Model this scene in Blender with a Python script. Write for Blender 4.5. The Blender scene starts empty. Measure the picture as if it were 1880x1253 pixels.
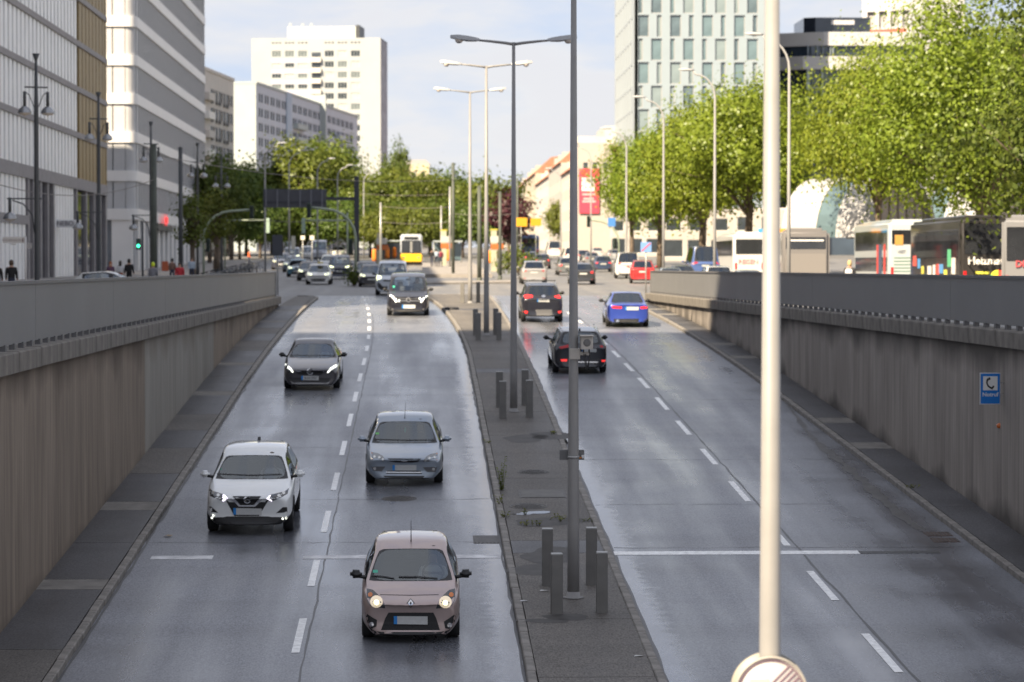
import bpy, bmesh, math, random
import numpy as np
from mathutils import Vector, Matrix, Quaternion
from mathutils.bvhtree import BVHTree
R = math.radians
random.seed(7)
SC = bpy.context.scene
COL = SC.collection

# ---------------------------------------------------------------- camera
FPX = 4800.0                      # focal length in photo pixels (1880 wide)
CAM = Vector((0.0, 0.0, 1.65))
YAW = math.atan((940 - 777) / FPX)
PITCH = math.atan((626.5 - 490) / FPX)
cd = bpy.data.cameras.new('camera')
cam = bpy.data.objects.new('camera', cd)
COL.objects.link(cam)
cam.location = CAM
cam.rotation_euler = (R(90) - PITCH, 0, -YAW)
cd.sensor_width = 36.0
cd.lens = FPX / 1880 * 36.0
cd.clip_start = 0.5
cd.clip_end = 6000
cd.dof.use_dof = True
cd.dof.focus_distance = 37.0
cd.dof.aperture_fstop = 2.3
SC.camera = cam

# ---------------------------------------------------------------- light
SUN_EL, SUN_OFF = R(40), R(38)    # elevation; degrees left of straight behind the camera
sun_dir = Vector((-math.sin(SUN_OFF) * math.cos(SUN_EL), -math.cos(SUN_OFF) * math.cos(SUN_EL), math.sin(SUN_EL)))
w = bpy.data.worlds.new('World')
SC.world = w
w.use_nodes = True
nt = w.node_tree
nt.nodes.clear()
def _n(t, **k):
    n = nt.nodes.new(t)
    for a, b in k.items():
        setattr(n, a, b)
    return n
sky = _n('ShaderNodeTexSky', sky_type='NISHITA')
sky.sun_disc = False
sky.sun_elevation = SUN_EL
sky.sun_rotation = math.atan2(sun_dir.x, sun_dir.y) % (2 * math.pi)
sky.altitude = 0
sky.air_density = 1.0
sky.dust_density = 0.2
sky.ozone_density = 1.5
tc = _n('ShaderNodeTexCoord')
mp = _n('ShaderNodeMapping')
mp.inputs['Scale'].default_value = (1.0, 1.0, 3.4)
nz = _n('ShaderNodeTexNoise')
nz.inputs['Scale'].default_value = 9.0
nz.inputs['Detail'].default_value = 7
nz.inputs['Roughness'].default_value = 0.55
nz.inputs['Distortion'].default_value = 0.25
cr = _n('ShaderNodeValToRGB')
cr.color_ramp.elements[0].position = 0.36
cr.color_ramp.elements[0].color = (0.86, 0.86, 0.86, 1)
cr.color_ramp.elements[1].position = 0.62
cr.color_ramp.elements[1].color = (0.95, 0.95, 0.95, 1)
mix = _n('ShaderNodeMix', data_type='RGBA')
cl2 = _n('ShaderNodeValToRGB')                           # thin lilac veil to bright cloud
cl2.color_ramp.elements[0].position = 0.37
cl2.color_ramp.elements[0].color = (.66, .745, .98, 1)
cl2.color_ramp.elements[1].position = 0.57
cl2.color_ramp.elements[1].color = (.95, .94, .985, 1)
cl3 = _n('ShaderNodeVectorMath', operation='SCALE')
cl3.inputs['Scale'].default_value = 4.5                  # cloud radiance beside the clear sky's
bgd = _n('ShaderNodeBackground')
bgd.inputs['Strength'].default_value = 0.055
wo = _n('ShaderNodeOutputWorld')
L = nt.links.new
L(tc.outputs['Generated'], mp.inputs['Vector'])
L(mp.outputs['Vector'], nz.inputs['Vector'])
L(nz.outputs['Fac'], cr.inputs['Fac'])
L(cr.outputs['Color'], mix.inputs['Factor'])
L(nz.outputs['Fac'], cl2.inputs['Fac'])
L(cl2.outputs['Color'], cl3.inputs[0])
L(cl3.outputs['Vector'], mix.inputs['B'])
L(sky.outputs['Color'], mix.inputs['A'])
L(mix.outputs['Result'], bgd.inputs['Color'])
L(bgd.outputs['Background'], wo.inputs['Surface'])

sl = bpy.data.lights.new('sun', 'SUN')
sl.energy = 3.9
sl.angle = R(0.53)
sl.color = (1.0, 0.83, 0.60)
so = bpy.data.objects.new('sun', sl)
COL.objects.link(so)
so.location = (-60, -80, 90)
so.rotation_euler = (-sun_dir).to_track_quat('-Z', 'Y').to_euler()

SC.render.engine = 'CYCLES'
SC.view_settings.view_transform = 'Standard'
SC.view_settings.look = 'None'
SC.view_settings.gamma = 1.0
SC.view_settings.exposure = 1.8
SC.cycles.use_denoising = True
SC.cycles.max_bounces = 6
SC.cycles.transparent_max_bounces = 12
SC.cycles.sample_clamp_indirect = 6.0
SC.cycles.caustics_reflective = False
SC.cycles.caustics_refractive = False

# ---------------------------------------------------------------- photo pixel -> world
_RM = cam.rotation_euler.to_matrix()
def ray(px, py):
    """direction of a photo pixel, scaled so that its forward (Y) part is 1"""
    d = _RM @ Vector(((px - 940) / FPX, -(py - 626.5) / FPX, -1.0))
    return d / d.y
def at(px, py, Y):
    return CAM + ray(px, py) * Y
def xat(px, Y):
    return ray(px, 490).x * Y
def zat(py, Y, px=777):
    return CAM.z + ray(px, py).z * Y
def ramp_z(y):
    if y < 78:
        return -7.09 + 0.0604 * y
    if y < 140:
        t = y - 78
        return -7.09 + 0.0604 * y - 0.5 * 0.000765 * t * t
    if y < 620:
        return -0.1043 + 0.013 * (y - 140)
    return -0.1043 + 0.013 * 480 + 0.002 * (y - 620)
def ramp_slope(y):
    return (ramp_z(y + .5) - ramp_z(y - .5))
def grade(y):
    return max(0.0, ramp_z(y)) if y > 100 else 0.0
def hit(px, py, fn=ramp_z, dz=0.0, lo=20, hi=900):
    """depth at which a pixel's ray meets a height profile"""
    d = ray(px, py)
    f = lambda Y: CAM.z + d.z * Y - fn(Y) - dz
    Y = lo
    while Y < hi and f(Y) > 0:
        Y += 1.0
    a, b = Y - 1, Y
    for _ in range(30):
        m = (a + b) / 2
        if f(m) > 0: a = m
        else: b = m
    return CAM + d * b

# ---------------------------------------------------------------- object helpers
def tag(o, label=None, cat=None, group=None, kind=None):
    if label: o['label'] = label
    if cat: o['category'] = cat
    if group: o['group'] = group
    if kind: o['kind'] = kind
    return o
def empty(name, loc=(0, 0, 0), rz=0.0, label=None, cat=None, group=None):
    o = bpy.data.objects.new(name, None)
    COL.objects.link(o)
    o.empty_display_size = 0.3
    o.location = loc
    o.rotation_euler = (0, 0, rz)
    return tag(o, label, cat, group)
def link(name, me, parent=None):
    o = bpy.data.objects.new(name, me)
    COL.objects.link(o)
    if parent is not None:
        o.parent = parent
    return o
def mesh(verts, faces, mats=None, fm=None, smooth=False, name='m'):
    me = bpy.data.meshes.new(name)
    me.from_pydata([tuple(v) for v in verts], [], faces)
    if mats is not None:
        for m in (mats if isinstance(mats, (list, tuple)) else [mats]):
            me.materials.append(m)
    if fm is not None:
        me.polygons.foreach_set('material_index', fm)
    if smooth:
        me.polygons.foreach_set('use_smooth', [True] * len(me.polygons))
    me.update()
    return me
class MB:
    """collects boxes, prisms, tubes and lathes into one mesh"""
    def __init__(s):
        s.v, s.f, s.m, s.sm = [], [], [], []
    def add(s, v, f, m=0, smooth=False):
        b = len(s.v)
        s.v += [tuple(p) for p in v]
        s.f += [tuple(i + b for i in q) for q in f]
        s.m += [m] * len(f)
        s.sm += [smooth] * len(f)
        return s
    def box(s, x0, x1, y0, y1, z0, z1, m=0):
        v = [(x0, y0, z0), (x1, y0, z0), (x1, y1, z0), (x0, y1, z0), (x0, y0, z1), (x1, y0, z1), (x1, y1, z1), (x0, y1, z1)]
        return s.add(v, [(0, 3, 2, 1), (4, 5, 6, 7), (0, 1, 5, 4), (1, 2, 6, 5), (2, 3, 7, 6), (3, 0, 4, 7)], m)
    def cbox(s, x0, x1, y0, y1, z0, z1, c=0.02, m=0):
        """box with chamfered vertical and top edges"""
        a = [(x0 + c, y0), (x1 - c, y0), (x1, y0 + c), (x1, y1 - c), (x1 - c, y1), (x0 + c, y1), (x0, y1 - c), (x0, y0 + c)]
        i = [(x0 + c, y0 + c), (x1 - c, y0 + c), (x1 - c, y0 + c), (x1 - c, y1 - c), (x1 - c, y1 - c), (x0 + c, y1 - c), (x0 + c, y1 - c), (x0 + c, y0 + c)]
        v = [(p[0], p[1], z0) for p in a] + [(p[0], p[1], z1 - c) for p in a] + [(p[0], p[1], z1) for p in i]
        f = [tuple(reversed(range(8)))]
        for k in range(8):
            n = (k + 1) % 8
            f += [(k, n, 8 + n, 8 + k), (8 + k, 8 + n, 16 + n, 16 + k)]
        f.append((16, 18, 20, 22))
        return s.add(v, f, m)
    def prism(s, poly, d0, d1, axis='y', m=0):
        """poly in the plane across axis, extruded from d0 to d1"""
        n = len(poly)
        def p3(p, d):
            return {'y': (p[0], d, p[1]), 'x': (d, p[0], p[1]), 'z': (p[0], p[1], d)}[axis]
        v = [p3(p, d0) for p in poly] + [p3(p, d1) for p in poly]
        f = [tuple(range(n)), tuple(reversed(range(n, 2 * n)))]
        f += [(i, n + i, n + (i + 1) % n, (i + 1) % n) for i in range(n)]
        return s.add(v, f, m)
    def tube(s, pts, r, n=10, m=0, caps=True):
        """swept tube; r is a number or one per point"""
        pts = [Vector(p) for p in pts]
        rr = r if isinstance(r, (list, tuple)) else [r] * len(pts)
        v, f = [], []
        up = None
        for i, p in enumerate(pts):
            t = (pts[min(i + 1, len(pts) - 1)] - pts[max(i - 1, 0)]).normalized()
            if up is None:
                a = Vector((0, 0, 1)) if abs(t.z) < .9 else Vector((1, 0, 0))
                up = (a - t * a.dot(t)).normalized()
            else:
                up = (up - t * up.dot(t)).normalized()
            sd = t.cross(up)
            for k in range(n):
                an = 2 * math.pi * k / n
                v.append(p + (up * math.cos(an) + sd * math.sin(an)) * rr[i])
        for i in range(len(pts) - 1):
            for k in range(n):
                f.append((i * n + k, i * n + (k + 1) % n, (i + 1) * n + (k + 1) % n, (i + 1) * n + k))
        if caps:
            f.append(tuple(reversed(range(n))))
            f.append(tuple(range((len(pts) - 1) * n, len(pts) * n)))
        return s.add(v, f, m, True)
    def lathe(s, prof, axis=(0, 0, 0), n=20, m=0, dir='z'):
        """prof: (radius, height) pairs"""
        v, f = [], []
        for r, h in prof:
            for k in range(n):
                a = 2 * math.pi * k / n
                p = (r * math.cos(a), r * math.sin(a), h)
                if dir == 'x': p = (h, r * math.cos(a), r * math.sin(a))
                if dir == 'y': p = (r * math.cos(a), h, r * math.sin(a))
                v.append((p[0] + axis[0], p[1] + axis[1], p[2] + axis[2]))
        for i in range(len(prof) - 1):
            for k in range(n):
                f.append((i * n + k, i * n + (k + 1) % n, (i + 1) * n + (k + 1) % n, (i + 1) * n + k))
        return s.add(v, f, m, True)
    def build(s, name, mats, parent=None, smooth=None):
        me = mesh(s.v, s.f, mats, s.m, False, name)
        me.polygons.foreach_set('use_smooth', s.sm if smooth is None else [smooth] * len(s.f))
        bm = bmesh.new(); bm.from_mesh(me)
        bmesh.ops.recalc_face_normals(bm, faces=bm.faces)
        bm.to_mesh(me); bm.free()
        return link(name, me, parent)
def copy_tree(o, parent=None):
    c = o.copy()
    COL.objects.link(c)
    if parent is not None:
        c.parent = parent
    for ch in list(o.children):
        copy_tree(ch, c)
    return c

# ---------------------------------------------------------------- materials
MATS = {}
def mat(name, col, rough=0.6, metal=0.0, var=0.0, vscale=3.0, bump=0.0, bscale=40.0, stretch=(1, 1, 1),
        rvar=0.0, emit=None, estr=1.0, coat=0.0, spec=0.5, col2=None, coord='Object', detail=5.0):
    if name in MATS:
        return MATS[name]
    m = bpy.data.materials.new(name)
    m.use_nodes = True
    t = m.node_tree
    b = t.nodes['Principled BSDF']
    c = tuple(col) + (1,)
    b.inputs['Base Color'].default_value = c
    b.inputs['Roughness'].default_value = rough
    b.inputs['Metallic'].default_value = metal
    b.inputs['Specular IOR Level'].default_value = spec
    if coat:
        b.inputs['Coat Weight'].default_value = coat
        b.inputs['Coat Roughness'].default_value = 0.04
    if emit:
        b.inputs['Emission Color'].default_value = tuple(emit) + (1,)
        b.inputs['Emission Strength'].default_value = estr
    if var or rvar or bump:
        tc = t.nodes.new('ShaderNodeTexCoord')
        mp = t.nodes.new('ShaderNodeMapping')
        mp.inputs['Scale'].default_value = stretch
        t.links.new(tc.outputs[coord], mp.inputs['Vector'])
    if var or rvar:
        n = t.nodes.new('ShaderNodeTexNoise')
        n.inputs['Scale'].default_value = vscale
        n.inputs['Detail'].default_value = detail
        n.inputs['Roughness'].default_value = 0.6
        t.links.new(mp.outputs['Vector'], n.inputs['Vector'])
        if var:
            r = t.nodes.new('ShaderNodeMapRange')
            r.inputs['From Min'].default_value = .3
            r.inputs['From Max'].default_value = .7
            mx = t.nodes.new('ShaderNodeMix')
            mx.data_type = 'RGBA'
            c2 = col2 if col2 else tuple(x * (1 - var) for x in col)
            c1 = col if col2 else tuple(x * (1 + var) for x in col)
            mx.inputs['A'].default_value = tuple(c2) + (1,)
            mx.inputs['B'].default_value = tuple(c1) + (1,)
            t.links.new(n.outputs['Fac'], r.inputs['Value'])
            t.links.new(r.outputs['Result'], mx.inputs['Factor'])
            t.links.new(mx.outputs['Result'], b.inputs['Base Color'])
        if rvar:
            r2 = t.nodes.new('ShaderNodeMapRange')
            r2.inputs['From Min'].default_value = .3
            r2.inputs['From Max'].default_value = .7
            r2.inputs['To Min'].default_value = max(0.02, rough - rvar)
            r2.inputs['To Max'].default_value = min(1, rough + rvar)
            t.links.new(n.outputs['Fac'], r2.inputs['Value'])
            t.links.new(r2.outputs['Result'], b.inputs['Roughness'])
    if bump:
        n2 = t.nodes.new('ShaderNodeTexNoise')
        n2.inputs['Scale'].default_value = bscale
        n2.inputs['Detail'].default_value = 4
        t.links.new(mp.outputs['Vector'], n2.inputs['Vector'])
        bp = t.nodes.new('ShaderNodeBump')
        bp.inputs['Strength'].default_value = bump
        bp.inputs['Distance'].default_value = 0.01
        t.links.new(n2.outputs['Fac'], bp.inputs['Height'])
        t.links.new(bp.outputs['Normal'], b.inputs['Normal'])
    MATS[name] = m
    return m
def text_obj(name, s, size, material, parent=None, extrude=0.004, bold=0.0, align='CENTER'):
    """lettering as a mesh lying in the XZ plane, facing -Y"""
    cu = bpy.data.curves.new(name, 'FONT')
    cu.body = s
    cu.size = size
    cu.extrude = extrude
    cu.offset = bold
    cu.align_x = align
    cu.align_y = 'CENTER'
    cu.resolution_u = 3
    tmp = bpy.data.objects.new(name, cu)
    COL.objects.link(tmp)
    dg = bpy.context.evaluated_depsgraph_get()
    me = bpy.data.meshes.new_from_object(tmp.evaluated_get(dg))
    bpy.data.objects.remove(tmp)
    me.transform(Matrix.Rotation(R(90), 4, 'X'))
    me.materials.clear()
    me.materials.append(material)
    return link(name, me, parent)
# ================================================================ the setting
def asphalt(name, base, r0, r1, spec=0.5):
    m = bpy.data.materials.new(name)
    m.use_nodes = True
    t = m.node_tree
    b = t.nodes['Principled BSDF']
    N = t.nodes.new
    K = t.links.new
    tc = N('ShaderNodeTexCoord')
    fine = N('ShaderNodeTexNoise'); fine.inputs['Scale'].default_value = 1; fine.inputs['Detail'].default_value = 3
    mpf = N('ShaderNodeMapping'); mpf.inputs['Scale'].default_value = (34, 11, 34)
    blot = N('ShaderNodeTexNoise'); blot.inputs['Scale'].default_value = 0.55; blot.inputs['Detail'].default_value = 6
    mp = N('ShaderNodeMapping'); mp.inputs['Scale'].default_value = (1.0, 0.035, 1.0)
    trk = N('ShaderNodeTexNoise'); trk.inputs['Scale'].default_value = 0.9; trk.inputs['Detail'].default_value = 4
    mp2 = N('ShaderNodeMapping'); mp2.inputs['Scale'].default_value = (0.05, 1.0, 1.0)
    seam = N('ShaderNodeTexNoise'); seam.inputs['Scale'].default_value = 0.45; seam.inputs['Detail'].default_value = 5
    K(tc.outputs['Object'], mpf.inputs['Vector']); K(mpf.outputs['Vector'], fine.inputs['Vector']); K(tc.outputs['Object'], blot.inputs['Vector'])
    K(tc.outputs['Object'], mp.inputs['Vector']); K(mp.outputs['Vector'], trk.inputs['Vector'])
    K(tc.outputs['Object'], mp2.inputs['Vector']); K(mp2.outputs['Vector'], seam.inputs['Vector'])
    def mr(src, a, c, lo, hi):
        r = N('ShaderNodeMapRange')
        for k, v in zip(('From Min', 'From Max', 'To Min', 'To Max'), (a, c, lo, hi)):
            r.inputs[k].default_value = v
        K(src, r.inputs['Value'])
        return r.outputs['Result']
    def mul(a, c):
        x = N('ShaderNodeMath'); x.operation = 'MULTIPLY'
        K(a, x.inputs[0]); K(c, x.inputs[1])
        return x.outputs[0]
    f = mul(mul(mr(fine.outputs['Fac'], .25, .75, .5, 1.5), mr(blot.outputs['Fac'], .3, .7, .78, 1.2)),
            mul(mr(trk.outputs['Fac'], .3, .7, .82, 1.18), mr(seam.outputs['Fac'], .36, .5, .86, 1.04)))
    mx = N('ShaderNodeMix'); mx.data_type = 'RGBA'
    mx.inputs['A'].default_value = (0, 0, 0, 1)
    mx.inputs['B'].default_value = tuple(x * 2 for x in base) + (1,)
    half = N('ShaderNodeMath'); half.operation = 'MULTIPLY'; half.inputs[1].default_value = .5
    K(f, half.inputs[0]); K(half.outputs[0], mx.inputs['Factor'])
    K(mx.outputs['Result'], b.inputs['Base Color'])
    ad = N('ShaderNodeMath'); ad.operation = 'ADD'
    K(mr(trk.outputs['Fac'], .3, .7, r0, r1), ad.inputs[0])
    K(mr(blot.outputs['Fac'], .3, .7, -.05, .07), ad.inputs[1])
    # standing wet in the gutters (mesh attribute), broken up by a grainy edge
    ga = N('ShaderNodeAttribute'); ga.attribute_name = 'gutter'
    gn = N('ShaderNodeTexNoise'); gn.inputs['Scale'].default_value = 3.5; gn.inputs['Detail'].default_value = 9; gn.inputs['Roughness'].default_value = .75
    K(tc.outputs['Object'], gn.inputs['Vector'])
    gs_ = N('ShaderNodeMath'); gs_.operation = 'ADD'
    K(ga.outputs['Fac'], gs_.inputs[0]); K(gn.outputs['Fac'], gs_.inputs[1])
    wet = mr(gs_.outputs[0], .82, 1.15, 0, 1)
    wm = N('ShaderNodeMix'); wm.data_type = 'FLOAT'
    K(wet, wm.inputs['Factor']); K(ad.outputs[0], wm.inputs['A']); wm.inputs['B'].default_value = .13
    K(wm.outputs['Result'], b.inputs['Roughness'])
    b.inputs['Specular IOR Level'].default_value = spec
    bp = N('ShaderNodeBump'); bp.inputs['Strength'].default_value = .25; bp.inputs['Distance'].default_value = .004
    K(fine.outputs['Fac'], bp.inputs['Height']); K(bp.outputs['Normal'], b.inputs['Normal'])
    return m
M_ROAD = asphalt('damp_asphalt', (.134, .140, .157), .15, .50, .9)
M_GRADE = asphalt('dry_asphalt', (.165, .16, .155), .42, .62, .5)
M_WALK = asphalt('walkway_asphalt', (.125, .115, .103), .55, .8, .35)
M_WALKD = asphalt('damp_walkway_asphalt', (.07, .069, .072), .38, .6, .4)
M_KERB = mat('kerb_granite', (.21, .195, .175), .8, var=.3, vscale=5, bump=.3, bscale=60)
M_CONCSLAB = mat('slab_concrete', (.19, .178, .16), .85, var=.25, vscale=2.5, bump=.2)
M_PAVE = mat('pavement_grey', (.27, .25, .23), .85, var=.2, vscale=1.2, bump=.2)
M_PAINT = mat('road_paint', (.86, .86, .84), .55, var=.22, vscale=9, bump=.2)
M_PAINTOLD = mat('worn_road_paint', (.80, .80, .80), .55, var=.45, vscale=2.2, col2=(.30, .30, .31))

WALL_L = -6.95
LEFT_EDGE = -5.6
def med_l(y):
    if y < 92: return 1.58
    t = (y - 92) / 43
    return 1.58 - 1.10 * t ** 1.6
def med_r(y):
    return 3.68
def dash_l(y):
    return -2.06 if y < 92 else -2.06 - 0.9 * ((y - 92) / 43) ** 1.7
def right_edge(y): return 11.5 - .0092 * y
def dash_r(y): return 7.72 - .0082 * y
def wall_r(y): return 12.72 - .0112 * y

# ---- ground sheet, with the cutting of the underpass left open
ys = [-120, -60, -20, 8] + list(range(14, 150, 6)) + [148, 160, 175, 190, 210, 240, 280, 330, 400, 500, 620, 900, 1500, 3500]
ys = sorted(set(ys))
gv, gf, rows = [], [], []
for y in ys:
    hole = 8 <= y <= 148
    g = grade(y)
    ez = g
    if hole and y > 126: ez = ramp_z(y) + .0
    xl, xr = WALL_L, wall_r(min(y, 150))
    xs = [(-2500, g), (-400, g), (-60, g), (-14, g), (xl, ez), (xr, ez), (20, g), (70, g), (400, g), (2500, g)]
    rows.append([len(gv) + i for i in range(len(xs))])
    gv += [(x, y, z - .006) for x, z in xs]
for i in range(len(ys) - 1):
    for k in range(9):
        if k == 4 and 8 <= ys[i] < 148:
            continue
        a, b = rows[i], rows[i + 1]
        gf.append((a[k], a[k + 1], b[k + 1], b[k]))
ground = tag(link('ground', mesh(gv, gf, M_GRADE, name='ground')), kind='structure')

def strip(name, xl, xr, y0, y1, mt, dz=0.0, step=2.0, nx=4, kind='structure', parent=None, zf=ramp_z, cols=None):
    v, f, edge = [], [], []
    cols = cols or [(k / nx, 0) for k in range(nx + 1)]
    nx = len(cols) - 1
    n = max(1, int(round((y1 - y0) / step)))
    for i in range(n + 1):
        y = y0 + (y1 - y0) * i / n
        a, b = xl(y) if callable(xl) else xl, xr(y) if callable(xr) else xr
        for t, e in cols:
            v.append((a + (b - a) * t, y, zf(y) + dz)); edge.append(e)
    for i in range(n):
        for k in range(nx):
            q = i * (nx + 1) + k
            f.append((q, q + 1, q + nx + 2, q + nx + 1))
    me = mesh(v, f, mt, name=name)
    ca = me.color_attributes.new('gutter', 'FLOAT_COLOR', 'POINT')
    ca.data.foreach_set('color', [c for e in edge for c in (e, e, e, 1)])
    o = link(name, me, parent)
    if kind and parent is None: o['kind'] = kind
    return o
road_in = strip('road', lambda y: LEFT_EDGE - .05 if y < 126 else WALL_L, lambda y: med_l(y) + .05, 8, 148, M_ROAD, cols=[(0, .35), (.05, .1), (.12, 0), (.3, 0), (.5, 0), (.7, 0), (.86, 0), (.93, .42), (1, 1)])
road_out = strip('road', lambda y: med_r(y) - .05, lambda y: right_edge(y) + .05 if y < 128 else wall_r(y), 8, 148, M_ROAD, cols=[(0, 1), (.07, .42), (.14, 0), (.3, 0), (.5, 0), (.7, 0), (.88, 0), (1, .2)])
# roadway behind the median's nose
strip('road', lambda y: med_l(145) + .05, lambda y: 3.63, 146.5, 148, M_ROAD, step=6)

# ---- kerbs: one stone at a time
def kerb(x_of, y0, y1, side, label_unused=None):
    root = empty('kerb', (0, y0, 0)); root['kind'] = 'structure'
    me = MB().cbox(-.075, .075, 0, .985, -.16, .12, .018).build('tmp', M_KERB)
    data = me.data; bpy.data.objects.remove(me)
    y = y0
    while y < y1:
        sl = math.atan(ramp_slope(y + .5))
        dx = (x_of(y + 1) - x_of(y))
        o = link('kerb_stone', data, root)
        o.location = (x_of(y + .5) + side * .075 + random.uniform(-.006, .006) - dx * .5, y - y0, ramp_z(y) + random.uniform(-.004, .004))
        o.rotation_euler = (sl, random.uniform(-.02, .02), -math.atan(dx))
        y += 1.0
    return root
kerb(lambda y: LEFT_EDGE, 34, 139, -1)
kerb(med_l, 34, 145, 1)
kerb(med_r, 34, 145, -1)
kerb(right_edge, 40, 130, 1)
# rounded kerb nose of the left walkway and of the median island
def nose(pts, hz=.12):
    root = empty('kerb', (pts[0][0], pts[0][1], 0)); root['kind'] = 'structure'
    for i in range(len(pts) - 1):
        a, b = Vector(pts[i]), Vector(pts[i + 1])
        d = (b - a); ln = d.length
        o = MB().cbox(-.075, .075, .01, ln - .01, -.2, hz, .018).build('kerb_stone', M_KERB, root)
        o.location = (a.x - pts[0][0], a.y - pts[0][1], ramp_z(a.y))
        o.rotation_euler = (math.atan((ramp_z(b.y) - ramp_z(a.y)) / ln), 0, -math.atan2(d.x, d.y))
nose([(-5.68, 139), (-5.72, 141), (-5.9, 142.6), (-6.3, 143.8), (-6.9, 144.2)])
ml = med_l(145) + .08
nose([(ml, 145), (ml + .25, 146.2), (ml + .9, 146.9), (1.9, 147.1), (2.8, 146.9), (3.4, 146.2), (3.6, 145)])

# ---- narrow walkways along the walls and the median's paving, slab by slab
def walkway(name, xl, xr, y0, y1, seq, dz=.115):
    root = empty(name, (0, y0, 0)); root['kind'] = 'structure'
    y, i = y0, 0
    while y < y1:
        ln, mt = seq[i % len(seq)]
        ln *= random.uniform(.85, 1.15)
        e = min(y1, y + ln)
        mb = MB()
        n = max(1, int((e - y) / 1.5))
        v, f = [], []
        yy = [y + .012 + (e - y - .024) * k / n for k in range(n + 1)]
        for q in yy:
            a, b = xl(q), xr(q)
            z = ramp_z(q) + dz
            v += [(a, q - y0, z - .15), (a, q - y0, z), (b, q - y0, z), (b, q - y0, z - .15)]
        for k in range(n):
            for j in range(3):
                f.append((k * 4 + j, k * 4 + j + 1, k * 4 + 5 + j, k * 4 + 4 + j))
        f += [(0, 3, 2, 1), (n * 4, n * 4 + 1, n * 4 + 2, n * 4 + 3)]
        mb.add(v, f)
        mb.build('slab', mt, root)
        y, i = e, i + 1
    # joint filler below the slabs
    strip('joint_bed', xl, xr, y0, y1, mat('joint_dark', (.03, .03, .03), .9), dz=dz - .03, parent=root, step=3).location = (0, -y0, 0)
    return root
seqL = [(4.2, M_WALKD), (3.4, M_WALK), (4.6, M_WALKD), (1.1, M_CONCSLAB), (4.4, M_WALKD), (4.0, M_WALKD), (1.2, M_CONCSLAB), (5.0, M_WALKD), (4.5, M_WALK)]
walkway('walkway', lambda y: WALL_L, lambda y: LEFT_EDGE - .16, 34, 128, seqL)
walkway('walkway', lambda y: right_edge(y) + .16, wall_r, 40, 130, [(1.2, M_CONCSLAB), (4.4, M_WALKD), (1.3, M_CONCSLAB), (9, M_WALKD), (9, M_WALKD)])
walkway('median_pavement', lambda y: med_l(y) + .16, lambda y: med_r(y) - .16, 34, 146.4, [(6, M_WALK), (5, M_WALK), (7, M_WALK), (1.4, M_WALKD), (8, M_WALK), (9, M_WALK)])
strip('walkway', WALL_L, LEFT_EDGE - .2, 128, 143, M_WALK, dz=.1)

# ---- road paint
def dash(parent, xf, y0, y1, w=.13):
    mb = MB(); v = []; f = []
    n = 3
    for k in range(n + 1):
        y = y0 + (y1 - y0) * k / n
        x = xf(y); z = ramp_z(y) + .006
        v += [(x - w / 2, y, z), (x + w / 2, y, z), (x - w / 2, y, z - .004), (x + w / 2, y, z - .004)]
    for k in range(n):
        a = k * 4
        f += [(a, a + 1, a + 5, a + 4)]
    mb.add(v, f)
    return mb.build('lane_dash', M_PAINT, parent)
def Yof(py, px=777): return hit(px, py, ramp_z).y
for a, b in ((1198, 1135), (1076, 1028), (977, 938), (900, 868), (836, 810), (783, 760), (738, 720), (701, 686), (671, 658), (645, 635), (623, 615), (607, 600), (593, 587), (580, 575.5), (569, 565), (561, 557), (553.5, 550.5), (547, 544.5)):
    dash(road_in, dash_l, Yof(a), Yof(b))
for a, b in ((1240, 1168), (1106, 1052), (1005, 985), (923, 886), (855, 826), (800, 774), (754, 731), (714, 695), (683, 668), (657, 645), (634, 624), (612, 606), (594, 588), (579, 574), (566, 562)):
    dash(road_out, dash_r, Yof(a), Yof(b), .14)
# painted stop bar, worn away in stretches
def bar(parent, x0, x1, y, w, mt, dz=.005):
    mb = MB()
    mb.add([(x0, y, ramp_z(y) + dz), (x1, y + .03, ramp_z(y) + dz), (x1, y + w, ramp_z(y + w) + dz), (x0, y + w - .03, ramp_z(y + w) + dz)], [(0, 1, 2, 3)])
    return mb.build('stop_bar', mt, parent)
yb = Yof(1026)
for x0, x1 in ((-5.3, -4.1), (-2.35, -.9), (.6, 1.5)):
    bar(road_in, x0, x1, yb, .42, M_PAINTOLD)
yb2 = Yof(1021)
bar(road_out, 3.75, 8.6, yb2, .42, M_PAINT)
bar(road_out, 8.6, 10.2, yb2 + .05, .3, mat('bar_black', (.035, .034, .033), .5, var=.3))
# tar seams between the lanes of asphalt
M_TAR = mat('tar_seam', (.055, .054, .055), .45)
def seam(parent, xf, y0, y1, w, name='tar_seam'):
    v, f = [], []
    n = int((y1 - y0) / .8)
    for k in range(n + 1):
        y = y0 + (y1 - y0) * k / n
        x = xf(y) + random.gauss(0, .012)
        ww = w * random.uniform(.5, 1.3)
        z = ramp_z(y) + .0035
        v += [(x - ww / 2, y, z), (x + ww / 2, y, z)]
    for k in range(n):
        f.append((2 * k, 2 * k + 1, 2 * k + 3, 2 * k + 2))
    return link(name, mesh(v, f, M_TAR, name=name), parent)
seam(road_in, lambda y: dash_l(y) + .16, 36, 120, .035)
seam(road_out, lambda y: dash_r(y) + .17, 38, 118, .05)
seam(road_in, lambda y: LEFT_EDGE + .03, 34, 128, .06)
seam(road_in, lambda y: med_l(y) - .03, 34, 130, .05)
seam(road_out, lambda y: med_r(y) + .05, 34, 130, .08)
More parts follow.
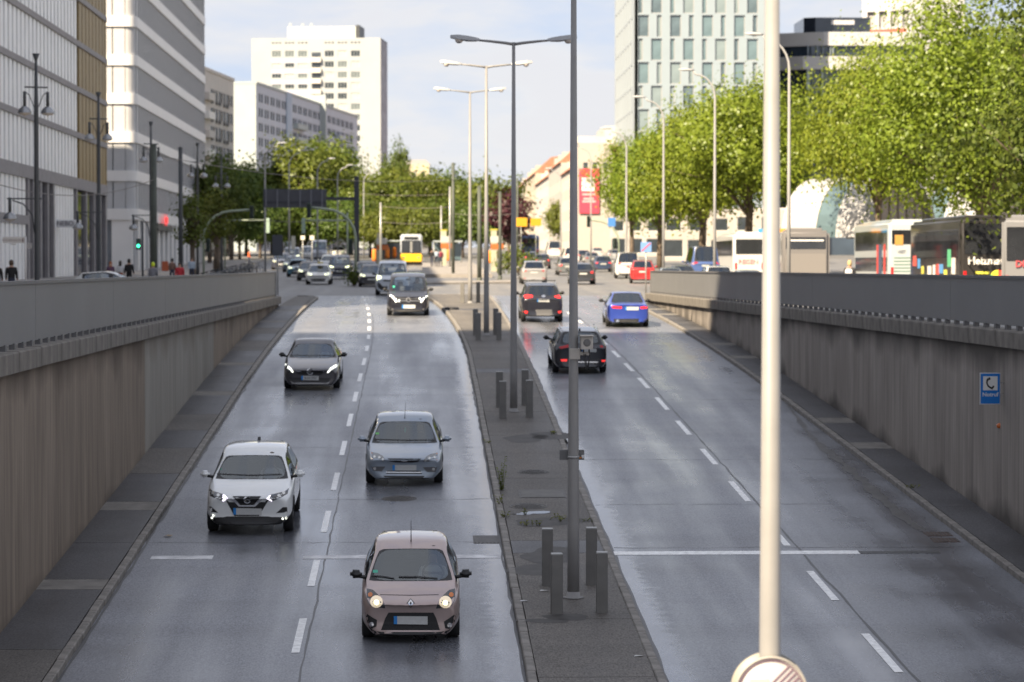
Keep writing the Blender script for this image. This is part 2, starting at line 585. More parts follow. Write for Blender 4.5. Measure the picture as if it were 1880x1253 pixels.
for yy in (51.2, 58.5, 66, 79):
    for par, a, b in ((road_in, LEFT_EDGE + .1, 1.5), (road_out, 3.8, right_edge(yy) - .1)):
        v, f = [], []
        n = 30
        y = yy + random.uniform(-1.5, 1.5)
        for k in range(n + 1):
            x = a + (b - a) * k / n
            q = y + random.gauss(0, .035)
            ww = .02 * random.uniform(.1, 1.2)
            v += [(x, q - ww, ramp_z(q - ww) + .003), (x, q + ww, ramp_z(q + ww) + .003)]
        for k in range(n):
            f.append((2 * k, 2 * k + 2, 2 * k + 3, 2 * k + 1))
        link('cross_seam', mesh(v, f, M_TAR, name='cross_seam'), par)
# oil and water streak along the right gutter
M_STREAK = mat('damp_streak', (.085, .082, .08), .35, var=.5, vscale=2.5)
v, f = [], []
pts0 = [(1448, 745, .10), (1480, 790, .22), (1510, 822, .34), (1545, 850, .38), (1580, 880, .42), (1610, 908, .38), (1640, 934, .40), (1668, 958, .34), (1690, 972, .26), (1702, 981, .1)]
pts = []
for (a, b, c), (d, e, g_) in zip(pts0[:-1], pts0[1:]):
    for t in range(6):
        u = t / 6
        pts.append((a + (d - a) * u + random.uniform(-2, 2), b + (e - b) * u, (c + (g_ - c) * u) * random.uniform(.25, 1.0)))
for px, py, wd in pts:
    p = hit(px, py)
    v += [(p.x - wd / 2, p.y, ramp_z(p.y) + .004), (p.x + wd / 2, p.y, ramp_z(p.y) + .004)]
f = [(2 * k, 2 * k + 1, 2 * k + 3, 2 * k + 2) for k in range(len(pts) - 1)]
link('damp_streak', mesh(v, f, M_STREAK, name='damp_streak'), road_out)

# ---- manhole covers, drain grates, puddles
M_IRON = mat('cast_iron', (.10, .095, .09), .55, .6, var=.3, vscale=12, bump=.3)
M_IRONR = mat('rusty_iron', (.10, .06, .045), .6, .4, var=.4, vscale=8)
M_WATER = mat('puddle_water', (.02, .022, .025), .03, spec=.8)
def manhole(px, py, r, label, fn_dz=0.0):
    p = hit(px, py, ramp_z, fn_dz)
    root = empty('manhole_cover', p, label=label, cat='manhole cover', group='iron covers in the roadway and median')
    root.rotation_euler = (math.atan(ramp_slope(p.y)), 0, 0)
    MB().lathe([(r * 1.16, -.02), (r * 1.16, .008), (r * 1.03, .008), (r * 1.03, -.02)], n=28).build('frame', M_IRON, root)
    mb = MB().lathe([(r, -.02), (r, .006), (.001, .006)], n=28)
    mb.build('lid', M_IRON, root)
    for k in range(5):
        a = (k - 2) * r * .35
        h = math.sqrt(max(.01, (r * .85) ** 2 - a * a))
        MB().box(-h, h, a - .02, a + .02, .006, .013).build('rib', M_IRON, root)
manhole(733, 916, .34, 'round iron manhole cover in the lane behind the pink hatchback')
manhole(979, 867, .33, 'round iron manhole cover set in the median pavement', .115)
manhole(970, 930, .36, 'round iron cover beside the puddle on the median', .115)
p = hit(995, 907, ramp_z, .115)
o = empty('service_hatch', p, label='rectangular iron service hatch in the median pavement', cat='hatch')
o.rotation_euler = (math.atan(ramp_slope(p.y)), 0, 0)
MB().box(-.52, .52, -.62, .62, -.02, .008).build('frame', M_IRON, o)
MB().box(-.47, .47, -.57, .57, .002, .013).build('lid', mat('hatch_fill', (.13, .125, .115), .7, var=.2), o)
def blob(name, px, py, rx, ry, mt, dz, parent=None, n=26, seed=1):
    rnd = random.Random(seed)
    p = hit(px, py, ramp_z, dz)
    sl = ramp_slope(p.y)
    v = [(p.x, p.y, ramp_z(p.y) + dz)]
    f = []
    ph = [rnd.uniform(0, 6.28) for _ in range(4)]
    for k in range(n):
        a = 2 * math.pi * k / n
        q = 1 + .16 * math.sin(2 * a + ph[0]) + .1 * math.sin(3 * a + ph[1]) + .07 * math.sin(5 * a + ph[2])
        x, y = math.cos(a) * rx * q, math.sin(a) * ry * q
        v.append((p.x + x, p.y + y, ramp_z(p.y + y) + dz))
    f = [(0, 1 + k, 1 + (k + 1) % n) for k in range(n)]
    return link(name, mesh(v, f, mt, name=name), parent)
for i, (px, py, rx, ry, dz) in enumerate(((985, 941, .36, .16, .122), (960, 944, .2, .1, .121))):
    o = blob('puddle', px, py, rx, ry, M_WATER, dz, seed=i)
    o['kind'] = 'structure'
M_DAMP = mat('damp_patch', (.06, .056, .052), .7, var=.3)
for i, (px, py, rx, ry) in enumerate(((1010, 1020, .55, .9), (985, 1046, .45, .7), (1010, 958, .8, .55), (965, 805, .6, .8), (1040, 1133, .45, .25), (1000, 1140, .4, .2), (1015, 800, .7, .7))):
    link_o = blob('damp_patch', px, py, rx, ry, M_DAMP, .1185, seed=20 + i)
    link_o['kind'] = 'structure'
def drain(px, py, sx, sy, mt, label):
    p = hit(px, py)
    o = empty('drain_grate', p, label=label, cat='drain grate', group='drain grates beside the kerbs')
    o.rotation_euler = (math.atan(ramp_slope(p.y)), 0, 0)
    MB().box(-sx, sx, -sy, sy, -.03, .004).build('frame', mt, o)
    for k in range(7):
        x = -sx * .85 + sx * 1.7 * k / 6
        MB().box(x - .015, x + .015, -sy * .85, sy * .85, .004, .012).build('bar', M_IRON, o)
drain(893, 991, .27, .5, M_IRON, 'iron drain grate at the median kerb near the white stop bar')
drain(1722, 981, .27, .28, M_IRONR, 'upper rusty drain grate at the right kerb')
drain(1735, 992, .27, .28, M_IRONR, 'lower rusty drain grate at the right kerb')

# ---- retaining walls
def wall_mat(name, c1, c2, dark, foot, top_z=-.1):
    m = bpy.data.materials.new(name)
    m.use_nodes = True
    t = m.node_tree; b = t.nodes['Principled BSDF']; N = t.nodes.new; K = t.links.new
    tc = N('ShaderNodeTexCoord')
    mp = N('ShaderNodeMapping'); mp.inputs['Scale'].default_value = (1.1, 1.1, .22)
    n1 = N('ShaderNodeTexNoise'); n1.inputs['Scale'].default_value = 1.0; n1.inputs['Detail'].default_value = 8; n1.inputs['Roughness'].default_value = .65
    mp2 = N('ShaderNodeMapping'); mp2.inputs['Scale'].default_value = (6.5, 6.5, .35)
    n2 = N('ShaderNodeTexNoise'); n2.inputs['Scale'].default_value = 1.0; n2.inputs['Detail'].default_value = 5
    K(tc.outputs['Object'], mp.inputs['Vector']); K(mp.outputs['Vector'], n1.inputs['Vector'])
    K(tc.outputs['Object'], mp2.inputs['Vector']); K(mp2.outputs['Vector'], n2.inputs['Vector'])
    def ramp(src, a, c):
        r = N('ShaderNodeMapRange'); r.inputs['From Min'].default_value = a; r.inputs['From Max'].default_value = c
        K(src, r.inputs['Value']); return r.outputs['Result']
    x1 = N('ShaderNodeMix'); x1.data_type = 'RGBA'
    x1.inputs['A'].default_value = tuple(c2) + (1,); x1.inputs['B'].default_value = tuple(c1) + (1,)
    K(ramp(n1.outputs['Fac'], .34, .66), x1.inputs['Factor'])
    x2 = N('ShaderNodeMix'); x2.data_type = 'RGBA'; x2.blend_type = 'MULTIPLY'; x2.inputs['Factor'].default_value = .4
    K(x1.outputs['Result'], x2.inputs['A']); K(ramp(n2.outputs['Fac'], .2, .75), x2.inputs['B'])
    # water stains with a ragged edge, running down from the coping and up from the ground (object Z: 0 = top, attribute = foot)
    at_ = N('ShaderNodeAttribute'); at_.attribute_name = 'rise'
    sp = N('ShaderNodeSeparateColor'); K(at_.outputs['Color'], sp.inputs['Color'])
    mp3 = N('ShaderNodeMapping'); mp3.inputs['Scale'].default_value = (.45, .45, .25)
    n3 = N('ShaderNodeTexNoise'); n3.inputs['Scale'].default_value = 1.0; n3.inputs['Detail'].default_value = 7
    K(tc.outputs['Object'], mp3.inputs['Vector']); K(mp3.outputs['Vector'], n3.inputs['Vector'])
    def stain(chan, k, width, prev, colr):
        a = N('ShaderNodeMath'); a.operation = 'MULTIPLY_ADD'; a.inputs[1].default_value = k; a.inputs[2].default_value = -k * .36
        K(n3.outputs['Fac'], a.inputs[0])
        s_ = N('ShaderNodeMath'); s_.operation = 'SUBTRACT'
        K(a.outputs[0], s_.inputs[0]); K(sp.outputs[chan], s_.inputs[1])
        r = ramp(s_.outputs[0], -width, width)
        x = N('ShaderNodeMix'); x.data_type = 'RGBA'
        K(r, x.inputs['Factor']); K(prev, x.inputs['A']); x.inputs['B'].default_value = tuple(colr) + (1,)
        return x.outputs['Result']
    c = stain('Green', 2.0, .3, x2.outputs['Result'], dark)
    c = stain('Red', foot, .22, c, tuple(q * .95 for q in dark))
    K(c, b.inputs['Base Color'])
    b.inputs['Roughness'].default_value = .85
    b.inputs['Specular IOR Level'].default_value = .3
    bp = N('ShaderNodeBump'); bp.inputs['Strength'].default_value = .15; bp.inputs['Distance'].default_value = .02
    K(n2.outputs['Fac'], bp.inputs['Height']); K(bp.outputs['Normal'], b.inputs['Normal'])
    return m
M_WALLB = wall_mat('board_concrete_brown', (.335, .275, .215), (.225, .182, .142), (.115, .09, .07), .8)
M_WALLP = wall_mat('board_concrete_pale', (.36, .34, .30), (.28, .262, .228), (.19, .168, .14), .3)
M_WALLG = wall_mat('board_concrete_grey', (.385, .345, .305), (.275, .245, .218), (.10, .09, .08), 2.0)
M_COPE = mat('coping_concrete', (.17, .155, .135), .9, var=.45, vscale=2.2, bump=.4, bscale=20, stretch=(1, 1, .4))
M_COPEL = mat('coping_joint', (.05, .045, .04), .9)

def retaining_wall(xf, y0, y1, side, label, cuts, z_bot_cope, z_top_cope):
    """side = +1: the visible face looks to +X (left wall), -1: to -X"""
    root = empty('retaining_wall', (0, y0, 0), label=label, cat='wall')
    for a, b, mt in cuts:
        v, f, rise = [], [], []
        n = max(1, int((b - a) / 1.5)); nzs = 6
        for i in range(n + 1):
            y = a + .008 + (b - a - .016) * i / n
            lo = ramp_z(y) - .05
            for k in range(nzs + 1):
                z = lo + (z_bot_cope + .02 - lo) * k / nzs
                v.append((xf(y), y - y0, z)); rise.append((max(0, z - lo), max(0, z_bot_cope - z)))
        m1 = len(v)
        for i in range(n + 1):
            y = a + .008 + (b - a - .016) * i / n
            lo = ramp_z(y) - .05
            v += [(xf(y) - side * .45, y - y0, lo), (xf(y) - side * .45, y - y0, z_bot_cope + .02)]
            rise += [(9, 9), (9, 9)]
        for i in range(n):
            for k in range(nzs):
                q = i * (nzs + 1) + k
                f.append((q, q + nzs + 1, q + nzs + 2, q + 1))
            q = m1 + 2 * i
            f.append((q, q + 1, q + 3, q + 2))
        for i in (0, n):
            q = i * (nzs + 1)
            f.append(tuple(q + k for k in range(nzs + 1)) + (m1 + 2 * i + 1, m1 + 2 * i))
        me = mesh(v, f, mt, name='wall_panel')
        ca = me.color_attributes.new('rise', 'FLOAT_COLOR', 'POINT')
        for i, (r_, g_) in enumerate(rise):
            ca.data[i].color = (r_, g_, 0, 1)
        bm = bmesh.new(); bm.from_mesh(me); bmesh.ops.recalc_face_normals(bm, faces=bm.faces); bm.to_mesh(me); bm.free()
        link('wall_panel', me, root)
    # coping stones
    y = y0
    while y < y1 - .2:
        e = min(y1, y + 2.6)
        c = (z_top_cope + z_bot_cope) / 2
        mb = MB()
        a, b = sorted((xf(y) + side * .13, xf(y) - side * .55))
        mb.cbox(a - xf(y), b - xf(y), .006, e - y - .006, z_bot_cope, z_top_cope, .025)
        o = mb.build('coping_stone', M_COPE, root)
        o.location = (xf(y), y - y0, random.uniform(-.004, .004))
        o.rotation_euler = (0, 0, -math.atan((xf(y + 1) - xf(y))))
        y = e
    return root
cutsL = [(34, 42.5, M_WALLB), (42.5, 50, M_WALLB), (50, 57.3, M_WALLB), (57.3, 65.5, M_WALLB), (65.5, 87, M_WALLP), (87, 96, M_WALLB), (96, 105, M_WALLB), (105, 114, M_WALLB), (114, 126, M_WALLB)]
cutsR = [(44, 52, M_WALLG), (52, 60, M_WALLG), (60, 70, M_WALLG), (70, 80, M_WALLG), (80, 90, M_WALLG), (90, 100, M_WALLG), (100, 112, M_WALLG), (112, 131, M_WALLG)]
retaining_wall(lambda y: WALL_L, 34, 126, 1, 'streaked brown concrete retaining wall left of the oncoming lanes', cutsL, -.13, .22)
retaining_wall(wall_r, 44, 131, -1, 'dark grey stained concrete retaining wall right of the outgoing lanes', cutsR, -.02, .33)

# ---- sheet-metal parapets on the walls
def ribbed(name, col, rough):
    m = mat(name, col, rough, var=.06, vscale=.6)
    t = m.node_tree; b = t.nodes['Principled BSDF']
    tc = t.nodes.new('ShaderNodeTexCoord'); wv = t.nodes.new('ShaderNodeTexWave')
    wv.wave_type = 'BANDS'; wv.bands_direction = 'Y'; wv.inputs['Scale'].default_value = 3.2
    t.links.new(tc.outputs['Object'], wv.inputs['Vector'])
    bp = t.nodes.new('ShaderNodeBump'); bp.inputs['Strength'].default_value = .35; bp.inputs['Distance'].default_value = .01
    t.links.new(wv.outputs['Fac'], bp.inputs['Height']); t.links.new(bp.outputs['Normal'], b.inputs['Normal'])
    return m
M_SHEET = ribbed('parapet_sheet', (.175, .176, .178), .5)
M_RAIL = mat('parapet_rail', (.13, .13, .135), .5, var=.1)
def parapet(xf, y0, y1, side, label, z0, z1, seams):
    root = empty('parapet_railing', (0, y0, 0), label=label, cat='railing', group='grey sheet-metal parapets on the retaining walls')
    for a, b in zip(seams[:-1], seams[1:]):
        mb = MB(); v = []; f = []
        n = max(1, int((b - a) / 8))
        for i in range(n + 1):
            y = a + .012 + (b - a - .024) * i / n
            x = xf(y) - side * .12
            v += [(x, y - y0, z0), (x, y - y0, z1 - .05), (x - side * .05, y - y0, z1 - .05), (x - side * .05, y - y0, z0)]
        for i in range(n):
            for k in range(4):
                q = 4 * i
                f.append((q + k, q + (k + 1) % 4, q + 4 + (k + 1) % 4, q + 4 + k))
        f += [(0, 1, 2, 3), (4 * n, 4 * n + 3, 4 * n + 2, 4 * n + 1)]
        mb.add(v, f); mb.build('sheet_panel', M_SHEET, root)
    mb = MB(); v = []; f = []
    n = 12
    for i in range(n + 1):
        y = y0 + (y1 - y0) * i / n
        a, b = xf(y) - side * .08, xf(y) - side * .24
        v += [(a, y - y0, z1 - .06), (a, y - y0, z1), (b, y - y0, z1), (b, y - y0, z1 - .06)]
    for i in range(n):
        for k in range(4):
            q = 4 * i
            f.append((q + k, q + (k + 1) % 4, q + 4 + (k + 1) % 4, q + 4 + k))
    f += [(0, 1, 2, 3), (4 * n, 4 * n + 3, 4 * n + 2, 4 * n + 1)]
    mb.add(v, f); mb.build('top_rail', M_RAIL, root)
    me = MB().box(-.05, .05, -.09, .09, 0, .13).build('tmp', M_RAIL); data = me.data; bpy.data.objects.remove(me)
    y = y0 + .4
    while y < y1:
        o = link('foot_bracket', data, root)
        o.location = (xf(y) - side * .14, y - y0, z0 - .115)
        y += 1.0
    for y in (y0 + .05, y1 - .05):
        o = MB().box(-.06, .06, -.06, .06, z0 - .1, z1).build('end_post', M_RAIL, root)
        o.location = (xf(y) - side * .145, y - y0, 0)
    return root
parapet(lambda y: WALL_L, 34, 125.5, 1, 'grey sheet-metal parapet on the left retaining wall', .31, 1.40, [34, 48, 60, 72, 87, 101.5, 113, 125.4])
parapet(wall_r, 44, 130.5, -1, 'grey sheet-metal parapet on the right retaining wall', .42, 1.46, [44, 60, 80, 98, 108.5, 119.5, 130.4])

# ---- deck of the bridge that the picture was taken from, and the portal below it
o = MB().box(-60, 60, -22, 8, -1.1, -.01).build('bridge_deck', M_PAVE); o['kind'] = 'structure'
# ================================================================ buildings
def glass_mat(name, col, rough=.06, var=.35, vs=.25):
    return mat(name, col, rough, var=var, vscale=vs, spec=.9)
M_WGLASS = glass_mat('window_glass', (.045, .055, .065))
M_WGLASSB = glass_mat('window_glass_blue', (.10, .15, .17), .05, .3, .2)
M_DGLASS = glass_mat('dark_glass', (.018, .022, .035), .05)
M_FRAME = mat('window_frame', (.55, .55, .54), .5)
M_FRAMED = mat('window_frame_dark', (.05, .055, .06), .5)
M_BLIND = mat('window_blind', (.52, .52, .5), .8)

def pane_mesh(w, h, frame, glass, fw=.07, depth=.12, mull=0):
    """frame ring with a recessed pane; local x across, y inward, z up, origin at the lower left"""
    mb = MB()
    mb.box(0, fw, 0, depth, 0, h); mb.box(w - fw, w, 0, depth, 0, h)
    mb.box(fw, w - fw, 0, depth, 0, fw); mb.box(fw, w - fw, 0, depth, h - fw, h)
    for k in range(mull):
        x = w * (k + 1) / (mull + 1)
        mb.box(x - fw / 2, x + fw / 2, 0, depth, fw, h - fw)
    mb.box(fw, w - fw, depth * .7, depth * .9, fw, h - fw, 1)
    o = mb.build('tmp', [frame, glass]); d = o.data; bpy.data.objects.remove(o)
    return d
def facade(root, loc, rz, width, z0, z1, rows, wall, frame=None, glass=None, depth=.25, mull=0, wallname='wall', pane_in=.06, core=None, glasses=None):
    """a wall with real openings: rows = [(za, zb, [(xa, xb), ...]), ...]; every window its own child"""
    mb = MB()
    z = z0
    for za, zb, iv in sorted(rows):
        if za > z: mb.box(0, width, 0, depth, z, za)
        x = 0
        for xa, xb in sorted(iv):
            if xa > x + .01: mb.box(x, xa, 0, depth, za, zb)
            x = xb
        if x < width - .01: mb.box(x, width, 0, depth, za, zb)
        z = zb
    if z < z1: mb.box(0, width, 0, depth, z, z1)
    mb.box(.05, width - .05, depth, depth + .1, z0, z1, 1)
    w = mb.build(wallname, [wall, core or M_DGLASS], root)
    w.location = loc; w.rotation_euler = (0, 0, rz)
    cache = {}
    for za, zb, iv in rows:
        for xa, xb in iv:
            g = random.choice(glasses) if glasses else (glass or M_WGLASS)
            k = (round(xb - xa, 2), round(zb - za, 2), g.name)
            if k not in cache:
                cache[k] = pane_mesh(xb - xa, zb - za, frame or M_FRAME, g, fw=min(.08, (xb - xa) * .12), mull=mull)
            o = link('window', cache[k], w)
            o.location = (xa, pane_in, za)
    return w
def solid(name, parent, x0, x1, y0, y1, z0, z1, m, loc=(0, 0, 0), rz=0):
    o = MB().box(x0, x1, y0, y1, z0, z1).build(name, m, parent)
    o.location = loc; o.rotation_euler = (0, 0, rz)
    return o
def shop_text(parent, s, size, m, loc, rz=0, bold=0.0):
    o = text_obj('lettering', s, size, m, parent, .02, bold)
    o.location = loc; o.rotation_euler = (0, 0, rz)
    return o

# ---- A: office block with white and gold vertical panels, left edge of the picture
M_FINW = mat('panel_white', (.84, .84, .84), .45, var=.06, vscale=.5)
M_FING = mat('panel_gold', (.24, .165, .060), .5, .15, var=.12, vscale=.8)
M_BANDA = mat('slab_band', (.26, .245, .25), .7, var=.12, vscale=1.5)
XA = -26.0
bA = empty('office_building', (XA, 100, 0), R(90), 'office block with white and gold vertical panels at the left edge', 'building')
solid('core', bA, 0, 116, .6, 24, 0, 36, mat('recess_blue', (.10, .115, .14), .3, var=.15, vscale=.4))
zs = [8.3 + 3.45 * k for k in range(9)]
for k, zz in enumerate(zs):
    th = .42 if k else .85
    solid('floor_band', bA, -.1, 116.1, -.12, .62, zz - th, zz, M_BANDA)
def fins(lo, hi, z0, z1, mt, name, step=1.72, wd=1.12):
    mb = MB(); x = lo
    while x + wd < hi:
        mb.box(x, x + wd, 0, .6, z0, z1)
        mb.box(x + wd + .22, x + wd + .30, .2, .6, z0, z1)
        x += step
    o = mb.build(name, mt, bA); o['kind'] = 'stuff'
for k, zz in enumerate(zs):
    z1 = zs[k + 1] - .42 if k + 1 < len(zs) else 38
    fins(40, 98.5, zz, z1, M_FINW, 'white_panels')
    fins(99.2, 116, zz, z1, M_FING, 'gold_panels', 2.1, 1.75)
solid('corner_panel', bA, 115.6, 116.05, -.05, .5, zs[0], 38, M_FING)
# ground floor: white panels, dark openings
fins(40, 73, 0, 7.45, M_FINW, 'white_panels', 1.72, 1.2)
fins(85.5, 96.8, 0, 7.45, M_FINW, 'white_panels', 1.5, 1.2)
for a, b in ((73.4, 75.2), (76.4, 78.4), (79.8, 81.8), (82.6, 84.6), (98, 102.5), (104, 107.4), (109, 111.4), (112.6, 115)):
    o = solid('opening_glass', bA, a, b, .15, .5, 0, 7.3, M_DGLASS)
for a in (73, 75.3, 78.6, 82, 84.8, 97, 102.7, 107.6, 111.5, 115.2):
    solid('pillar', bA, a, a + .8, -.05, .58, 0, 7.44, M_BANDA)
solid('canopy_band', bA, 40, 73, -.06, .55, 4.4, 5.0, M_BANDA)
sg = empty('shop_sign', at(115, 411, 187), label='white box shop sign with thin dark outlined lettering on the panelled office block', cat='sign')
M_SIGNW = mat('sign_white', (.70, .70, .70), .5)
MB().cbox(-1.26, 1.26, 0, .35, -.28, .28, .03).build('panel', M_SIGNW, sg)
MB().box(-2.8, -1.2, .1, .2, -.05, .05).build('bracket', M_FRAMED, sg)
shop_text(sg, 'ONEBO', .46, mat('sign_ink', (.06, .05, .08), .6), (-.02, -.015, .0))

# ---- B: white banded office building with a rounded corner
M_BANDW = mat('band_white', (.74, .73, .72), .5, var=.04, vscale=.4)
M_BGREY = mat('mesh_panel_grey', (.45, .455, .47), .55, var=.06, vscale=.8)
bB = empty('banded_office_building', (-26, 238, 0), 0, 'white office building with grey window bands and a rounded corner', 'building')
def b_outline(off, x0=-40, y1=75, r=.9, n=8):
    pts = [(x0, -off)]
    for k in range(n + 1):
        a = -math.pi / 2 + math.pi / 2 * k / n
        pts.append((-r + (r + off) * math.cos(a), r + (r + off) * math.sin(a)))
    return pts + [(off, y1), (x0, y1)]
mb = MB(); mb.prism(b_outline(-.35), 0, 34.2, 'z'); mb.build('window_core', mat('core_grey', (.20, .22, .25), .25, var=.2, vscale=.3), bB)
for k in range(9):
    zt = 10.35 + 3.487 * (k - 1)
    if k == 0: continue
    MB().prism(b_outline(.12), zt - .95, zt, 'z').build('white_band', M_BANDW, bB)
MB().prism(b_outline(.2), 5.9, 6.9, 'z').build('string_course', M_BANDW, bB)
for k in range(8):
    z0 = 6.9 if k == 0 else 10.35 + 3.487 * (k - 1)
    z1 = 10.35 - .95 + 3.487 * k
    if z1 - z0 < 1: continue
    mb = MB()
    y = 1.3
    while y < 74.5:                      # street side: one upright panel after another
        mb.box(-.3, -.02, y, y + 1.55, z0, z1)
        mb.box(-.2, .045, y + 1.58, y + 1.72, z0 + .02, z1 - .02, 1)  # raised dark strip for the panel gap, its darkness put into the colour
        y += 1.75
    mb.build('panel_row', [M_BGREY, mat('gap_fin', (.22, .225, .24), .6)], bB)['kind'] = 'stuff'
    mb = MB(); x = -40
    while x < -1.2:
        mb.box(x, min(x + 1.9, -.95), .05, .3, z0, z1); x += 2.0
    for a in range(5):
        an = -math.pi / 2 + (a + .5) * math.pi / 10
        c, s_ = math.cos(an), math.sin(an)
        rr = .82
        t = Vector((-s_, c))
        p = Vector((-.9 + rr * c, .9 + rr * s_)); q = .13
        poly = [tuple(p - t * q), tuple(p + t * q), tuple(p + t * q - Vector((c, s_)) * .25), tuple(p - t * q - Vector((c, s_)) * .25)]
        mb.prism(poly, z0, z1, 'z')
    mb.build('front_panels', M_BGREY, bB)['kind'] = 'stuff'
x = 1.5
for k in range(16):                      # pillars of the ground floor along the street
    solid('pillar', bB, -.35, .05, x, x + 1.5, 0, 5.9, M_BANDW); x += 4.6
for a, b in ((-40, -34), (-32.5, -27), (-5.5, -4.2), (-2.2, -.3)):
    solid('pillar', bB, a, b, -.02, .4, 0, 5.9, M_BANDW)
solid('awning', bB, .06, .5, 15, 30, 5.2, 5.7, M_FRAMED)
shop_text(bB, 'Jungler', 1.25, mat('sign_red', (.75, .03, .03), .5, emit=(1, .05, .05), estr=.35), (.56, 22.5, 6.35), R(90), .01)

# ---- C: grey prefabricated slab with loggias
M_SLABG = mat('prefab_grey', (.52, .49, .47), .8, var=.08, vscale=.5)
bC = empty('grey_apartment_block', (-35.2, 380, grade(380) - 1), R(84), 'grey prefabricated apartment block behind the white banded office building', 'building')
rows = []
HC = 29.5
for k in range(9):
    za = 2.5 + 2.85 * k
    iv = []
    x = 24.5
    while x < 41:
        iv += [(x, x + 1.5), (x + 2.3, x + 3.0), (x + 4.0, x + 5.4)]
        x += 6.6
    rows.append((za, za + 1.7, iv))
facade(bC, (0, 0, 0), 0, 44.5, 0, HC, rows, M_SLABG, M_FRAMED, M_WGLASS, depth=.3, pane_in=-.06)
solid('end_wall', bC, 44.2, 44.5, .3, 14, 0, HC, M_SLABG)
solid('roof', bC, -.2, 44.7, -.15, 14.2, HC, HC + .5, M_SLABG)
for k in range(9):
    for x in (24.5, 28.5, 31.1, 35.1, 37.7):
        solid('window_box', bC, x, x + 1.3, -.28, -.01, 2.0 + 2.85 * k, 2.45 + 2.85 * k, M_FRAMED)
for k in range(9):
    solid('balcony', bC, 18.6, 23.6, -.9, .02, 2.2 + 2.85 * k, 3.3 + 2.85 * k, mat('balcony_white', (.68, .67, .66), .6) if k % 2 else M_SLABG)

# ---- D: long white apartment block, end wall to the camera
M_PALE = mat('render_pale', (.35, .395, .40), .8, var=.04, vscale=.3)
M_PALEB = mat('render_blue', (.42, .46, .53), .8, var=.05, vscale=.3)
pa, pb = Vector((-31.7, 500)), Vector((-15.3, 612))
dirD = (pb - pa); lenD = dirD.length; angD = math.atan2(dirD.y, dirD.x)
bD = empty('long_apartment_block', (pa.x, pa.y, grade(520) - 2), angD, 'long white apartment block with a blank end wall and grey street side', 'building')
HD = 34.0
rows = []
for k in range(11):
    za = 2.3 + 2.8 * k
    iv = []; x = 2
    while x < lenD - 5:
        if not (28 < x < 34):
            iv += [(x, x + 1.7), (x + 2.5, x + 4.0)]
        x += 5.6
    rows.append((za, za + 1.65, iv))
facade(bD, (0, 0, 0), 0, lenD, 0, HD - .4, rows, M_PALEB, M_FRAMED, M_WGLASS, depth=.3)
solid('end_wall', bD, -.35, 0, 0, 12.4, 0, HD, M_PALE)
solid('roof', bD, -.4, lenD, -.2, 12.6, HD - .4, HD, M_PALE)
solid('stair_tower', bD, 66, 66.8, -1.2, 12, 0, HD + 1.8, M_PALE)
for k in range(9):
    solid('balcony', bD, 36, 47, -1.1, .02, 4.6 + 2.8 * k, 5.7 + 2.8 * k, M_PALE)
    solid('balcony', bD, 84, 92, -1.1, .02, 4.6 + 2.8 * k, 5.7 + 2.8 * k, M_PALEB)
solid('stair_strip', bD, 28.6, 33.6, -.25, .01, 0, HD, mat('strip_blue', (.33, .40, .50), .8))

# ---- E: white tower block
YE = 693.0
sE = YE / FPX
bE = empty('tower_block', (xat(463, YE), YE, grade(YE) - 3), R(-6), 'white high-rise apartment tower with rooftop plant room', 'building')
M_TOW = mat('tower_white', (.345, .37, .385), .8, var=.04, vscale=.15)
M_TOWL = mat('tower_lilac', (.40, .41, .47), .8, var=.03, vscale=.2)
z_top = zat(72, YE) - bE.location.z
WE = 237 * sE
def ux(px): return (px - 463) * sE
rows = []
for k in range(17):
    zb = zat(95 + 19.4 * k, YE) - bE.location.z
    rows.append((zb - 1.6, zb, [(ux(c - 8.5), ux(c + 8.5)) for c in (509, 533, 557, 606, 630, 654)]))
rows = [r for r in rows if r[0] > 1]
M_EGL = [glass_mat('tower_glass_dark', (.03, .04, .045)), glass_mat('tower_glass_mid', (.16, .19, .19)), mat('tower_curtain', (.42, .44, .42), .7)]
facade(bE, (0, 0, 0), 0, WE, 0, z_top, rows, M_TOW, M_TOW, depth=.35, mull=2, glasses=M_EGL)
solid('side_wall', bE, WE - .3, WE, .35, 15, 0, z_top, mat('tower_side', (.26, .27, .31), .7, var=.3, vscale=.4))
solid('roof', bE, 0, WE, .3, 15, z_top - .4, z_top - .02, M_TOW)
o = solid('lilac_panel', bE, ux(499), ux(570), -.03, .0, 2, z_top - 4.2, M_TOWL)
bpy.data.objects.remove(o)
for k in range(17):
    zb = zat(107.5 + 19.4 * k, YE) - bE.location.z
    if zb < 3: continue
    solid('balcony', bE, ux(573), ux(591), -1.0, .02, zb - 1.25, zb, mat('tower_balcony', (.60, .57, .52), .8))
    solid('loggia', bE, ux(573.5), ux(590.5), -.04, -.01, zb + .05, zb + 1.35, M_WGLASS)
    solid('lilac_panel', bE, ux(499.5), ux(569), -.035, -.004, zb - 1.45, zb - .35, M_TOWL)
mb = MB()
for c in (509, 533, 557, 606, 630, 654):
    for q in (-6.5, 0, 6.5):
        mb.box(ux(c + q - 2), ux(c + q + 2), -.03, -.004, z_top - 1.4, z_top - 1.0)
mb.build('vent_row', M_FRAMED, bE)['kind'] = 'stuff'
pr = solid('plant_room', bE, ux(526), ux(652), 3, 13, z_top, zat(49, YE) - bE.location.z, mat('plant_room_grey', (.52, .53, .53), .8))
solid('plant_room_end', bE, ux(652), ux(659), 2.5, 13, z_top, zat(47, YE) - bE.location.z, M_FRAMED)
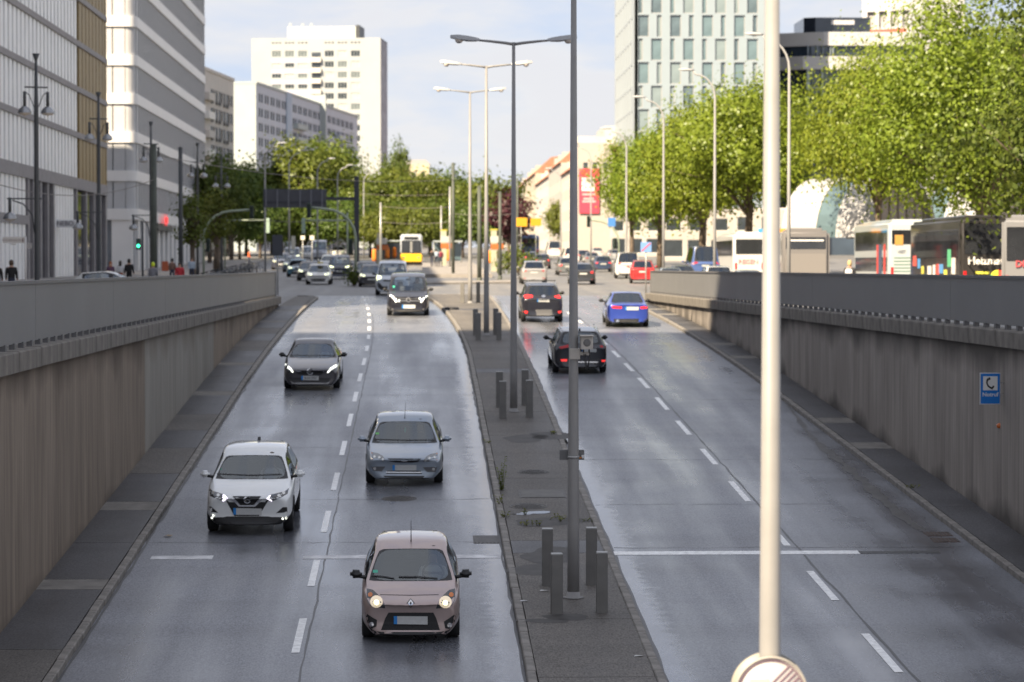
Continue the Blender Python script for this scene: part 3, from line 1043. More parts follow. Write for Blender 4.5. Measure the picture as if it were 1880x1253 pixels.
for c, h in ((530, 41), (553, 43), (569, 42)):
    mb = MB(); zz = zat(49, YE) - bE.location.z
    mb.tube([(ux(c), 4, zz - .5), (ux(c), 4, zat(h, YE) - bE.location.z)], .12)
    mb.box(ux(c) - .35, ux(c) + .35, 3.8, 4.1, zz + .2, zz + .9)
    mb.build('antenna', M_TOW, bE)
# ---- small yellow house far down the street
bY = empty('yellow_house', (xat(734, 640), 640, grade(640)), 0, 'small pale yellow building behind the trees beside the tower', 'building')
HY = zat(302, 640) - bY.location.z
facade(bY, (0, 0, 0), 0, 54 * 640 / FPX, 0, HY, [(HY - 3.4, HY - 1.9, [(.9, 1.9), (3.0, 4.0), (5.1, 6.1)])], mat('render_yellow', (.52, .47, .33), .8, var=.05), M_FRAME, M_WGLASS)
MB().prism([(-.3, HY), (7.5, HY), (6.4, HY + 1.1), (.8, HY + 1.1)], 0, 9, 'y').build('roof', mat('roof_grey', (.35, .34, .33), .8), bY)

# ---- F: white office tower with staggered windows, right of the centre
YF = 400.0
sF = YF / FPX
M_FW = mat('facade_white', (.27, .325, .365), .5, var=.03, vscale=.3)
M_FGLASS = [glass_mat('office_glass_a', (.13, .19, .21), .05, .25, .3), glass_mat('office_glass_b', (.10, .14, .16), .05, .4, .3), glass_mat('office_glass_c', (.20, .25, .26), .08, .2, .3)]
bF = empty('staggered_window_office', (xat(1165, YF), YF, grade(YF)), 0, 'white office tower with staggered wide and narrow windows', 'building')
def fx(px): return (px - 1165) * sF
rows = []
for k in range(-2, 9):
    yb = 66.5 + 43.4 * k
    za, zb = zat(yb, YF) - bF.location.z, zat(yb - 40, YF) - bF.location.z
    if za < 1: continue
    iv = []
    for j in range(-1, 6):
        base = 1171 + 58.9 * j
        if k % 2 == 0:
            iv += [(fx(base), fx(base + 20)), (fx(base + 34.5), fx(base + 43))]
        else:
            iv += [(fx(base), fx(base + 8.5)), (fx(base + 24), fx(base + 44))]
    iv = [(max(a, .35), b) for a, b in iv if b > 1.2 and b < 240 * sF]
    rows.append((za, zb, iv))
HF = 56.0
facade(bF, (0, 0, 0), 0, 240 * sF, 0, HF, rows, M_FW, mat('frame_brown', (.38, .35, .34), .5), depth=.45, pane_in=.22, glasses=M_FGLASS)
rows = []
for k in range(-2, 9):
    yb = 66.5 + 43.4 * k
    za, zb = zat(yb, YF) - bF.location.z, zat(yb - 40, YF) - bF.location.z
    if za < 1: continue
    s0 = 0 if k % 2 else 2.6
    rows.append((za, zb, [(s0 + 2 + 5 * j, s0 + 3.9 + 5 * j) for j in range(7)]))
facade(bF, (0, 42, 0), R(-90), 42, 0, HF, rows, mat('facade_side', (.33, .37, .40), .6), M_FW, depth=.45, pane_in=.3, glasses=M_FGLASS)
solid('annex', bF, -1.9, .0, 40, 60, 0, zat(205, YF) - bF.location.z, mat('annex_pale', (.42, .45, .44), .7))
solid('roof', bF, 0, 240 * sF, .5, 42, HF - .5, HF - .01, M_FW)

# ---- G: glass office with white bands
YG = 416.0
sG = YG / FPX
bG = empty('glass_office', (xat(1405, YG), YG, grade(YG)), 0, 'dark glass office building with two white curved bands', 'building')
zg = lambda py: zat(py, YG) - bG.location.z
def gx(px): return (px - 1405) * sG
def g_poly(kink, off=0, x1=1700):
    return [(gx(1395), 4.5 - off), (gx(kink), -off), (gx(x1), -off), (gx(x1), 16), (gx(1395), 16)]
MB().prism(g_poly(1490, -.6), 0, zg(60), 'z').build('glass_core', glass_mat('curtain_glass', (.035, .05, .07), .04, .5, .12), bG)
M_GBAND = mat('office_band', (.46, .46, .46), .5)
MB().prism(g_poly(1512, .4), zg(82), zg(57), 'z').build('white_band', M_GBAND, bG)
MB().prism(g_poly(1473, .4), zg(126), zg(102), 'z').build('white_band', M_GBAND, bG)
MB().prism(g_poly(1480, .3), zg(212), zg(202), 'z').build('lower_band', M_FW, bG)
MB().prism([(gx(1478), 2), (gx(1498), 1.0), (gx(1600), 1.0), (gx(1600), 13), (gx(1478), 13)], zg(58), zg(29), 'z').build('penthouse', glass_mat('penthouse_glass', (.02, .025, .035), .1, .6, .3), bG)
solid('penthouse_window', bG, gx(1527), gx(1570), .9, 1.0, zg(42), zg(34), mat('pale_blind', (.5, .5, .52), .6))  # plain pale grey blind
for px in (1500, 1524, 1529, 1483, 1510):
    solid('mullion', bG, gx(px) - .07, gx(px) + .07, -.1, .62, zg(102), zg(82), M_FW)
for px in (1482, 1485, 1509):
    solid('mullion', bG, gx(px) - .12, gx(px) + .12, -.1, .62, zg(202), zg(126), mat('mullion_green', (.42, .5, .46), .5))
for py in (160, 196):
    solid('transom', bG, gx(1480), gx(1600), -.05, .62, zg(py + .8), zg(py - .8), M_FW)
solid('railing', bG, gx(1480), gx(1600), -.5, -.44, zg(99), zg(98), M_FRAMED)

# ---- H: white block with red stripes, upper right
YH = 470.0
bH = empty('red_striped_block', (xat(1590, YH), YH, grade(YH)), 0, 'white high block with red stripes and loggias above the trees', 'building')
zh = lambda py: zat(py, YH) - bH.location.z
HH = zh(-40)
M_HW = mat('block_white', (.5, .49, .5), .7, var=.04, vscale=.2)
WH1 = 80 * YH / FPX
fr = empty('facade_pivot', (0, 0, 0)); bpy.data.objects.remove(fr)
# front-left face turned towards the street, then the blank gable
angH = R(-28)
rows = []
for k in range(6):
    zb = zh(15 + 50 * k)
    rows.append((zb - 3.0, zb, [(.9 + 2.2 * j, 2.5 + 2.2 * j) for j in range(4)]))
rows = [r for r in rows if r[0] > 1]
LH = WH1 / math.cos(angH)
wH = facade(bH, (0, 5.0, 0), angH, LH, 0, HH, rows, M_HW, M_HW, glasses=[mat('loggia_grey', (.34, .33, .34), .7)], depth=.9, pane_in=.7)
for k in range(6):
    zb = zh(50 + 52 * k)
    if zb < 2: continue
    o = solid('red_stripe', wH, .9, LH - .5, -.06, .0, zb - .55, zb + .15, mat('stripe_red', (.50, .10, .07), .7))
xe = LH * math.cos(angH); ye = 5.0 + LH * math.sin(angH)
solid('gable_wall', bH, xe, xe + 10, ye, ye + 12, 0, HH, mat('gable_pale', (.46, .46, .48), .75))
for k in range(14):
    solid('panel_joint', bH, xe + .7, xe + 10, ye - .02, ye, 4 + 2.9 * k, 4.06 + 2.9 * k, mat('joint_grey', (.4, .4, .42), .8))

# ---- barrel-vaulted hall and low flat roofs behind the coaches
M_SHELL = mat('shell_white', (.40, .40, .41), .45, var=.05, vscale=.5)
M_TAN = mat('gable_tan', (.36, .31, .26), .8, var=.15, vscale=1.5)
def vault(px_c, Y, rad, length, rz, label):
    root = empty('vaulted_hall', (xat(px_c, Y), Y, grade(Y)), rz, label, 'hall', 'barrel-vaulted white market halls behind the coaches')
    n = 16
    for nm, r0, r1, y0, y1, mt in (('vault_shell', rad - .15, rad, 0, length * .40, M_SHELL), ('vault_glazing', rad - .22, rad - .1, length * .40, length * .62, M_WGLASSB), ('vault_shell', rad - .15, rad, length * .62, length, M_SHELL)):
        v, f = [], []
        for k in range(n + 1):
            a = math.pi * k / n
            for r_ in (r0, r1):
                for y in (y0, y1):
                    v.append((r_ * math.cos(a), y, 3.2 + r_ * math.sin(a)))
        for k in range(n):
            b = 4 * k
            f += [(b, b + 4, b + 5, b + 1), (b + 2, b + 3, b + 7, b + 6), (b, b + 2, b + 6, b + 4), (b + 1, b + 5, b + 7, b + 3)]
        MB().add(v, f, 0, False).build(nm, mt, root)
    poly = [(-rad + .2, 0), (rad - .2, 0)] + [((rad - .2) * math.cos(math.pi * k / n), 3.2 + (rad - .2) * math.sin(math.pi * k / n)) for k in range(n + 1)]
    MB().prism(poly, .7, .9, 'y').build('gable', M_TAN, root)
    for k in range(7):
        x = -rad * .8 + rad * 1.6 * k / 6
        h = 3.2 + math.sqrt(max(0, (rad - .25) ** 2 - x * x))
        MB().box(x - .08, x + .08, .6, .72, 0, h).build('gable_rib', mat('rib_brown', (.24, .21, .18), .8), root)
    MB().box(-rad, rad, .3, .7, 2.9, 3.25).build('lintel', M_TAN, root)
    return root
vault(1662, 205, 4.8, 8.5, R(48), 'left barrel-vaulted white hall behind the silver double-deck coach')
vault(1850, 215, 4.8, 8.5, R(48), 'right barrel-vaulted white hall behind the black coach')
fl = empty('flat_hall', (xat(1630, 222), 222, grade(222)), 0, 'low white flat-roofed pavilion behind the black coach', 'building')
solid('wall', fl, 0, 22, .4, 9, 0, 3.6, mat('pavilion_wall', (.50, .47, .43), .8)); solid('roof', fl, -.6, 22.6, -.4, 9.6, 3.6, 4.7, M_SHELL)
for k in range(8):
    solid('window', fl, .6 + 2.7 * k, 2.6 + 2.7 * k, .34, .41, .8, 3.0, M_WGLASS)
# shop fronts under the trees at the right kerb
def lowshop(px0, px1, Y, h, col, name, label):
    W_ = (px1 - px0) * Y / FPX
    root = empty(name, (xat(px0, Y), Y, grade(Y)), 0, label, 'building')
    n = max(2, int(W_ / 2.4)); st = W_ / n
    rows = [(.5, min(2.7, h - .6), [(st * k + .25, st * (k + 1) - .25) for k in range(n)])]
    if h > 6:
        rows += [(3.8 + 3 * q, 5.4 + 3 * q, [(st * k + .5, st * (k + 1) - .5) for k in range(n)]) for q in range(int((h - 4.5) / 3) + 1) if 5.4 + 3 * q < h - .4]
    facade(root, (0, 0, 0), 0, W_, 0, h, rows, mat(name + '_render', col, .8, var=.1, vscale=.6), M_FRAME, M_WGLASS)
    solid('roof', root, -.2, W_ + .2, .3, 10, h - .02, h + .25, M_SLABG)
    return root
lowshop(1215, 1345, 330, 7.5, (.42, .39, .35), 'kiosk_building', 'low pale shop building under the trees behind the vans')
lowshop(1345, 1480, 300, 6.2, (.44, .42, .38), 'shop_pavilion', 'pale shop pavilion under the trees behind the white coach')
lowshop(1120, 1215, 394, 8.5, (.44, .41, .37), 'corner_shop', 'pale corner house behind the leftmost trees of the right row')

# ---- J: street houses running up the hill on the right, and the house with the red banner
YJ = 420.0
bJ = empty('banner_house', (xat(1062, YJ), YJ, grade(YJ)), 0, 'beige house carrying the big red banner at the right of the hill street', 'building')
zj = lambda py: zat(py, YJ) - bJ.location.z
WJ = 62 * YJ / FPX
rows = [(zj(300 + 0) - 1.2, zj(300) + .2, [(.7, 1.6), (2.2, 3.1), (3.9, 4.8)])]
facade(bJ, (0, 0, 0), 0, WJ, 0, zj(262), rows, mat('house_beige', (.42, .38, .34), .8, var=.06), M_FRAME, M_WGLASS)
solid('side_wall', bJ, 0, .3, .35, 14, 0, zj(262), mat('house_side', (.44, .41, .38), .8))
solid('roof', bJ, -.1, WJ, .3, 14, zj(262) - .05, zj(250), M_SLABG)
bn = empty('red_banner', at(1063, 392, YJ - .35), label='tall red banner with a white square hung on the beige house', cat='banner')
sJ = (YJ - .35) / FPX
M_BAN = mat('banner_red', (.62, .05, .09), .6)
MB().box(0, 37 * sJ, 0, .12, 0, 82 * sJ).build('cloth', M_BAN, bn)
M_BW = mat('banner_white', (.85, .78, .74), .6)
MB().box(5 * sJ, 29 * sJ, -.03, 0, 41 * sJ, 65 * sJ).build('white_square', M_BW, bn)
MB().box(10 * sJ, 24 * sJ, -.05, -.031, 46 * sJ, 60 * sJ).build('inner_square', mat('banner_pale', (.75, .62, .58), .6), bn)
for k, (a, b, q) in enumerate(((6, 30, 33), (8, 27, 25), (6, 31, 20))):
    MB().box(a * sJ, b * sJ, -.03, 0, q * sJ, (q + 3.4) * sJ).build('print_line', mat('banner_pink', (.80, .38, .38), .6), bn)
XJ = 24.5
y = 432.0
cols = ((.50, .47, .42), (.44, .41, .38), (.52, .50, .47), (.48, .42, .34), (.49, .47, .45), (.42, .39, .36))
desc = ('cream', 'grey', 'white', 'ochre', 'pale', 'taupe')
M_TILE = mat('roof_tiles', (.36, .16, .10), .8, var=.2, vscale=2)
for k in range(6):
    ln = 32 + 14 * k
    h = (14.5, 16.5, 15.0, 17.0, 16.0, 15.0)[k]
    root = empty('street_house', (XJ, y + ln, grade(y) - .5), R(-90), f'{desc[k]} terraced house up the hill street, {("first", "second", "third", "fourth", "fifth", "sixth")[k]} beyond the red banner', 'building', 'terraced houses along the right of the hill street')
    rows = []
    nf = 4; nw = int(ln / 3.4)
    for q in range(nf):
        za = 1.0 + 3.5 * q
        rows.append((za, za + 2.0, [(1.0 + 3.4 * j, 2.3 + 3.4 * j) for j in range(nw)]))
    facade(root, (0, 0, 0), 0, ln - .3, 0, h, rows, mat('house_%d' % k, cols[k], .8, var=.06, vscale=.4), M_FRAME, M_WGLASS, depth=.25)
    solid('end_wall', root, ln - .6, ln - .3, .26, 12, 0, h, mat('house_%d' % k, cols[k], .8))
    MB().prism([(-.4, h), (12, h), (8, h + 4), (3.5, h + 3.6)], 0, ln - .3, 'x').build('roof', M_TILE, root)
    for j in range(3):
        solid('dormer', root, ln * (.2 + .3 * j), ln * (.2 + .3 * j) + 2, .6, 3.2, h, h + 2.2, mat('house_%d' % k, cols[k], .8))
    y += ln
# ---- high-rise to the left behind the camera, whose shade lies over the ramp
tw = empty('hotel_tower', (-86, -52, 0), 0, 'tall hotel tower outside the picture whose shade covers the ramp', 'building')
solid('wall', tw, 0, 25, 0, 55.5, 0, 107.5, mat('hotel_cladding', (.55, .57, .6), .5, var=.1))
for k in range(28):
    solid('window_band', tw, -.05, 25.05, -.05, 55.55, 6 + 3.5 * k, 8 + 3.5 * k, M_DGLASS)
# low blocks behind the camera that close the square off
for k, (x, yy, w_, d_, h_) in enumerate(((-60, -150, 50, 30, 28), (30, -140, 60, 30, 26), (70, -40, 25, 60, 24))):
    b = empty('rear_block', (x, yy, 0), 0, ('grey block behind the camera on the left', 'grey block straight behind the camera', 'grey block behind the camera on the right')[k], 'building')
    solid('wall', b, 0, w_, 0, d_, 0, h_, M_SLABG)
    for q in range(int(h_ / 3.5) - 1):
        solid('window_band', b, -.05, w_ + .05, -.05, d_ + .05, 4 + 3.5 * q, 5.8 + 3.5 * q, M_WGLASS)
# ================================================================ trees
def leaf_mat(name, c1, c2, tl=.38):
    m = bpy.data.materials.new(name); m.use_nodes = True
    t = m.node_tree; t.nodes.clear(); N = t.nodes.new; K = t.links.new
    g = N('ShaderNodeNewGeometry'); oi = N('ShaderNodeObjectInfo')
    mx = N('ShaderNodeMix'); mx.data_type = 'RGBA'
    mx.inputs['A'].default_value = tuple(c1) + (1,); mx.inputs['B'].default_value = tuple(c2) + (1,)
    K(g.outputs['Random Per Island'], mx.inputs['Factor'])
    hs = N('ShaderNodeHueSaturation'); hs.inputs['Saturation'].default_value = 1.0
    mr = N('ShaderNodeMapRange'); mr.inputs['To Min'].default_value = .485; mr.inputs['To Max'].default_value = .512
    K(oi.outputs['Random'], mr.inputs['Value']); K(mr.outputs['Result'], hs.inputs['Hue']); K(mx.outputs['Result'], hs.inputs['Color'])
    d = N('ShaderNodeBsdfDiffuse'); tr = N('ShaderNodeBsdfTranslucent'); gl = N('ShaderNodeBsdfGlossy')
    gl.inputs['Roughness'].default_value = .42; gl.inputs['Color'].default_value = (.9, .95, .9, 1)
    K(hs.outputs['Color'], d.inputs['Color']); K(hs.outputs['Color'], tr.inputs['Color'])
    a = N('ShaderNodeMixShader'); a.inputs[0].default_value = tl
    K(d.outputs[0], a.inputs[1]); K(tr.outputs[0], a.inputs[2])
    b = N('ShaderNodeMixShader'); b.inputs[0].default_value = .02
    K(a.outputs[0], b.inputs[1]); K(gl.outputs[0], b.inputs[2])
    o = N('ShaderNodeOutputMaterial'); K(b.outputs[0], o.inputs['Surface'])
    return m
M_LEAF = leaf_mat('leaf_plane_tree', (.13, .185, .018), (.225, .28, .030))
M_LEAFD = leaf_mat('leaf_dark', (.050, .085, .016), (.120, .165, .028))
M_LEAFY = leaf_mat('leaf_yellowish', (.075, .108, .016), (.15, .18, .028))
M_LEAFP = leaf_mat('leaf_purple', (.05, .016, .02), (.10, .035, .04))
M_BARK = mat('bark', (.13, .10, .075), .9, var=.4, vscale=4, bump=.5, bscale=14, stretch=(1, 1, .3))
def tree_data(seed, H, th, rx, rz, n_cl, per, leaf, mt, top=0.0, bare=.15):
    """H total height, th trunk height to the first limbs, rx/rz crown radii"""
    rnd = random.Random(seed); rs = np.random.RandomState(seed)
    cz = H - rz
    ph = rs.uniform(0, 6.28, 6)
    cl = []
    while len(cl) < n_cl:
        d = rs.normal(size=3); d /= np.linalg.norm(d)
        az = math.atan2(d[1], d[0])
        lump = 1 + .16 * math.sin(3 * az + ph[0] + 2 * d[2]) + .12 * math.sin(5 * az + ph[1]) + .10 * math.sin(4 * d[2] + ph[2] + az)
        r = rs.uniform(.10, 1.0) ** .42 * lump
        p = np.array([d[0] * rx * r, d[1] * rx * r, cz + d[2] * rz * r * (1.0 if d[2] > 0 else .82)])
        if p[2] > 0: p[:2] *= 1 - top * max(0, (p[2] - cz) / rz)
        if p[2] < th * .75: continue
        cl.append(p)
    cl = np.array(cl)
    # leaves
    crad = rx * .16 + .22
    n = n_cl * per
    idx = np.repeat(np.arange(n_cl), per)
    size_cl = rs.uniform(.55, 1.35, n_cl)
    pos = cl[idx] + rs.normal(size=(n, 3)) * (crad * size_cl[idx])[:, None] * np.array([1, 1, .72])
    out = pos - np.array([0, 0, cz - rz * .3]); out /= np.linalg.norm(out, axis=1)[:, None] + 1e-6
    oc = pos - cl[idx]; oc /= np.linalg.norm(oc, axis=1)[:, None] + 1e-6
    nor = rs.normal(size=(n, 3)) * .34 + oc * .65 + out * .35 + np.array([0, 0, .3])
    nor /= np.linalg.norm(nor, axis=1)[:, None]
    t1 = np.cross(nor, rs.normal(size=(n, 3))); t1 /= np.linalg.norm(t1, axis=1)[:, None] + 1e-6
    t2 = np.cross(nor, t1)
    s = leaf * rs.uniform(.6, 1.3, n)[:, None]
    v = np.empty((n, 4, 3))
    v[:, 0] = pos - t1 * s * .55; v[:, 1] = pos + t2 * s * .42 - nor * s * .10
    v[:, 2] = pos + t1 * s * .55; v[:, 3] = pos - t2 * s * .42 - nor * s * .10
    me = bpy.data.meshes.new('crown')
    me.vertices.add(n * 4); me.vertices.foreach_set('co', v.reshape(-1))
    me.loops.add(n * 4); me.loops.foreach_set('vertex_index', np.arange(n * 4, dtype=np.int32))
    me.polygons.add(n); me.polygons.foreach_set('loop_start', np.arange(0, n * 4, 4, dtype=np.int32))
    me.polygons.foreach_set('loop_total', np.full(n, 4, dtype=np.int32))
    me.materials.append(mt); me.update(); me.validate()
    # trunk and limbs
    mb = MB()
    tr = H * .018 + .06
    bend = [(rnd.uniform(-.15, .15) * k * .3, rnd.uniform(-.15, .15) * k * .3) for k in range(5)]
    pts = [(bend[k][0], bend[k][1], (cz + rz * .2) * k / 4) for k in range(5)]
    mb.tube(pts, [tr * 1.25, tr, tr * .85, tr * .6, tr * .25], 9)
    order = rs.permutation(n_cl)[:16]
    for j in order:
        c = cl[j]
        f = rnd.uniform(.85, 1.25) * th
        f = min(f, c[2] - .3)
        k = min(3.99, f / ((cz + rz * .2) / 4)); i = int(k); u = k - i
        a = Vector(pts[i]).lerp(Vector(pts[min(4, i + 1)]), u)
        b = Vector(c)
        m1 = a.lerp(b, .4) + Vector((rnd.uniform(-.3, .3), rnd.uniform(-.3, .3), rnd.uniform(-.1, .5))) * rx * .12
        mb.tube([a, m1, b], [tr * .5, tr * .32, tr * .08], 6, caps=False)
        for _ in range(2):
            e = b + Vector((rnd.gauss(0, 1), rnd.gauss(0, 1), rnd.gauss(.2, .6))) * crad
            mb.tube([m1.lerp(b, rnd.uniform(.2, .8)), e], [tr * .16, tr * .05], 5, caps=False)
    to = mb.build('tmp', M_BARK); td = to.data; bpy.data.objects.remove(to)
    return td, me
def plant_tree(data, px, Y, label, group, name='tree', rz=0, s=1.0, sx=1.0, X=None):
    p = Vector((xat(px, Y) if X is None else X, Y, grade(Y) - .05))
    root = empty(name, p, rz, label, 'tree', group)
    root.scale = (s * sx, s * sx, s)
    link('trunk', data[0], root); link('crown', data[1], root)
    return root
TB1 = tree_data(1, 19.5, 4.6, 8.2, 7.8, 200, 270, .23, M_LEAF)
TB2 = tree_data(2, 15.5, 5.6, 6.6, 4.9, 160, 230, .25, M_LEAF)
TB3 = tree_data(3, 14.5, 4.0, 5.0, 5.4, 120, 215, .26, M_LEAF)
TM1 = tree_data(4, 16.0, 3.4, 6.2, 6.6, 90, 100, .50, M_LEAFY)
TM2 = tree_data(5, 14.0, 3.0, 5.6, 5.6, 90, 100, .50, M_LEAFD)
TM3 = tree_data(6, 12.0, 2.6, 6.2, 4.8, 90, 100, .50, M_LEAFY)
TS1 = tree_data(8, 7.2, 2.2, .95, 2.7, 40, 45, .20, M_LEAFY, top=.5)
TSN = tree_data(9, 17.0, 3.0, 6.8, 7.0, 120, 120, .26, M_LEAFD)  # dark leaf colour stands in for the shade on this edge tree
TPU = tree_data(10, 8.5, 2.0, 3.0, 3.2, 40, 60, .45, M_LEAFP)
gR = 'green plane trees in the row right of the street'
gL = 'trees on the left side of the street ahead'
gC = 'trees behind the tram stop'
plant_tree(TB1, 1800, 172, 'biggest plane tree, its trunk rising behind the black coach', gR, rz=.4)
plant_tree(TSN, 2035, 118, 'dark shaded tree at the right edge of the picture', gR, rz=1.9, s=1.0)
plant_tree(TB2, 1885, 185, 'plane tree behind the coach at the far right edge', gR, rz=2.2, s=1.12)
plant_tree(TB2, 1612, 196, 'plane tree behind the silver double-deck coach', gR, rz=3.3, s=1.1, sx=.74)
plant_tree(TB2, 1375, 216, 'wide plane tree behind the white coach', gR, rz=5.0, s=1.02, sx=.98)
plant_tree(TB3, 1290, 238, 'plane tree behind the blue van', gR, rz=1.0, s=1.02, sx=1.08)
plant_tree(TB3, 1212, 262, 'plane tree standing behind the white delivery van', gR, rz=2.6, s=.98)
plant_tree(TB3, 1160, 288, 'leftmost plane tree of the right row', gR, rz=4.1, s=.97, sx=.8)
plant_tree(TS1, 355, 190, 'slim young street tree in front of the white banded building', gL, name='young_tree')
plant_tree(TS1, 398, 232, 'slim young street tree beyond the first young one', gL, name='young_tree', rz=2, s=1.15, sx=1.3)
for px, Y, d, s, sx, lb in (
        (385, 300, TM2, .88, .8, 'dark tree at the far end of the white banded building'),
        (425, 330, TM2, .92, .8, 'dark tree in front of the grey apartment block'),
        (452, 410, TM3, 1.22, .75, 'tree below the blank end wall of the long white block'),
        (500, 430, TM2, 1.1, .9, 'dark tree behind the big road sign panel, to its left'),
        (548, 410, TM1, 1.12, .95, 'tall tree rising above the big road sign panel'),
        (600, 435, TM1, 1.18, .95, 'tall yellowish tree left of the white tower'),
        (645, 420, TM3, 1.12, .9, 'broad tree at the foot of the white tower')):
    plant_tree(d, px, Y, lb, gL, rz=px * .7, s=s, sx=sx)
for px, Y, d, s, sx, lb in (
        (690, 395, TM3, .98, .95, 'broad tree left of the yellow tram'),
        (740, 420, TM1, .86, 1.0, 'tree directly behind the yellow tram'),
        (790, 430, TM3, 1.12, .95, 'broad tree right of the yellow tram'),
        (730, 560, TM2, 1.65, .33, 'slim tall tree beside the small yellow house'),
        (838, 440, TM2, 1.02, .8, 'tree behind the first median lamp posts'),
        (893, 400, TM3, 1.02, .85, 'round tree right of the tram stop'),
        (768, 350, TM3, .62, .9, 'low tree at the tram platform'),
        (705, 350, TM3, .58, .9, 'low tree left of the tram platform')):
    plant_tree(d, px, Y, lb, gC, rz=px * .9, s=s, sx=sx)
for i, (px, Y, s, sx) in enumerate(((405, 345, .62, .9), (440, 352, .66, .9), (478, 365, .6, 1.0), (518, 372, .66, 1.0), (560, 380, .6, 1.0), (602, 372, .66, 1.0), (640, 366, .6, 1.0), (680, 378, .62, 1.0), (722, 385, .58, 1.0), (765, 388, .6, 1.0), (806, 380, .62, 1.0), (850, 372, .6, .95), (884, 362, .58, .9), (915, 372, .55, .8))):
    plant_tree(TM2, px, Y, ('first', 'second', 'third', 'fourth', 'fifth', 'sixth', 'seventh', 'eighth', 'ninth', 'tenth', 'eleventh', 'twelfth', 'thirteenth', 'fourteenth')[i] + ' from the left of the low dark trees behind the crossing', 'low dark trees behind the crossing', rz=i * 1.3, s=s, sx=sx)
plant_tree(TPU, 934, 330, 'small purple-leaved tree near the yellow direction signs', gC, rz=1)
plant_tree(TM3, 1037, 470, 'tree standing before the hill street houses', 'trees up the hill street', s=.82, sx=.65)
plant_tree(TM2, 1112, 440, 'dark tree below the red banner', 'trees up the hill street', s=.8, sx=.6)
plant_tree(TM3, 1010, 640, 'distant tree far up the hill street', 'trees up the hill street', s=.95, sx=.5)
# shrub and weeds
sh = tree_data(21, 2.3, .3, 1.5, 1.1, 26, 60, .16, M_LEAFY)
r_ = plant_tree(sh, 955, 205, 'yellow-green shrub between the tram stop and the outgoing lanes', None, name='shrub', s=1.15); r_['category'] = 'shrub'
sh2 = tree_data(22, 1.2, .1, .5, .55, 12, 40, .14, M_LEAFY)
r_ = plant_tree(sh2, 650, 176, 'small green shrub at the foot of the curved signal post', None, name='shrub'); r_['category'] = 'shrub'
def weed(px, py, h, n, spread, label, seed, dz=.115):
    rs = random.Random(seed)
    p = hit(px, py, ramp_z, dz)
    mb = MB()
    for k in range(n):
        a = rs.uniform(0, 6.28); x, y = math.cos(a) * rs.uniform(0, spread), math.sin(a) * rs.uniform(0, spread) * 2
        hh = h * rs.uniform(.35, 1)
        lean = rs.uniform(-.1, .1)
        mb.tube([(x, y, 0), (x + lean * .5, y, hh * .5), (x + lean, y, hh)], [.006, .005, .002], 4)
        for q in range(int(hh / .05)):
            z = hh * (q + .5) / max(1, int(hh / .05)); b = rs.uniform(0, 6.28); s = rs.uniform(.05, .10)
            c = Vector((x + lean * z / hh, y, z)); d = Vector((math.cos(b), math.sin(b), .4)); e = Vector((-math.sin(b), math.cos(b), 0))
            mb.add([c, c + d * s * .5 + e * s * .3, c + d * s, c + d * s * .5 - e * s * .3], [(0, 1, 2, 3)], 0)
    o = mb.build('weed_clump', leaf_mat('weed_leaf', (.10, .13, .02), (.22, .24, .035)) if 'weed_leaf' not in bpy.data.materials else bpy.data.materials['weed_leaf'])
    o.location = p
    tag(o, label, 'weed', 'weeds in the joints of the median and walkways')
for i, a in enumerate(((921, 900, .78, 9, .07, 'tall weed at the left kerb of the median'), (917, 925, .22, 6, .1, 'short weed below the tall one at the left median kerb'),
                       (1028, 955, .16, 16, .22, 'grass tuft in the damp median joint behind the bollards'), (975, 965, .13, 14, .2, 'grass tuft left in the damp median joint'),
                       (1077, 958, .08, 9, .15, 'grass tuft right of the camera pole in the median joint'), (928, 950, .14, 8, .08, 'weed at the left end of the damp median joint'),
                       (964, 944, .16, 5, .05, 'weed growing in the puddle cover'), (897, 815, .12, 8, .08, 'weed at the left median kerb beside the second lamp post'),
                       (1016, 797, .1, 8, .08, 'weed at the right median kerb beside the second lamp post'), (1672, 896, .1, 12, .15, 'weed in the right walkway joint'))):
    weed(*a[:5], a[5], i)
# ================================================================ street furniture
M_POLE = mat('pole_paint', (.25, .244, .236), .45, var=.08, vscale=2)
M_POLED = mat('pole_dark', (.055, .06, .065), .5, var=.15, vscale=2)
M_MAST = mat('mast_green', (.075, .085, .07), .6, var=.25, vscale=1.5)
M_STEEL = mat('galvanised', (.36, .36, .35), .45, .5, var=.15, vscale=6)
M_BOLL = mat('bollard_paint', (.155, .15, .14), .55, var=.12, vscale=4, bump=.1)
M_LENS = mat('lamp_lens', (.62, .56, .50), .2)
M_HEAD = mat('lamp_head', (.40, .41, .42), .4)
M_BLACK = mat('black_plastic', (.02, .02, .022), .5)
ORD = ('nearest', 'second', 'third', 'fourth', 'fifth')
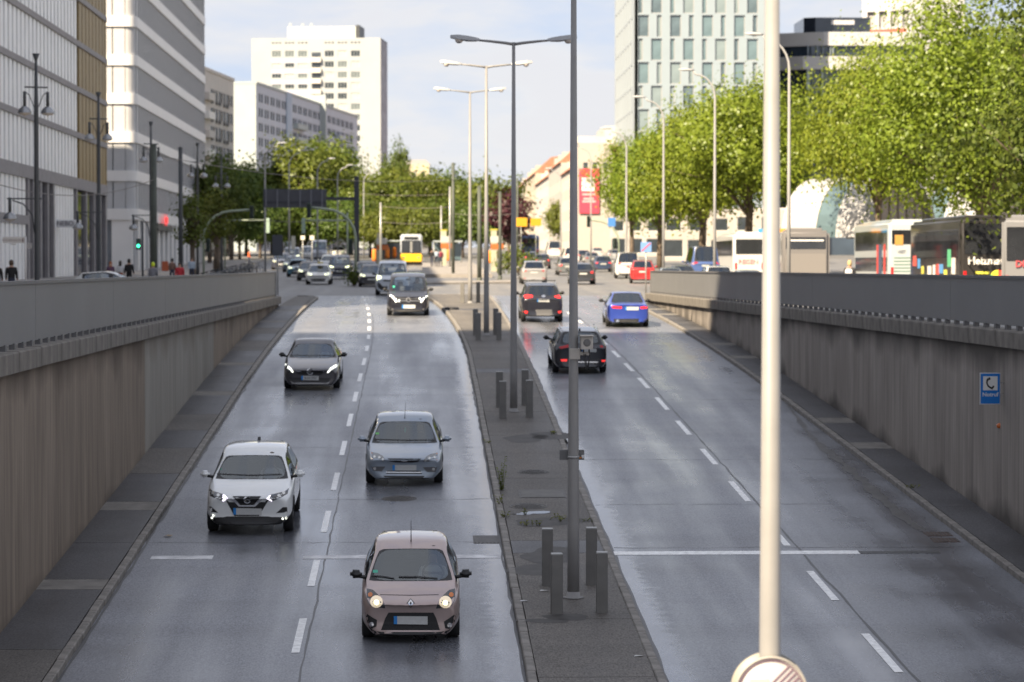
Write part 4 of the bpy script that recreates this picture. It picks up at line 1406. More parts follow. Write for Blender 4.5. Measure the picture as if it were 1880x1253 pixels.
# ---- twin-arm lamp posts on the median
def twin_lamp():
    root = empty('twin_lamp_post')
    H = 10.5
    MB().tube([(0, 0, -.1), (0, 0, 1.2), (0, 0, 5), (0, 0, H)], [.108, .104, .075, .046], 18).build('post', M_POLE, root)
    MB().lathe([(.19, 0), (.19, .012), (.125, .02), (.112, .10), (.10, .10)], n=16).build('base_flange', M_POLE, root)
    for s in (-1, 1):
        a = MB().tube([(0, 0, H - .06), (s * .25, 0, H - .02), (s * .7, 0, H + .03), (s * 1.0, 0, H + .055)], [.045, .042, .036, .03], 8).build('arm', M_POLE, root)
        x0, x1 = s * .96, s * 1.8
        mb = MB()
        prof = [(0, .05, .05, -.01), (.12, .10, .075, -.04), (.35, .125, .10, -.055), (.62, .12, .115, -.03), (.84, .05, .09, .0)]
        v, f = [], []
        for t, wd, top, bot in prof:
            x = x0 + s * t; z = H + .05 + t * .07
            v += [(x, -wd, z + bot * .4), (x, -wd * .75, z + top), (x, wd * .75, z + top), (x, wd, z + bot * .4), (x, wd * .7, z + bot), (x, -wd * .7, z + bot)]
        for i in range(4):
            for k in range(6):
                f.append((i * 6 + k, i * 6 + (k + 1) % 6, i * 6 + 6 + (k + 1) % 6, i * 6 + 6 + k))
        f += [tuple(range(6)), tuple(range(24, 30))]
        h = mb.add(v, f).build('lamp_head', M_HEAD, root)
        MB().lathe([(.001, -.10), (.07, -.085), (.11, -.03), (.115, .02)], (s * 1.55, 0, H + .06), 12).build('lens', M_LENS, h)
    return root
LAMPS = [(18.0, 1416), (46.0, 1053), (74.4, 943), (102.0, 893), (130.0, 863)]
LL = ['foreground pale lamp post carrying the round white sign', 'twin-arm lamp post with the traffic camera on the median', 'second twin-arm lamp post from the camera pole, arms dark against the sky',
      'third twin-arm lamp post on the median, its heads sunlit', 'farthest twin-arm lamp post at the nose of the median']
proto = None
for i, (Y, px) in enumerate(LAMPS):
    if proto is None:
        o = proto = twin_lamp()
    else:
        o = copy_tree(proto)
    o.location = (xat(px, Y), Y, ramp_z(Y) + .115)
    if i == 1: o.scale = (1, 1, 1.09)
    tag(o, LL[i], 'lamp post', 'twin-arm lamp posts on the median')
# ---- square bollards round the posts
def bollard(h, w):
    root = empty('bollard')
    MB().cbox(-w / 2, w / 2, -w / 2, w / 2, -.1, h, .012).build('post', M_BOLL, root)
    MB().cbox(-w / 2 + .004, w / 2 - .004, -w / 2 + .004, w / 2 - .004, h - .001, h + .018, .004).build('cap', M_STEEL, root)
    return root
pb = bollard(1.02, .20)
first = True
BL = [(1005, 1075, 'far left bollard at the camera pole'), (1086, 1073, 'far right bollard at the camera pole'), (1022, 1127, 'near left bollard at the camera pole'), (1105, 1124, 'near right bollard at the camera pole'),
      (917, 748, 'far left bollard at the second lamp post'), (964, 744, 'far right bollard at the second lamp post'), (923, 768, 'near left bollard at the second lamp post'), (972, 766, 'near right bollard at the second lamp post'),
      (873, 616, 'far left bollard at the third lamp post'), (910, 615, 'far right bollard at the third lamp post'), (878, 625, 'near left bollard at the third lamp post'), (916, 624, 'near right bollard at the third lamp post'),
      (849, 556, 'pale sunlit bollard left of the farthest lamp post'), (878, 556, 'pale sunlit bollard right of the farthest lamp post')]
for i, (px, py, lb) in enumerate(BL):
    o = pb if i == 0 else copy_tree(pb)
    o.location = hit(px, py, ramp_z, .115)
    o.rotation_euler = (0, 0, random.uniform(-.06, .06))
    tag(o, lb, 'bollard', 'square grey bollards round the lamp posts')
# ---- traffic camera and plate on the camera pole
Yc = 46.0
xc = xat(1053, Yc); zc = zat(650, Yc)
tcam = empty('traffic_camera', (xc, Yc - .1, zc), label='beige traffic camera on a bracket on the median lamp post', cat='camera')
M_CAMB = mat('camera_beige', (.40, .37, .33), .5, var=.08)
MB().cbox(-.075, .11, -.03, .22, -.095, .095, .01).build('clamp', M_CAMB, tcam)
MB().box(.1, .27, .0, .07, -.025, .035).build('bracket_arm', M_CAMB, tcam)
hs = MB().cbox(.115, .325, -.22, .16, .085, .31, .012).build('housing', M_CAMB, tcam)
MB().cbox(.10, .34, -.27, .18, .312, .33, .004).build('sun_shield', M_CAMB, tcam)
MB().lathe([(.001, -.225), (.05, -.228), (.066, -.222), (.068, -.20)], (.22, 0, .20), 16, dir='y').build('lens', mat('lens_grey', (.13, .125, .12), .3), hs)
for dx in (.17, .27):
    MB().box(dx - .012, dx + .012, -.02, .04, .02, .09).build('mount', M_BLACK, tcam)
for k in range(3):
    pts = [(.17 + .02 * k, .0, .0)] + [(.17 + .02 * k + (.11 - .02 * k) * t, -.01 * k, -.26 * math.sin(math.pi * t) - .01 * k) for t in (.1, .25, .4, .5, .6, .75, .9)] + [(.29, 0, .03)]
    MB().tube(pts, .006, 5).build('cable', M_BLACK, tcam)
pl = empty('cable_box', (xc, Yc + .02, zat(837, Yc)), label='small grey plate with an orange tag strapped to the camera pole', cat='box')
MB().cbox(-.24, .20, .09, .12, -.09, .09, .01).build('plate', mat('plate_grey', (.14, .14, .14), .5), pl)
MB().box(.09, .16, .05, .09, -.06, -.04).build('orange_tag', mat('tag_orange', (.6, .2, .03), .5), pl)
MB().box(.15, .19, .05, .09, -.06, .0).build('white_clip', mat('clip_white', (.7, .7, .7), .5), pl)
MB().lathe([(.099, -.02), (.104, -.02), (.104, .02), (.099, .02)], (0, -.02, -.03), 16).build('strap', M_STEEL, pl)
# ---- round sign on the foreground post (end of all restrictions) and its twin facing away
Ys = 18.0 - .11
sg = empty('round_sign', at(1416, 1273, Ys), label='round white sign with five dark diagonal lines on the foreground post', cat='sign')
rS = .253
MB().lathe([(rS, .03), (rS, -.012), (rS - .012, -.012), (rS - .012, .0)], n=48, dir='y').build('rim', mat('sign_rim', (.33, .31, .28), .4), sg)
MB().lathe([(rS - .012, .02), (rS - .012, .0), (.001, .0)], n=48, dir='y').build('face', mat('sign_face', (.42, .41, .41), .45), sg)
M_INK = mat('sign_line', (.16, .10, .13), .5)
MB().lathe([(rS - .022, -.002), (rS - .022, -.006), (rS - .032, -.006), (rS - .032, -.002)], n=48, dir='y').build('ring', M_INK, sg)
for k in range(5):
    off = (k - 1.3) * .034
    ln = math.sqrt((rS - .035) ** 2 - off ** 2)
    o = MB().box(-ln, ln, -.006, -.002, -.0065, .0065).build('diagonal_line', M_INK, sg)
    o.rotation_euler = (0, -R(45), 0)
    o.location = (off * math.sin(R(45)), 0, -off * math.cos(R(45)))
MB().cbox(-.15, -.02, -.006, -.002, -.02, .10, .001).build('pale_symbol', mat('sign_symbol', (.50, .42, .38), .5), sg)
sb = empty('round_sign', at(1410, 1266, 18.14), label='back of the round sign facing away behind the foreground post', cat='sign')
MB().lathe([(.001, -.012), (rS + .01, -.012), (rS + .01, .02), (.001, .02)], n=40, dir='y').build('disc', mat('sign_back', (.33, .31, .26), .5, .2), sb)
MB().box(-.2, .2, -.03, -.012, .06, .09).build('stiffener', M_STEEL, sb)
# ---- emergency phone sign and orange lamp on the right wall
Yn = wall_r(55); Yw = 56.0
for _ in range(6):
    Yw = wall_r(Yw) / ray(1818, 714).x
Yw -= 1.25
pn = at(1818, 714, Yw)
nf = empty('emergency_sign', pn, label='blue emergency phone sign reading Notruf on the right wall', cat='sign')
sN = Yw / FPX
wn, hn = 19.5 * sN, 29.5 * sN
MB().cbox(-wn, wn, 0, .03, -hn, hn, .01).build('frame', mat('sign_alu', (.55, .55, .55), .4, .4), nf)
MB().box(-wn + .02, wn - .02, -.004, 0, -hn + .02, hn - .02).build('blue_face', mat('sign_blue', (.0, .165, .56), .4), nf)
MB().box(-13.5 * sN, 13.5 * sN, -.007, -.0041, -3 * sN, 23 * sN).build('white_field', mat('sign_face2', (.72, .72, .70), .45), nf)
hsP = [(-3.5, 18.5, 2.3), (-6.0, 15.5, 1.5), (-6.4, 10, 1.4), (-4.0, 5.0, 1.5), (0.5, 1.8, 1.6), (4.2, .8, 2.2)]
MB().tube([(a * sN, -.008, b * sN) for a, b, r in hsP], [r * sN for a, b, r in hsP], 8).build('handset', M_BLACK, nf)
for (a, b), an in (((-1.6, 18.8), -20), ((5.2, 3.4), 30)):
    o = MB().cbox(-1.5 * sN, 1.5 * sN, -.014, -.007, -2.2 * sN, 2.2 * sN, .003).build('ear_piece', M_BLACK, nf)
    o.location = (a * sN, 0, b * sN); o.rotation_euler = (0, R(an), 0)
t_ = text_obj('lettering', 'Notruf', 10.5 * sN, mat('sign_face2', (.72, .72, .70), .45), nf, .002, .002)
t_.location = (0, -.006, -11 * sN)
for dz in (.12, -.12):
    MB().box(-.03, .30, .03, .05, dz - .01, dz + .01).build('strap', M_STEEL, nf)
po = at(1838, 782, Yw + .35)
ol = empty('warning_lamp', po, label='small orange lamp on the right wall below the emergency sign', cat='lamp')
MB().lathe([(.001, -.10), (.045, -.085), (.058, -.03), (.058, .04), (.03, .05)], n=14, dir='x').build('orange_lens', mat('orange_lens', (.55, .14, .03), .3), ol)
MB().cbox(.045, .12, -.04, .04, -.05, .05, .01).build('housing', M_BLACK, ol)
pp = at(1843, 803, Yw + .55)
MBp = empty('conduit', pp, label='beige cable conduit on the right wall under the orange lamp', cat='pipe')
MB().tube([(0, 0, 0), (0, 0, -.3)], .035, 8).build('pipe', mat('conduit_beige', (.26, .22, .18), .7), MBp)
MB().box(-.08, .07, -.02, .06, -.01, .01).build('clip', M_STEEL, MBp)
MB().cbox(-.04, .06, -.03, .07, -.36, -.3, .01).build('end_box', M_BLACK, MBp)

# ---- bell-lamp masts along the left pavement
def bell(parent, x, y, z, r=.31):
    MB().tube([(x, y, z + .95), (x, y, z + .28)], .075, 8).build('lamp_stem', M_POLED, parent)
    b = MB().lathe([(.06, .30), (.12, .27), (r * .8, .16), (r, .02), (r, -.03)], (x, y, z), 16).build('bell_shade', mat('bell_grey', (.33, .34, .35), .25, .6), parent)
    MB().lathe([(r * .97, -.03), (r * .7, -.10), (.03, -.13), (.02, -.19), (.001, -.2)], (x, y, z), 14).build('bell_glass', M_LENS, b)
def bell_mast(px, Y, top_py, low, label):
    zg_ = grade(Y)
    root = empty('bell_lamp_mast', (xat(px, Y), Y, zg_), label=label, cat='lamp post', group='dark masts with twin bell lamps on the left pavement')
    H = zat(top_py, Y) - zg_
    MB().tube([(0, 0, 0), (0, 0, 1), (0, 0, H * .8), (0, 0, H)], [.15, .12, .10, .06], 12).build('mast', M_POLED, root)
    MB().lathe([(.06, H - .1), (.07, H), (.17, H + .28), (.001, H + .28)], n=10).build('finial', M_POLED, root)
    za = H - 1.25
    o = MB().tube([(-.5, -.15, za), (0, 0, za), (.5, .15, za)], .035, 6).build('cross_arm', M_POLED, root)
    bell(root, -.5, -.15, za - 1.15); bell(root, .5, .15, za - 1.15)
    for s in (-1, 1):
        MB().tube([(s * .5, s * .15, za - .2), (s * .3, s * .1, za - .35), (s * .1, 0, za - .9)], .02, 5).build('brace', M_POLED, root)
    if low:
        MB().tube([(.25, 0, 4.75), (-1.35, 0, 4.75)], .03, 6).build('low_arm', M_POLED, root)
        MB().tube([(-.1, 0, 3.2), (-.2, 0, 4.0), (-.6, 0, 4.5), (-1.1, 0, 4.68)], .03, 6).build('low_brace', M_POLED, root)
        bell(root, -1.22, 0, 3.85)
    return root
for i, (px, Y, tp, low) in enumerate(((68, 120, 112, 1), (182, 152, 180, 1), (278, 180, 232, 1), (363, 212, 270, 0), (407, 236, 294, 0))):
    bell_mast(px, Y, tp, low, ORD[i] + ' bell-lamp mast along the left pavement')
# ---- plain masts of the tram wires
def mast(px, py_top, Y, r, m, label):
    z0 = grade(Y)
    root = empty('tram_mast', (xat(px, Y), Y, z0), label=label, cat='mast', group='tram wire masts')
    H = zat(py_top, Y) - z0
    MB().tube([(0, 0, 0), (0, 0, H * .5), (0, 0, H)], [r, r * .96, r * .9], 14).build('shaft', m, root)
    MB().lathe([(r * 1.3, 0), (r * 1.3, .25), (r * 1.05, .3)], n=14).build('collar', m, root)
    MB().lathe([(r * .95, H), (r * .95, H + .06), (.001, H + .1)], n=14).build('cap', m, root)
    return H
for px, tp, Y, r, m, lb in ((283, 268, 152, .185, M_MAST, 'thick dark green tram mast on the left pavement'), (332, 273, 178, .15, M_POLED, 'dark tram mast with a sunlit top left of the young tree'),
                            (832, 301, 212, .13, M_MAST, 'tram mast left of the farthest lamp post'), (880, 344, 190, .16, M_MAST, 'dark tram mast between the median lamp posts'),
                            (918, 354, 200, .13, M_MAST, 'tram mast right of the third lamp post'), (826, 345, 250, .10, M_STEEL, 'thin grey tram mast behind the tram stop'),
                            (699, 374, 255, .11, M_STEEL, 'pale tram mast left of the yellow tram'), (810, 380, 290, .10, M_STEEL, 'pale tram mast beside the tram platform'),
                            (950, 330, 300, .12, M_MAST, 'far tram mast beside the outgoing lanes')):
    mast(px, tp, Y, r, m, lb)
# overhead wires
M_WIRE = mat('wire', (.18, .16, .15), .6)
def wire(a, b, sag, label):
    a, b = Vector(a), Vector(b)
    pts = [a.lerp(b, t / 10) - Vector((0, 0, sag * 4 * (t / 10) * (1 - t / 10))) for t in range(11)]
    o = MB().tube(pts, .022, 5).build('overhead_wire', M_WIRE)
    tag(o, label, 'wire', 'tram wires over the street')
for i, (a, b, la) in enumerate(((at(700, 379, 255), at(830, 380, 255), 'upper cross wire above the yellow tram'), (at(700, 408, 255), at(826, 408, 255), 'lower cross wire above the yellow tram'), (at(660, 356, 300), at(826, 357, 300), 'far cross wire before the trees'),
                         (at(455, 404, 230), at(655, 404, 230), 'cross wire through the signal gantry'), (at(826, 392, 250), at(945, 393, 250), 'cross wire right of the tram stop'), (at(283, 285, 152), at(832, 330, 212), 'long span wire from the left mast to the tram stop'),
                         (at(0, 340, 125), at(283, 330, 152), 'span wire in front of the panelled building'))):
    wire(a, b, .18 if i < 5 else .7, la)
# ---- single-arm curved lamp posts
def arc_lamp(px, Y, top_py, side, reach, label, group, head=.0):
    z0 = grade(Y)
    root = empty('curved_lamp_post', (xat(px, Y), Y, z0), label=label, cat='lamp post', group=group)
    H = zat(top_py, Y) - z0
    pts = [(0, 0, 0), (0, 0, H * .5), (0, 0, H - 1.6)]
    for k in range(1, 7):
        a = math.pi / 2 * k / 6
        pts.append((side * (1 - math.cos(a)) * 1.1, 0, H - 1.6 + 1.35 * math.sin(a)))
    pts.append((side * reach, 0, H - .02))
    MB().tube(pts, [.095, .08, .065] + [.055] * 6 + [.04], 12).build('post', mat('pole_pale', (.33, .33, .33), .5), root)
    mb = MB(); v = []; f = []
    for t, wd, tp, bt in ((0, .05, .05, -.03), (.2, .13, .08, -.06), (.6, .15, .10, -.08), (.9, .06, .05, -.02)):
        x = side * (reach - .05 + t); z = H + t * .04
        v += [(x, -wd, z), (x, 0, z + tp), (x, wd, z), (x, 0, z + bt)]
    for i in range(3):
        for k in range(4):
            f.append((4 * i + k, 4 * i + (k + 1) % 4, 4 * i + 4 + (k + 1) % 4, 4 * i + 4 + k))
    f += [(0, 1, 2, 3), (12, 13, 14, 15)]
    mb.add(v, f, 0, True).build('lamp_head', M_HEAD, root)
for i, (px, Y, tp) in enumerate(((487, 238, 264), (531, 262, 277), (583, 292, 292), (620, 325, 304), (668, 352, 314))):
    arc_lamp(px, Y, tp, 1, 1.15, ORD[i] + ' curved lamp post at the left of the street ahead', 'curved lamp posts left of the street ahead')
for i, (px, Y, tp) in enumerate(((1448, 122, 62), (1312, 150, 128), (1218, 178, 178), (1150, 206, 236), (1085, 280, 268), (1030, 340, 310))):
    arc_lamp(px, Y, tp, -1, 1.25, (ORD + ('sixth',))[i] + ' curved lamp post behind the right parapet', 'curved lamp posts behind the right parapet')
# ---- overhead sign panel seen from behind
pS = hit(655, 497, grade, 0)
YS = 216.0
gs = empty('sign_gantry', (xat(655, YS), YS, grade(YS)), label='dark cantilever gantry with a road sign panel seen from behind', cat='gantry')
sS = YS / FPX
zS = lambda py: zat(py, YS) - grade(YS)
def sx_(px): return (px - 655) * sS
M_GAN = mat('gantry_dark', (.035, .04, .055), .55, var=.1)
M_PANB = mat('panel_back', (.062, .066, .082), .55, var=.12)
MB().box(sx_(650.5), sx_(659.5), -.2, .2, 0, zS(325)).build('post', M_GAN, gs)
MB().box(sx_(598), sx_(650.4), -.14, .14, zS(368), zS(362.5)).build('arm', M_GAN, gs)
MB().box(sx_(485), sx_(600), -.34, -.24, zS(382), zS(348)).build('panel', M_PANB, gs)
for px in (490, 510.5, 531, 552, 572, 592):
    MB().box(sx_(px) - .05, sx_(px) + .05, -.42, -.341, zS(381), zS(349)).build('rib', mat('rib_grey', (.16, .17, .2), .5), gs)
MB().box(sx_(486), sx_(599), -.41, -.345, zS(374), zS(370)).build('beam', M_GAN, gs)
# ---- traffic signals on curved green-grey posts
M_SIG = mat('signal_post', (.28, .33, .25), .5)
M_SIGH = mat('signal_head', (.03, .055, .045), .5)
def signal_head(parent, x, z, y=-.1):
    h = MB().cbox(x - .15, x + .15, y - .12, y + .12, z - .5, z + .5, .03).build('signal_head', M_SIGH, parent)
    for k in range(3):
        MB().lathe([(.10, -.03), (.10, -.16), (.115, -.16), (.115, 0)], (x, y - .1, z + .32 - .32 * k), 12, dir='y').build('visor', M_BLACK, h)
def curved_signal(px, Y, px_end, py_arm, label):
    s_ = Y / FPX
    root = empty('signal_gantry', (xat(px, Y), Y, grade(Y)), label=label, cat='traffic light', group='traffic lights on curved posts')
    H = zat(py_arm, Y) - grade(Y)
    side = -1 if px_end < px else 1
    Lr = abs(px_end - px) * s_
    pts = [(0, 0, 0), (0, 0, H - 2)] + [(side * 2.2 * (1 - math.cos(math.pi / 2 * k / 5)), 0, H - 2 + 2 * math.sin(math.pi / 2 * k / 5)) for k in range(1, 6)] + [(side * Lr, 0, H + .1)]
    MB().tube(pts, .09, 10).build('post', M_SIG, root)
    signal_head(root, side * Lr, H - .1)
    signal_head(root, side * .35, 2.6)
curved_signal(653, 183, 568, 384, 'curved green-grey signal post right of the queue of oncoming cars')
curved_signal(374, 200, 462, 388, 'curved green-grey signal post beside the young street tree')
curved_signal(1136, 235, 1080, 405, 'curved signal post beside the outgoing queue on the right')
def arm_signal(px, Y, px_end, py, label):
    s_ = Y / FPX
    root = empty('signal_gantry', (xat(px, Y), Y, grade(Y)), label=label, cat='traffic light', group='traffic lights on straight arms')
    H = zat(py, Y) - grade(Y)
    x1 = (px_end - px) * s_
    MB().tube([(0, 0, 0), (0, 0, H + .7)], .08, 10).build('post', M_SIG, root)
    MB().tube([(0, 0, H), (x1, 0, H)], .07, 8).build('arm', M_SIG, root)
    MB().cbox(x1 - .28, x1 + .05, -.12, .1, H - 1.2, H + .2, .03).build('signal_head', mat('signal_back', (.30, .40, .33), .5), root)
arm_signal(638, 240, 560, 405, 'straight-arm signal behind the curved post, right of the white van')
arm_signal(413, 250, 494, 405, 'straight-arm signal left of the big sign panel')
# pedestrian signal with the green light
Yp = 150.0
ps = empty('pedestrian_signal', (xat(262, Yp), Yp, grade(Yp)), label='pedestrian signal showing green in front of the white banded building', cat='traffic light')
MB().tube([(0, 0, 0), (0, 0, 4.2)], .06, 10).build('post', M_POLED, ps)
hz_ = zat(452, Yp) - grade(Yp)
h_ = MB().cbox(-.36, -.1, -.12, .1, hz_ - .22, hz_ + .42, .03).build('signal_head', M_SIGH, ps)
MB().lathe([(.09, 0), (.075, -.03), (.001, -.04)], (-.23, -.12, hz_), 14, dir='y').build('green_light', mat('green_light', (.0, .3, .12), .3, emit=(.05, 1, .45), estr=1.6), h_)
# ---- street name sign
Yk = 118.0
kn = empty('street_name_sign', (xat(47, Yk), Yk, 0), label='white street name plate on a white post at the far left', cat='sign')
sK = Yk / FPX
MB().tube([(0, 0, 0), (0, 0, zat(435, Yk))], .045, 10).build('post', mat('sign_post_white', (.62, .60, .58), .5), kn)
M_PLATE = mat('plate_white', (.60, .58, .56), .5)
MB().cbox(-41 * sK, -1 * sK, -.02, .02, zat(447, Yk), zat(435.5, Yk), .006).build('name_plate', M_PLATE, kn)
MB().cbox(-26 * sK, -17 * sK, -.02, .02, zat(450.5, Yk), zat(447.5, Yk), .004).build('number_plate', M_PLATE, kn)
MB().box(-5.5 * sK, -4.2 * sK, -.03, -.0205, zat(445, Yk), zat(438, Yk)).build('edge_mark', mat('mark_dark', (.1, .05, .06), .5), kn)
t_ = text_obj('lettering', 'Karl-Liebknecht-Straße', 4.6 * sK, mat('plate_ink', (.25, .2, .2), .6), kn, .004)
t_.location = (-22 * sK, -.025, zat(441.5, Yk))
MB().cbox(2 * sK, 11 * sK, .1, .14, zat(457, Yk), zat(447, Yk), .005).build('side_plate', mat('side_plate_grey', (.35, .34, .34), .5), kn)  # plain grey plate colour
# ---- small signs ahead
def board(px0, px1, py0, py1, Y, m, label, name='road_sign', cat='sign', post=True, extra=None, group=None):
    s_ = Y / FPX
    cx = (px0 + px1) / 2
    root = empty(name, (xat(cx, Y), Y, grade(Y)), label=label, cat=cat, group=group)
    w_ = (px1 - px0) / 2 * s_
    z0, z1 = zat(py1, Y) - grade(Y), zat(py0, Y) - grade(Y)
    MB().cbox(-w_, w_, -.03, .03, z0, z1, .01).build('face', m, root)
    if post:
        MB().tube([(0, .07, 0), (0, .07, z1)], .04, 8).build('post', M_STEEL, root)
    return root, w_, z0, z1
M_YEL = mat('sign_yellow', (.58, .29, .015), .5)
M_BLUE = mat('sign_blue2', (.06, .20, .52), .5)
board(945, 968, 400, 416, 270, M_YEL, 'left yellow direction sign over the outgoing lanes', group='yellow direction signs')
board(974, 994, 401, 415, 270, M_YEL, 'right yellow direction sign over the outgoing lanes', group='yellow direction signs')
r_, w_, z0, z1 = board(1176, 1196, 445, 463, 150, mat('sign_blue3', (.16, .30, .60), .5), 'pale blue square sign with a red diagonal near the end of the right parapet')
o = MB().box(-w_ * 1.1, w_ * 1.1, -.045, -.031, -.04, .04).build('red_diagonal', mat('diag_red', (.55, .12, .16), .5), r_)
o.location = (0, 0, (z0 + z1) / 2); o.rotation_euler = (0, R(-42), 0)
board(1116, 1130, 400, 416, 225, M_BLUE, 'small blue square sign under the leftmost plane tree')
board(500, 519, 432, 470, 150, mat('board_grey', (.05, .055, .07), .6), 'back of a grey board at the end of the left parapet', name='sign_board')
board(535, 542, 434, 458, 235, mat('kiosk_white', (.6, .58, .5), .6), 'narrow white pillar with a yellow top beside the tram line', name='info_pillar', cat='pillar')
for px, lb in ((556, 'left orange post with a pale sign at the crossing'), (573, 'right orange post with a pale sign at the crossing')):
    board(px - 4, px + 4, 433, 441, 255, mat('kiosk_white', (.6, .58, .5), .6), lb, group='orange posts with pale signs')
r_, w_, z0, z1 = board(1392, 1443, 420, 427, 178, mat('kiosk_blue', (.05, .28, .55), .5), 'blue and orange fascia board behind the grey coach', name='fascia_board')
MB().box(w_ * .3, w_, -.04, -.031, z0, z1).build('orange_part', mat('kiosk_orange', (.7, .3, .03), .5), r_)
# tram stop pillars and shelters
def stop_pillar(px, Y, py_top, label, col=(.72, .70, .55)):
    s_ = Y / FPX
    root = empty('stop_pillar', (xat(px, Y), Y, grade(Y)), label=label, cat='pillar', group='tram stop pillars')
    H = zat(py_top, Y) - grade(Y)
    MB().cbox(-.28, .28, -.12, .12, 0, H, .03).build('column', mat('pillar_cream', (.38, .37, .28), .5), root)
    MB().cbox(-.35, .75, -.14, .14, H - 1.15, H - .55, .02).build('header', mat('header_white', (.42, .42, .4), .5), root)
    MB().cbox(-.36, .36, -.145, .145, H, H + .12, .02).build('yellow_cap', mat('cap_yellow', (.42, .38, .04), .5), root)
    MB().cbox(-.3, .9, -.16, .10, H - 1.75, H - 1.25, .02).build('orange_panel', mat('panel_orange', (.42, .12, .03), .5), root)
stop_pillar(697, 270, 428, 'tram stop pillar left of the yellow tram')
stop_pillar(815, 262, 424, 'tram stop pillar right of the yellow tram')
stop_pillar(907, 240, 423, 'tram stop pillar near the third lamp post')
for px, Y, lb in ((715, 300, 'tram shelter left of the tram'), (822, 285, 'tram shelter right of the tram')):
    root = empty('tram_shelter', (xat(px, Y), Y, grade(Y) + .2), label=lb + ' with a pale roof', cat='shelter', group='tram shelters')
    MB().box(-1.6, 1.6, -.8, .9, 2.35, 2.5).build('roof', M_PALE, root)
    for x in (-1.5, 1.5):
        MB().tube([(x, .7, -.2), (x, .7, 2.4)], .05, 8).build('post', M_STEEL, root)
    MB().box(-1.45, 1.45, .68, .72, .3, 2.2).build('glass_back', M_WGLASSB, root)
    MB().box(-1.2, 1.2, .3, .6, .4, .46).build('bench', M_BLACK, root)
for px, py, Y, lb in ((711, 462, 290, 'left orange litter bin'), (724, 461, 300, 'middle orange litter bin'), (687, 463, 262, 'orange litter bin near the pale tram mast'), (823, 467, 265, 'orange litter bin at the right tram pillar'), (900, 466, 245, 'orange litter bin beside the third lamp post')):
    b = MB().lathe([(.001, .7), (.2, .72), (.24, 1.0), (.24, 1.75), (.2, 1.9), (.001, 1.92)], n=12).build('litter_bin', mat('bin_orange', (.70, .22, .03), .5))
    b.location = (xat(px, Y), Y, grade(Y)); tag(b, lb + ' at the tram stop', 'litter bin', 'orange litter bins at the tram stop')
# platform, kerb and pavements at the crossing
o = MB().box(xat(775, 215), xat(900, 215), 208, 300, -.2, .0).build('platform', M_PAVE); o['kind'] = 'structure'
o.location = (0, 0, 0)
for v_ in o.data.vertices:
    v_.co.z = grade(v_.co.y) + (.28 if v_.co.z > -.1 else -.2)
def pave(name, pts, dz=.12, m=M_PAVE):
    mb = MB(); n = len(pts)
    v = [(x, y, grade(y) + dz) for x, y in pts] + [(x, y, grade(y) - .1) for x, y in pts]
    mb.add(v, [tuple(range(n))] + [(i, (i + 1) % n, n + (i + 1) % n, n + i) for i in range(n)])
    o = mb.build(name, m); o['kind'] = 'structure'
    return o
pave('pavement', [(-60, 60), (-13.5, 60), (-13.5, 110), (-13.5, 160), (-16, 215), (-18, 260), (-60, 260)])
pave('pavement', [(-60, 260), (-18, 260), (-20, 330), (-60, 330)])
pave('pavement', [(xat(660, 178), 178), (xat(700, 178), 178), (xat(945, 184), 184), (xat(945, 190), 190), (xat(720, 186), 186), (xat(660, 186), 186)])
pave('pavement', [(19, 90), (80, 90), (80, 140), (22, 140)], m=M_PAVE)
pave('pavement', [(24, 140), (80, 140), (80, 260), (24, 230)], m=M_PAVE)
# orange A-board, planter
r_, w_, z0, z1 = board(297, 309, 480, 498, 158, mat('aboard_orange', (.42, .10, .04), .6), 'orange advertising board on the left pavement', name='advert_board', post=False)
MB().box(-.3, .3, .031, .4, 0, .05).build('foot', M_BLACK, r_)
# ================================================================ vehicles
def paint(name, col, metal=.25, rough=.32):
    return mat('paint_' + name, col, rough, metal, coat=1.0, var=.04, vscale=3)
M_TRIM = mat('car_trim', (.014, .014, .015), .45)
M_TYRE = mat('tyre', (.018, .018, .019), .85)
M_RIM = mat('rim', (.42, .42, .43), .3, .85)
M_CHROME = mat('chrome', (.72, .72, .73), .12, .95)
M_INT = mat('interior', (.022, .023, .026), .8)
M_SEAT = mat('seat_cloth', (.10, .105, .115), .9)
M_HLAMP = mat('headlamp_clear', (.16, .17, .18), .08, .35, spec=.9)
M_HREF = mat('headlamp_reflector', (.62, .62, .60), .15, .8)
M_HDARK = mat('headlamp_dark', (.03, .032, .036), .08, spec=.9)
M_LON = mat('headlamp_on', (.6, .52, .42), .15, .3, emit=(1, .82, .55), estr=.13)
M_DRL = mat('running_light', (1, 1, .95), .2, emit=(.97, 1, .88), estr=.75)
M_DRLV = mat('running_light_cool', (.95, .9, 1), .2, emit=(.93, .86, 1), estr=.6)
M_LYEL = mat('headlamp_yellowish', (1, 1, .7), .2, emit=(.95, 1, .55), estr=.7)
M_IND = mat('indicator_orange', (.65, .2, .05), .25)
M_TAIL = mat('tail_lamp', (.42, .015, .018), .2)
M_TAILGLOW = mat('tail_glow', (.7, .02, .02), .2, emit=(1, .05, .045), estr=.3)  # lit tail lamps, and a glow put on some reflectors
M_PLATE_ = mat('number_plate', (.52, .53, .52), .5, var=.06, vscale=20)
M_PBLUE = mat('plate_blue', (.02, .22, .60), .4)
M_MESH = mat('grille_mesh', (.012, .012, .013), .6, bump=.8, bscale=60)
M_GREYP = mat('bumper_grey', (.10, .10, .105), .6)
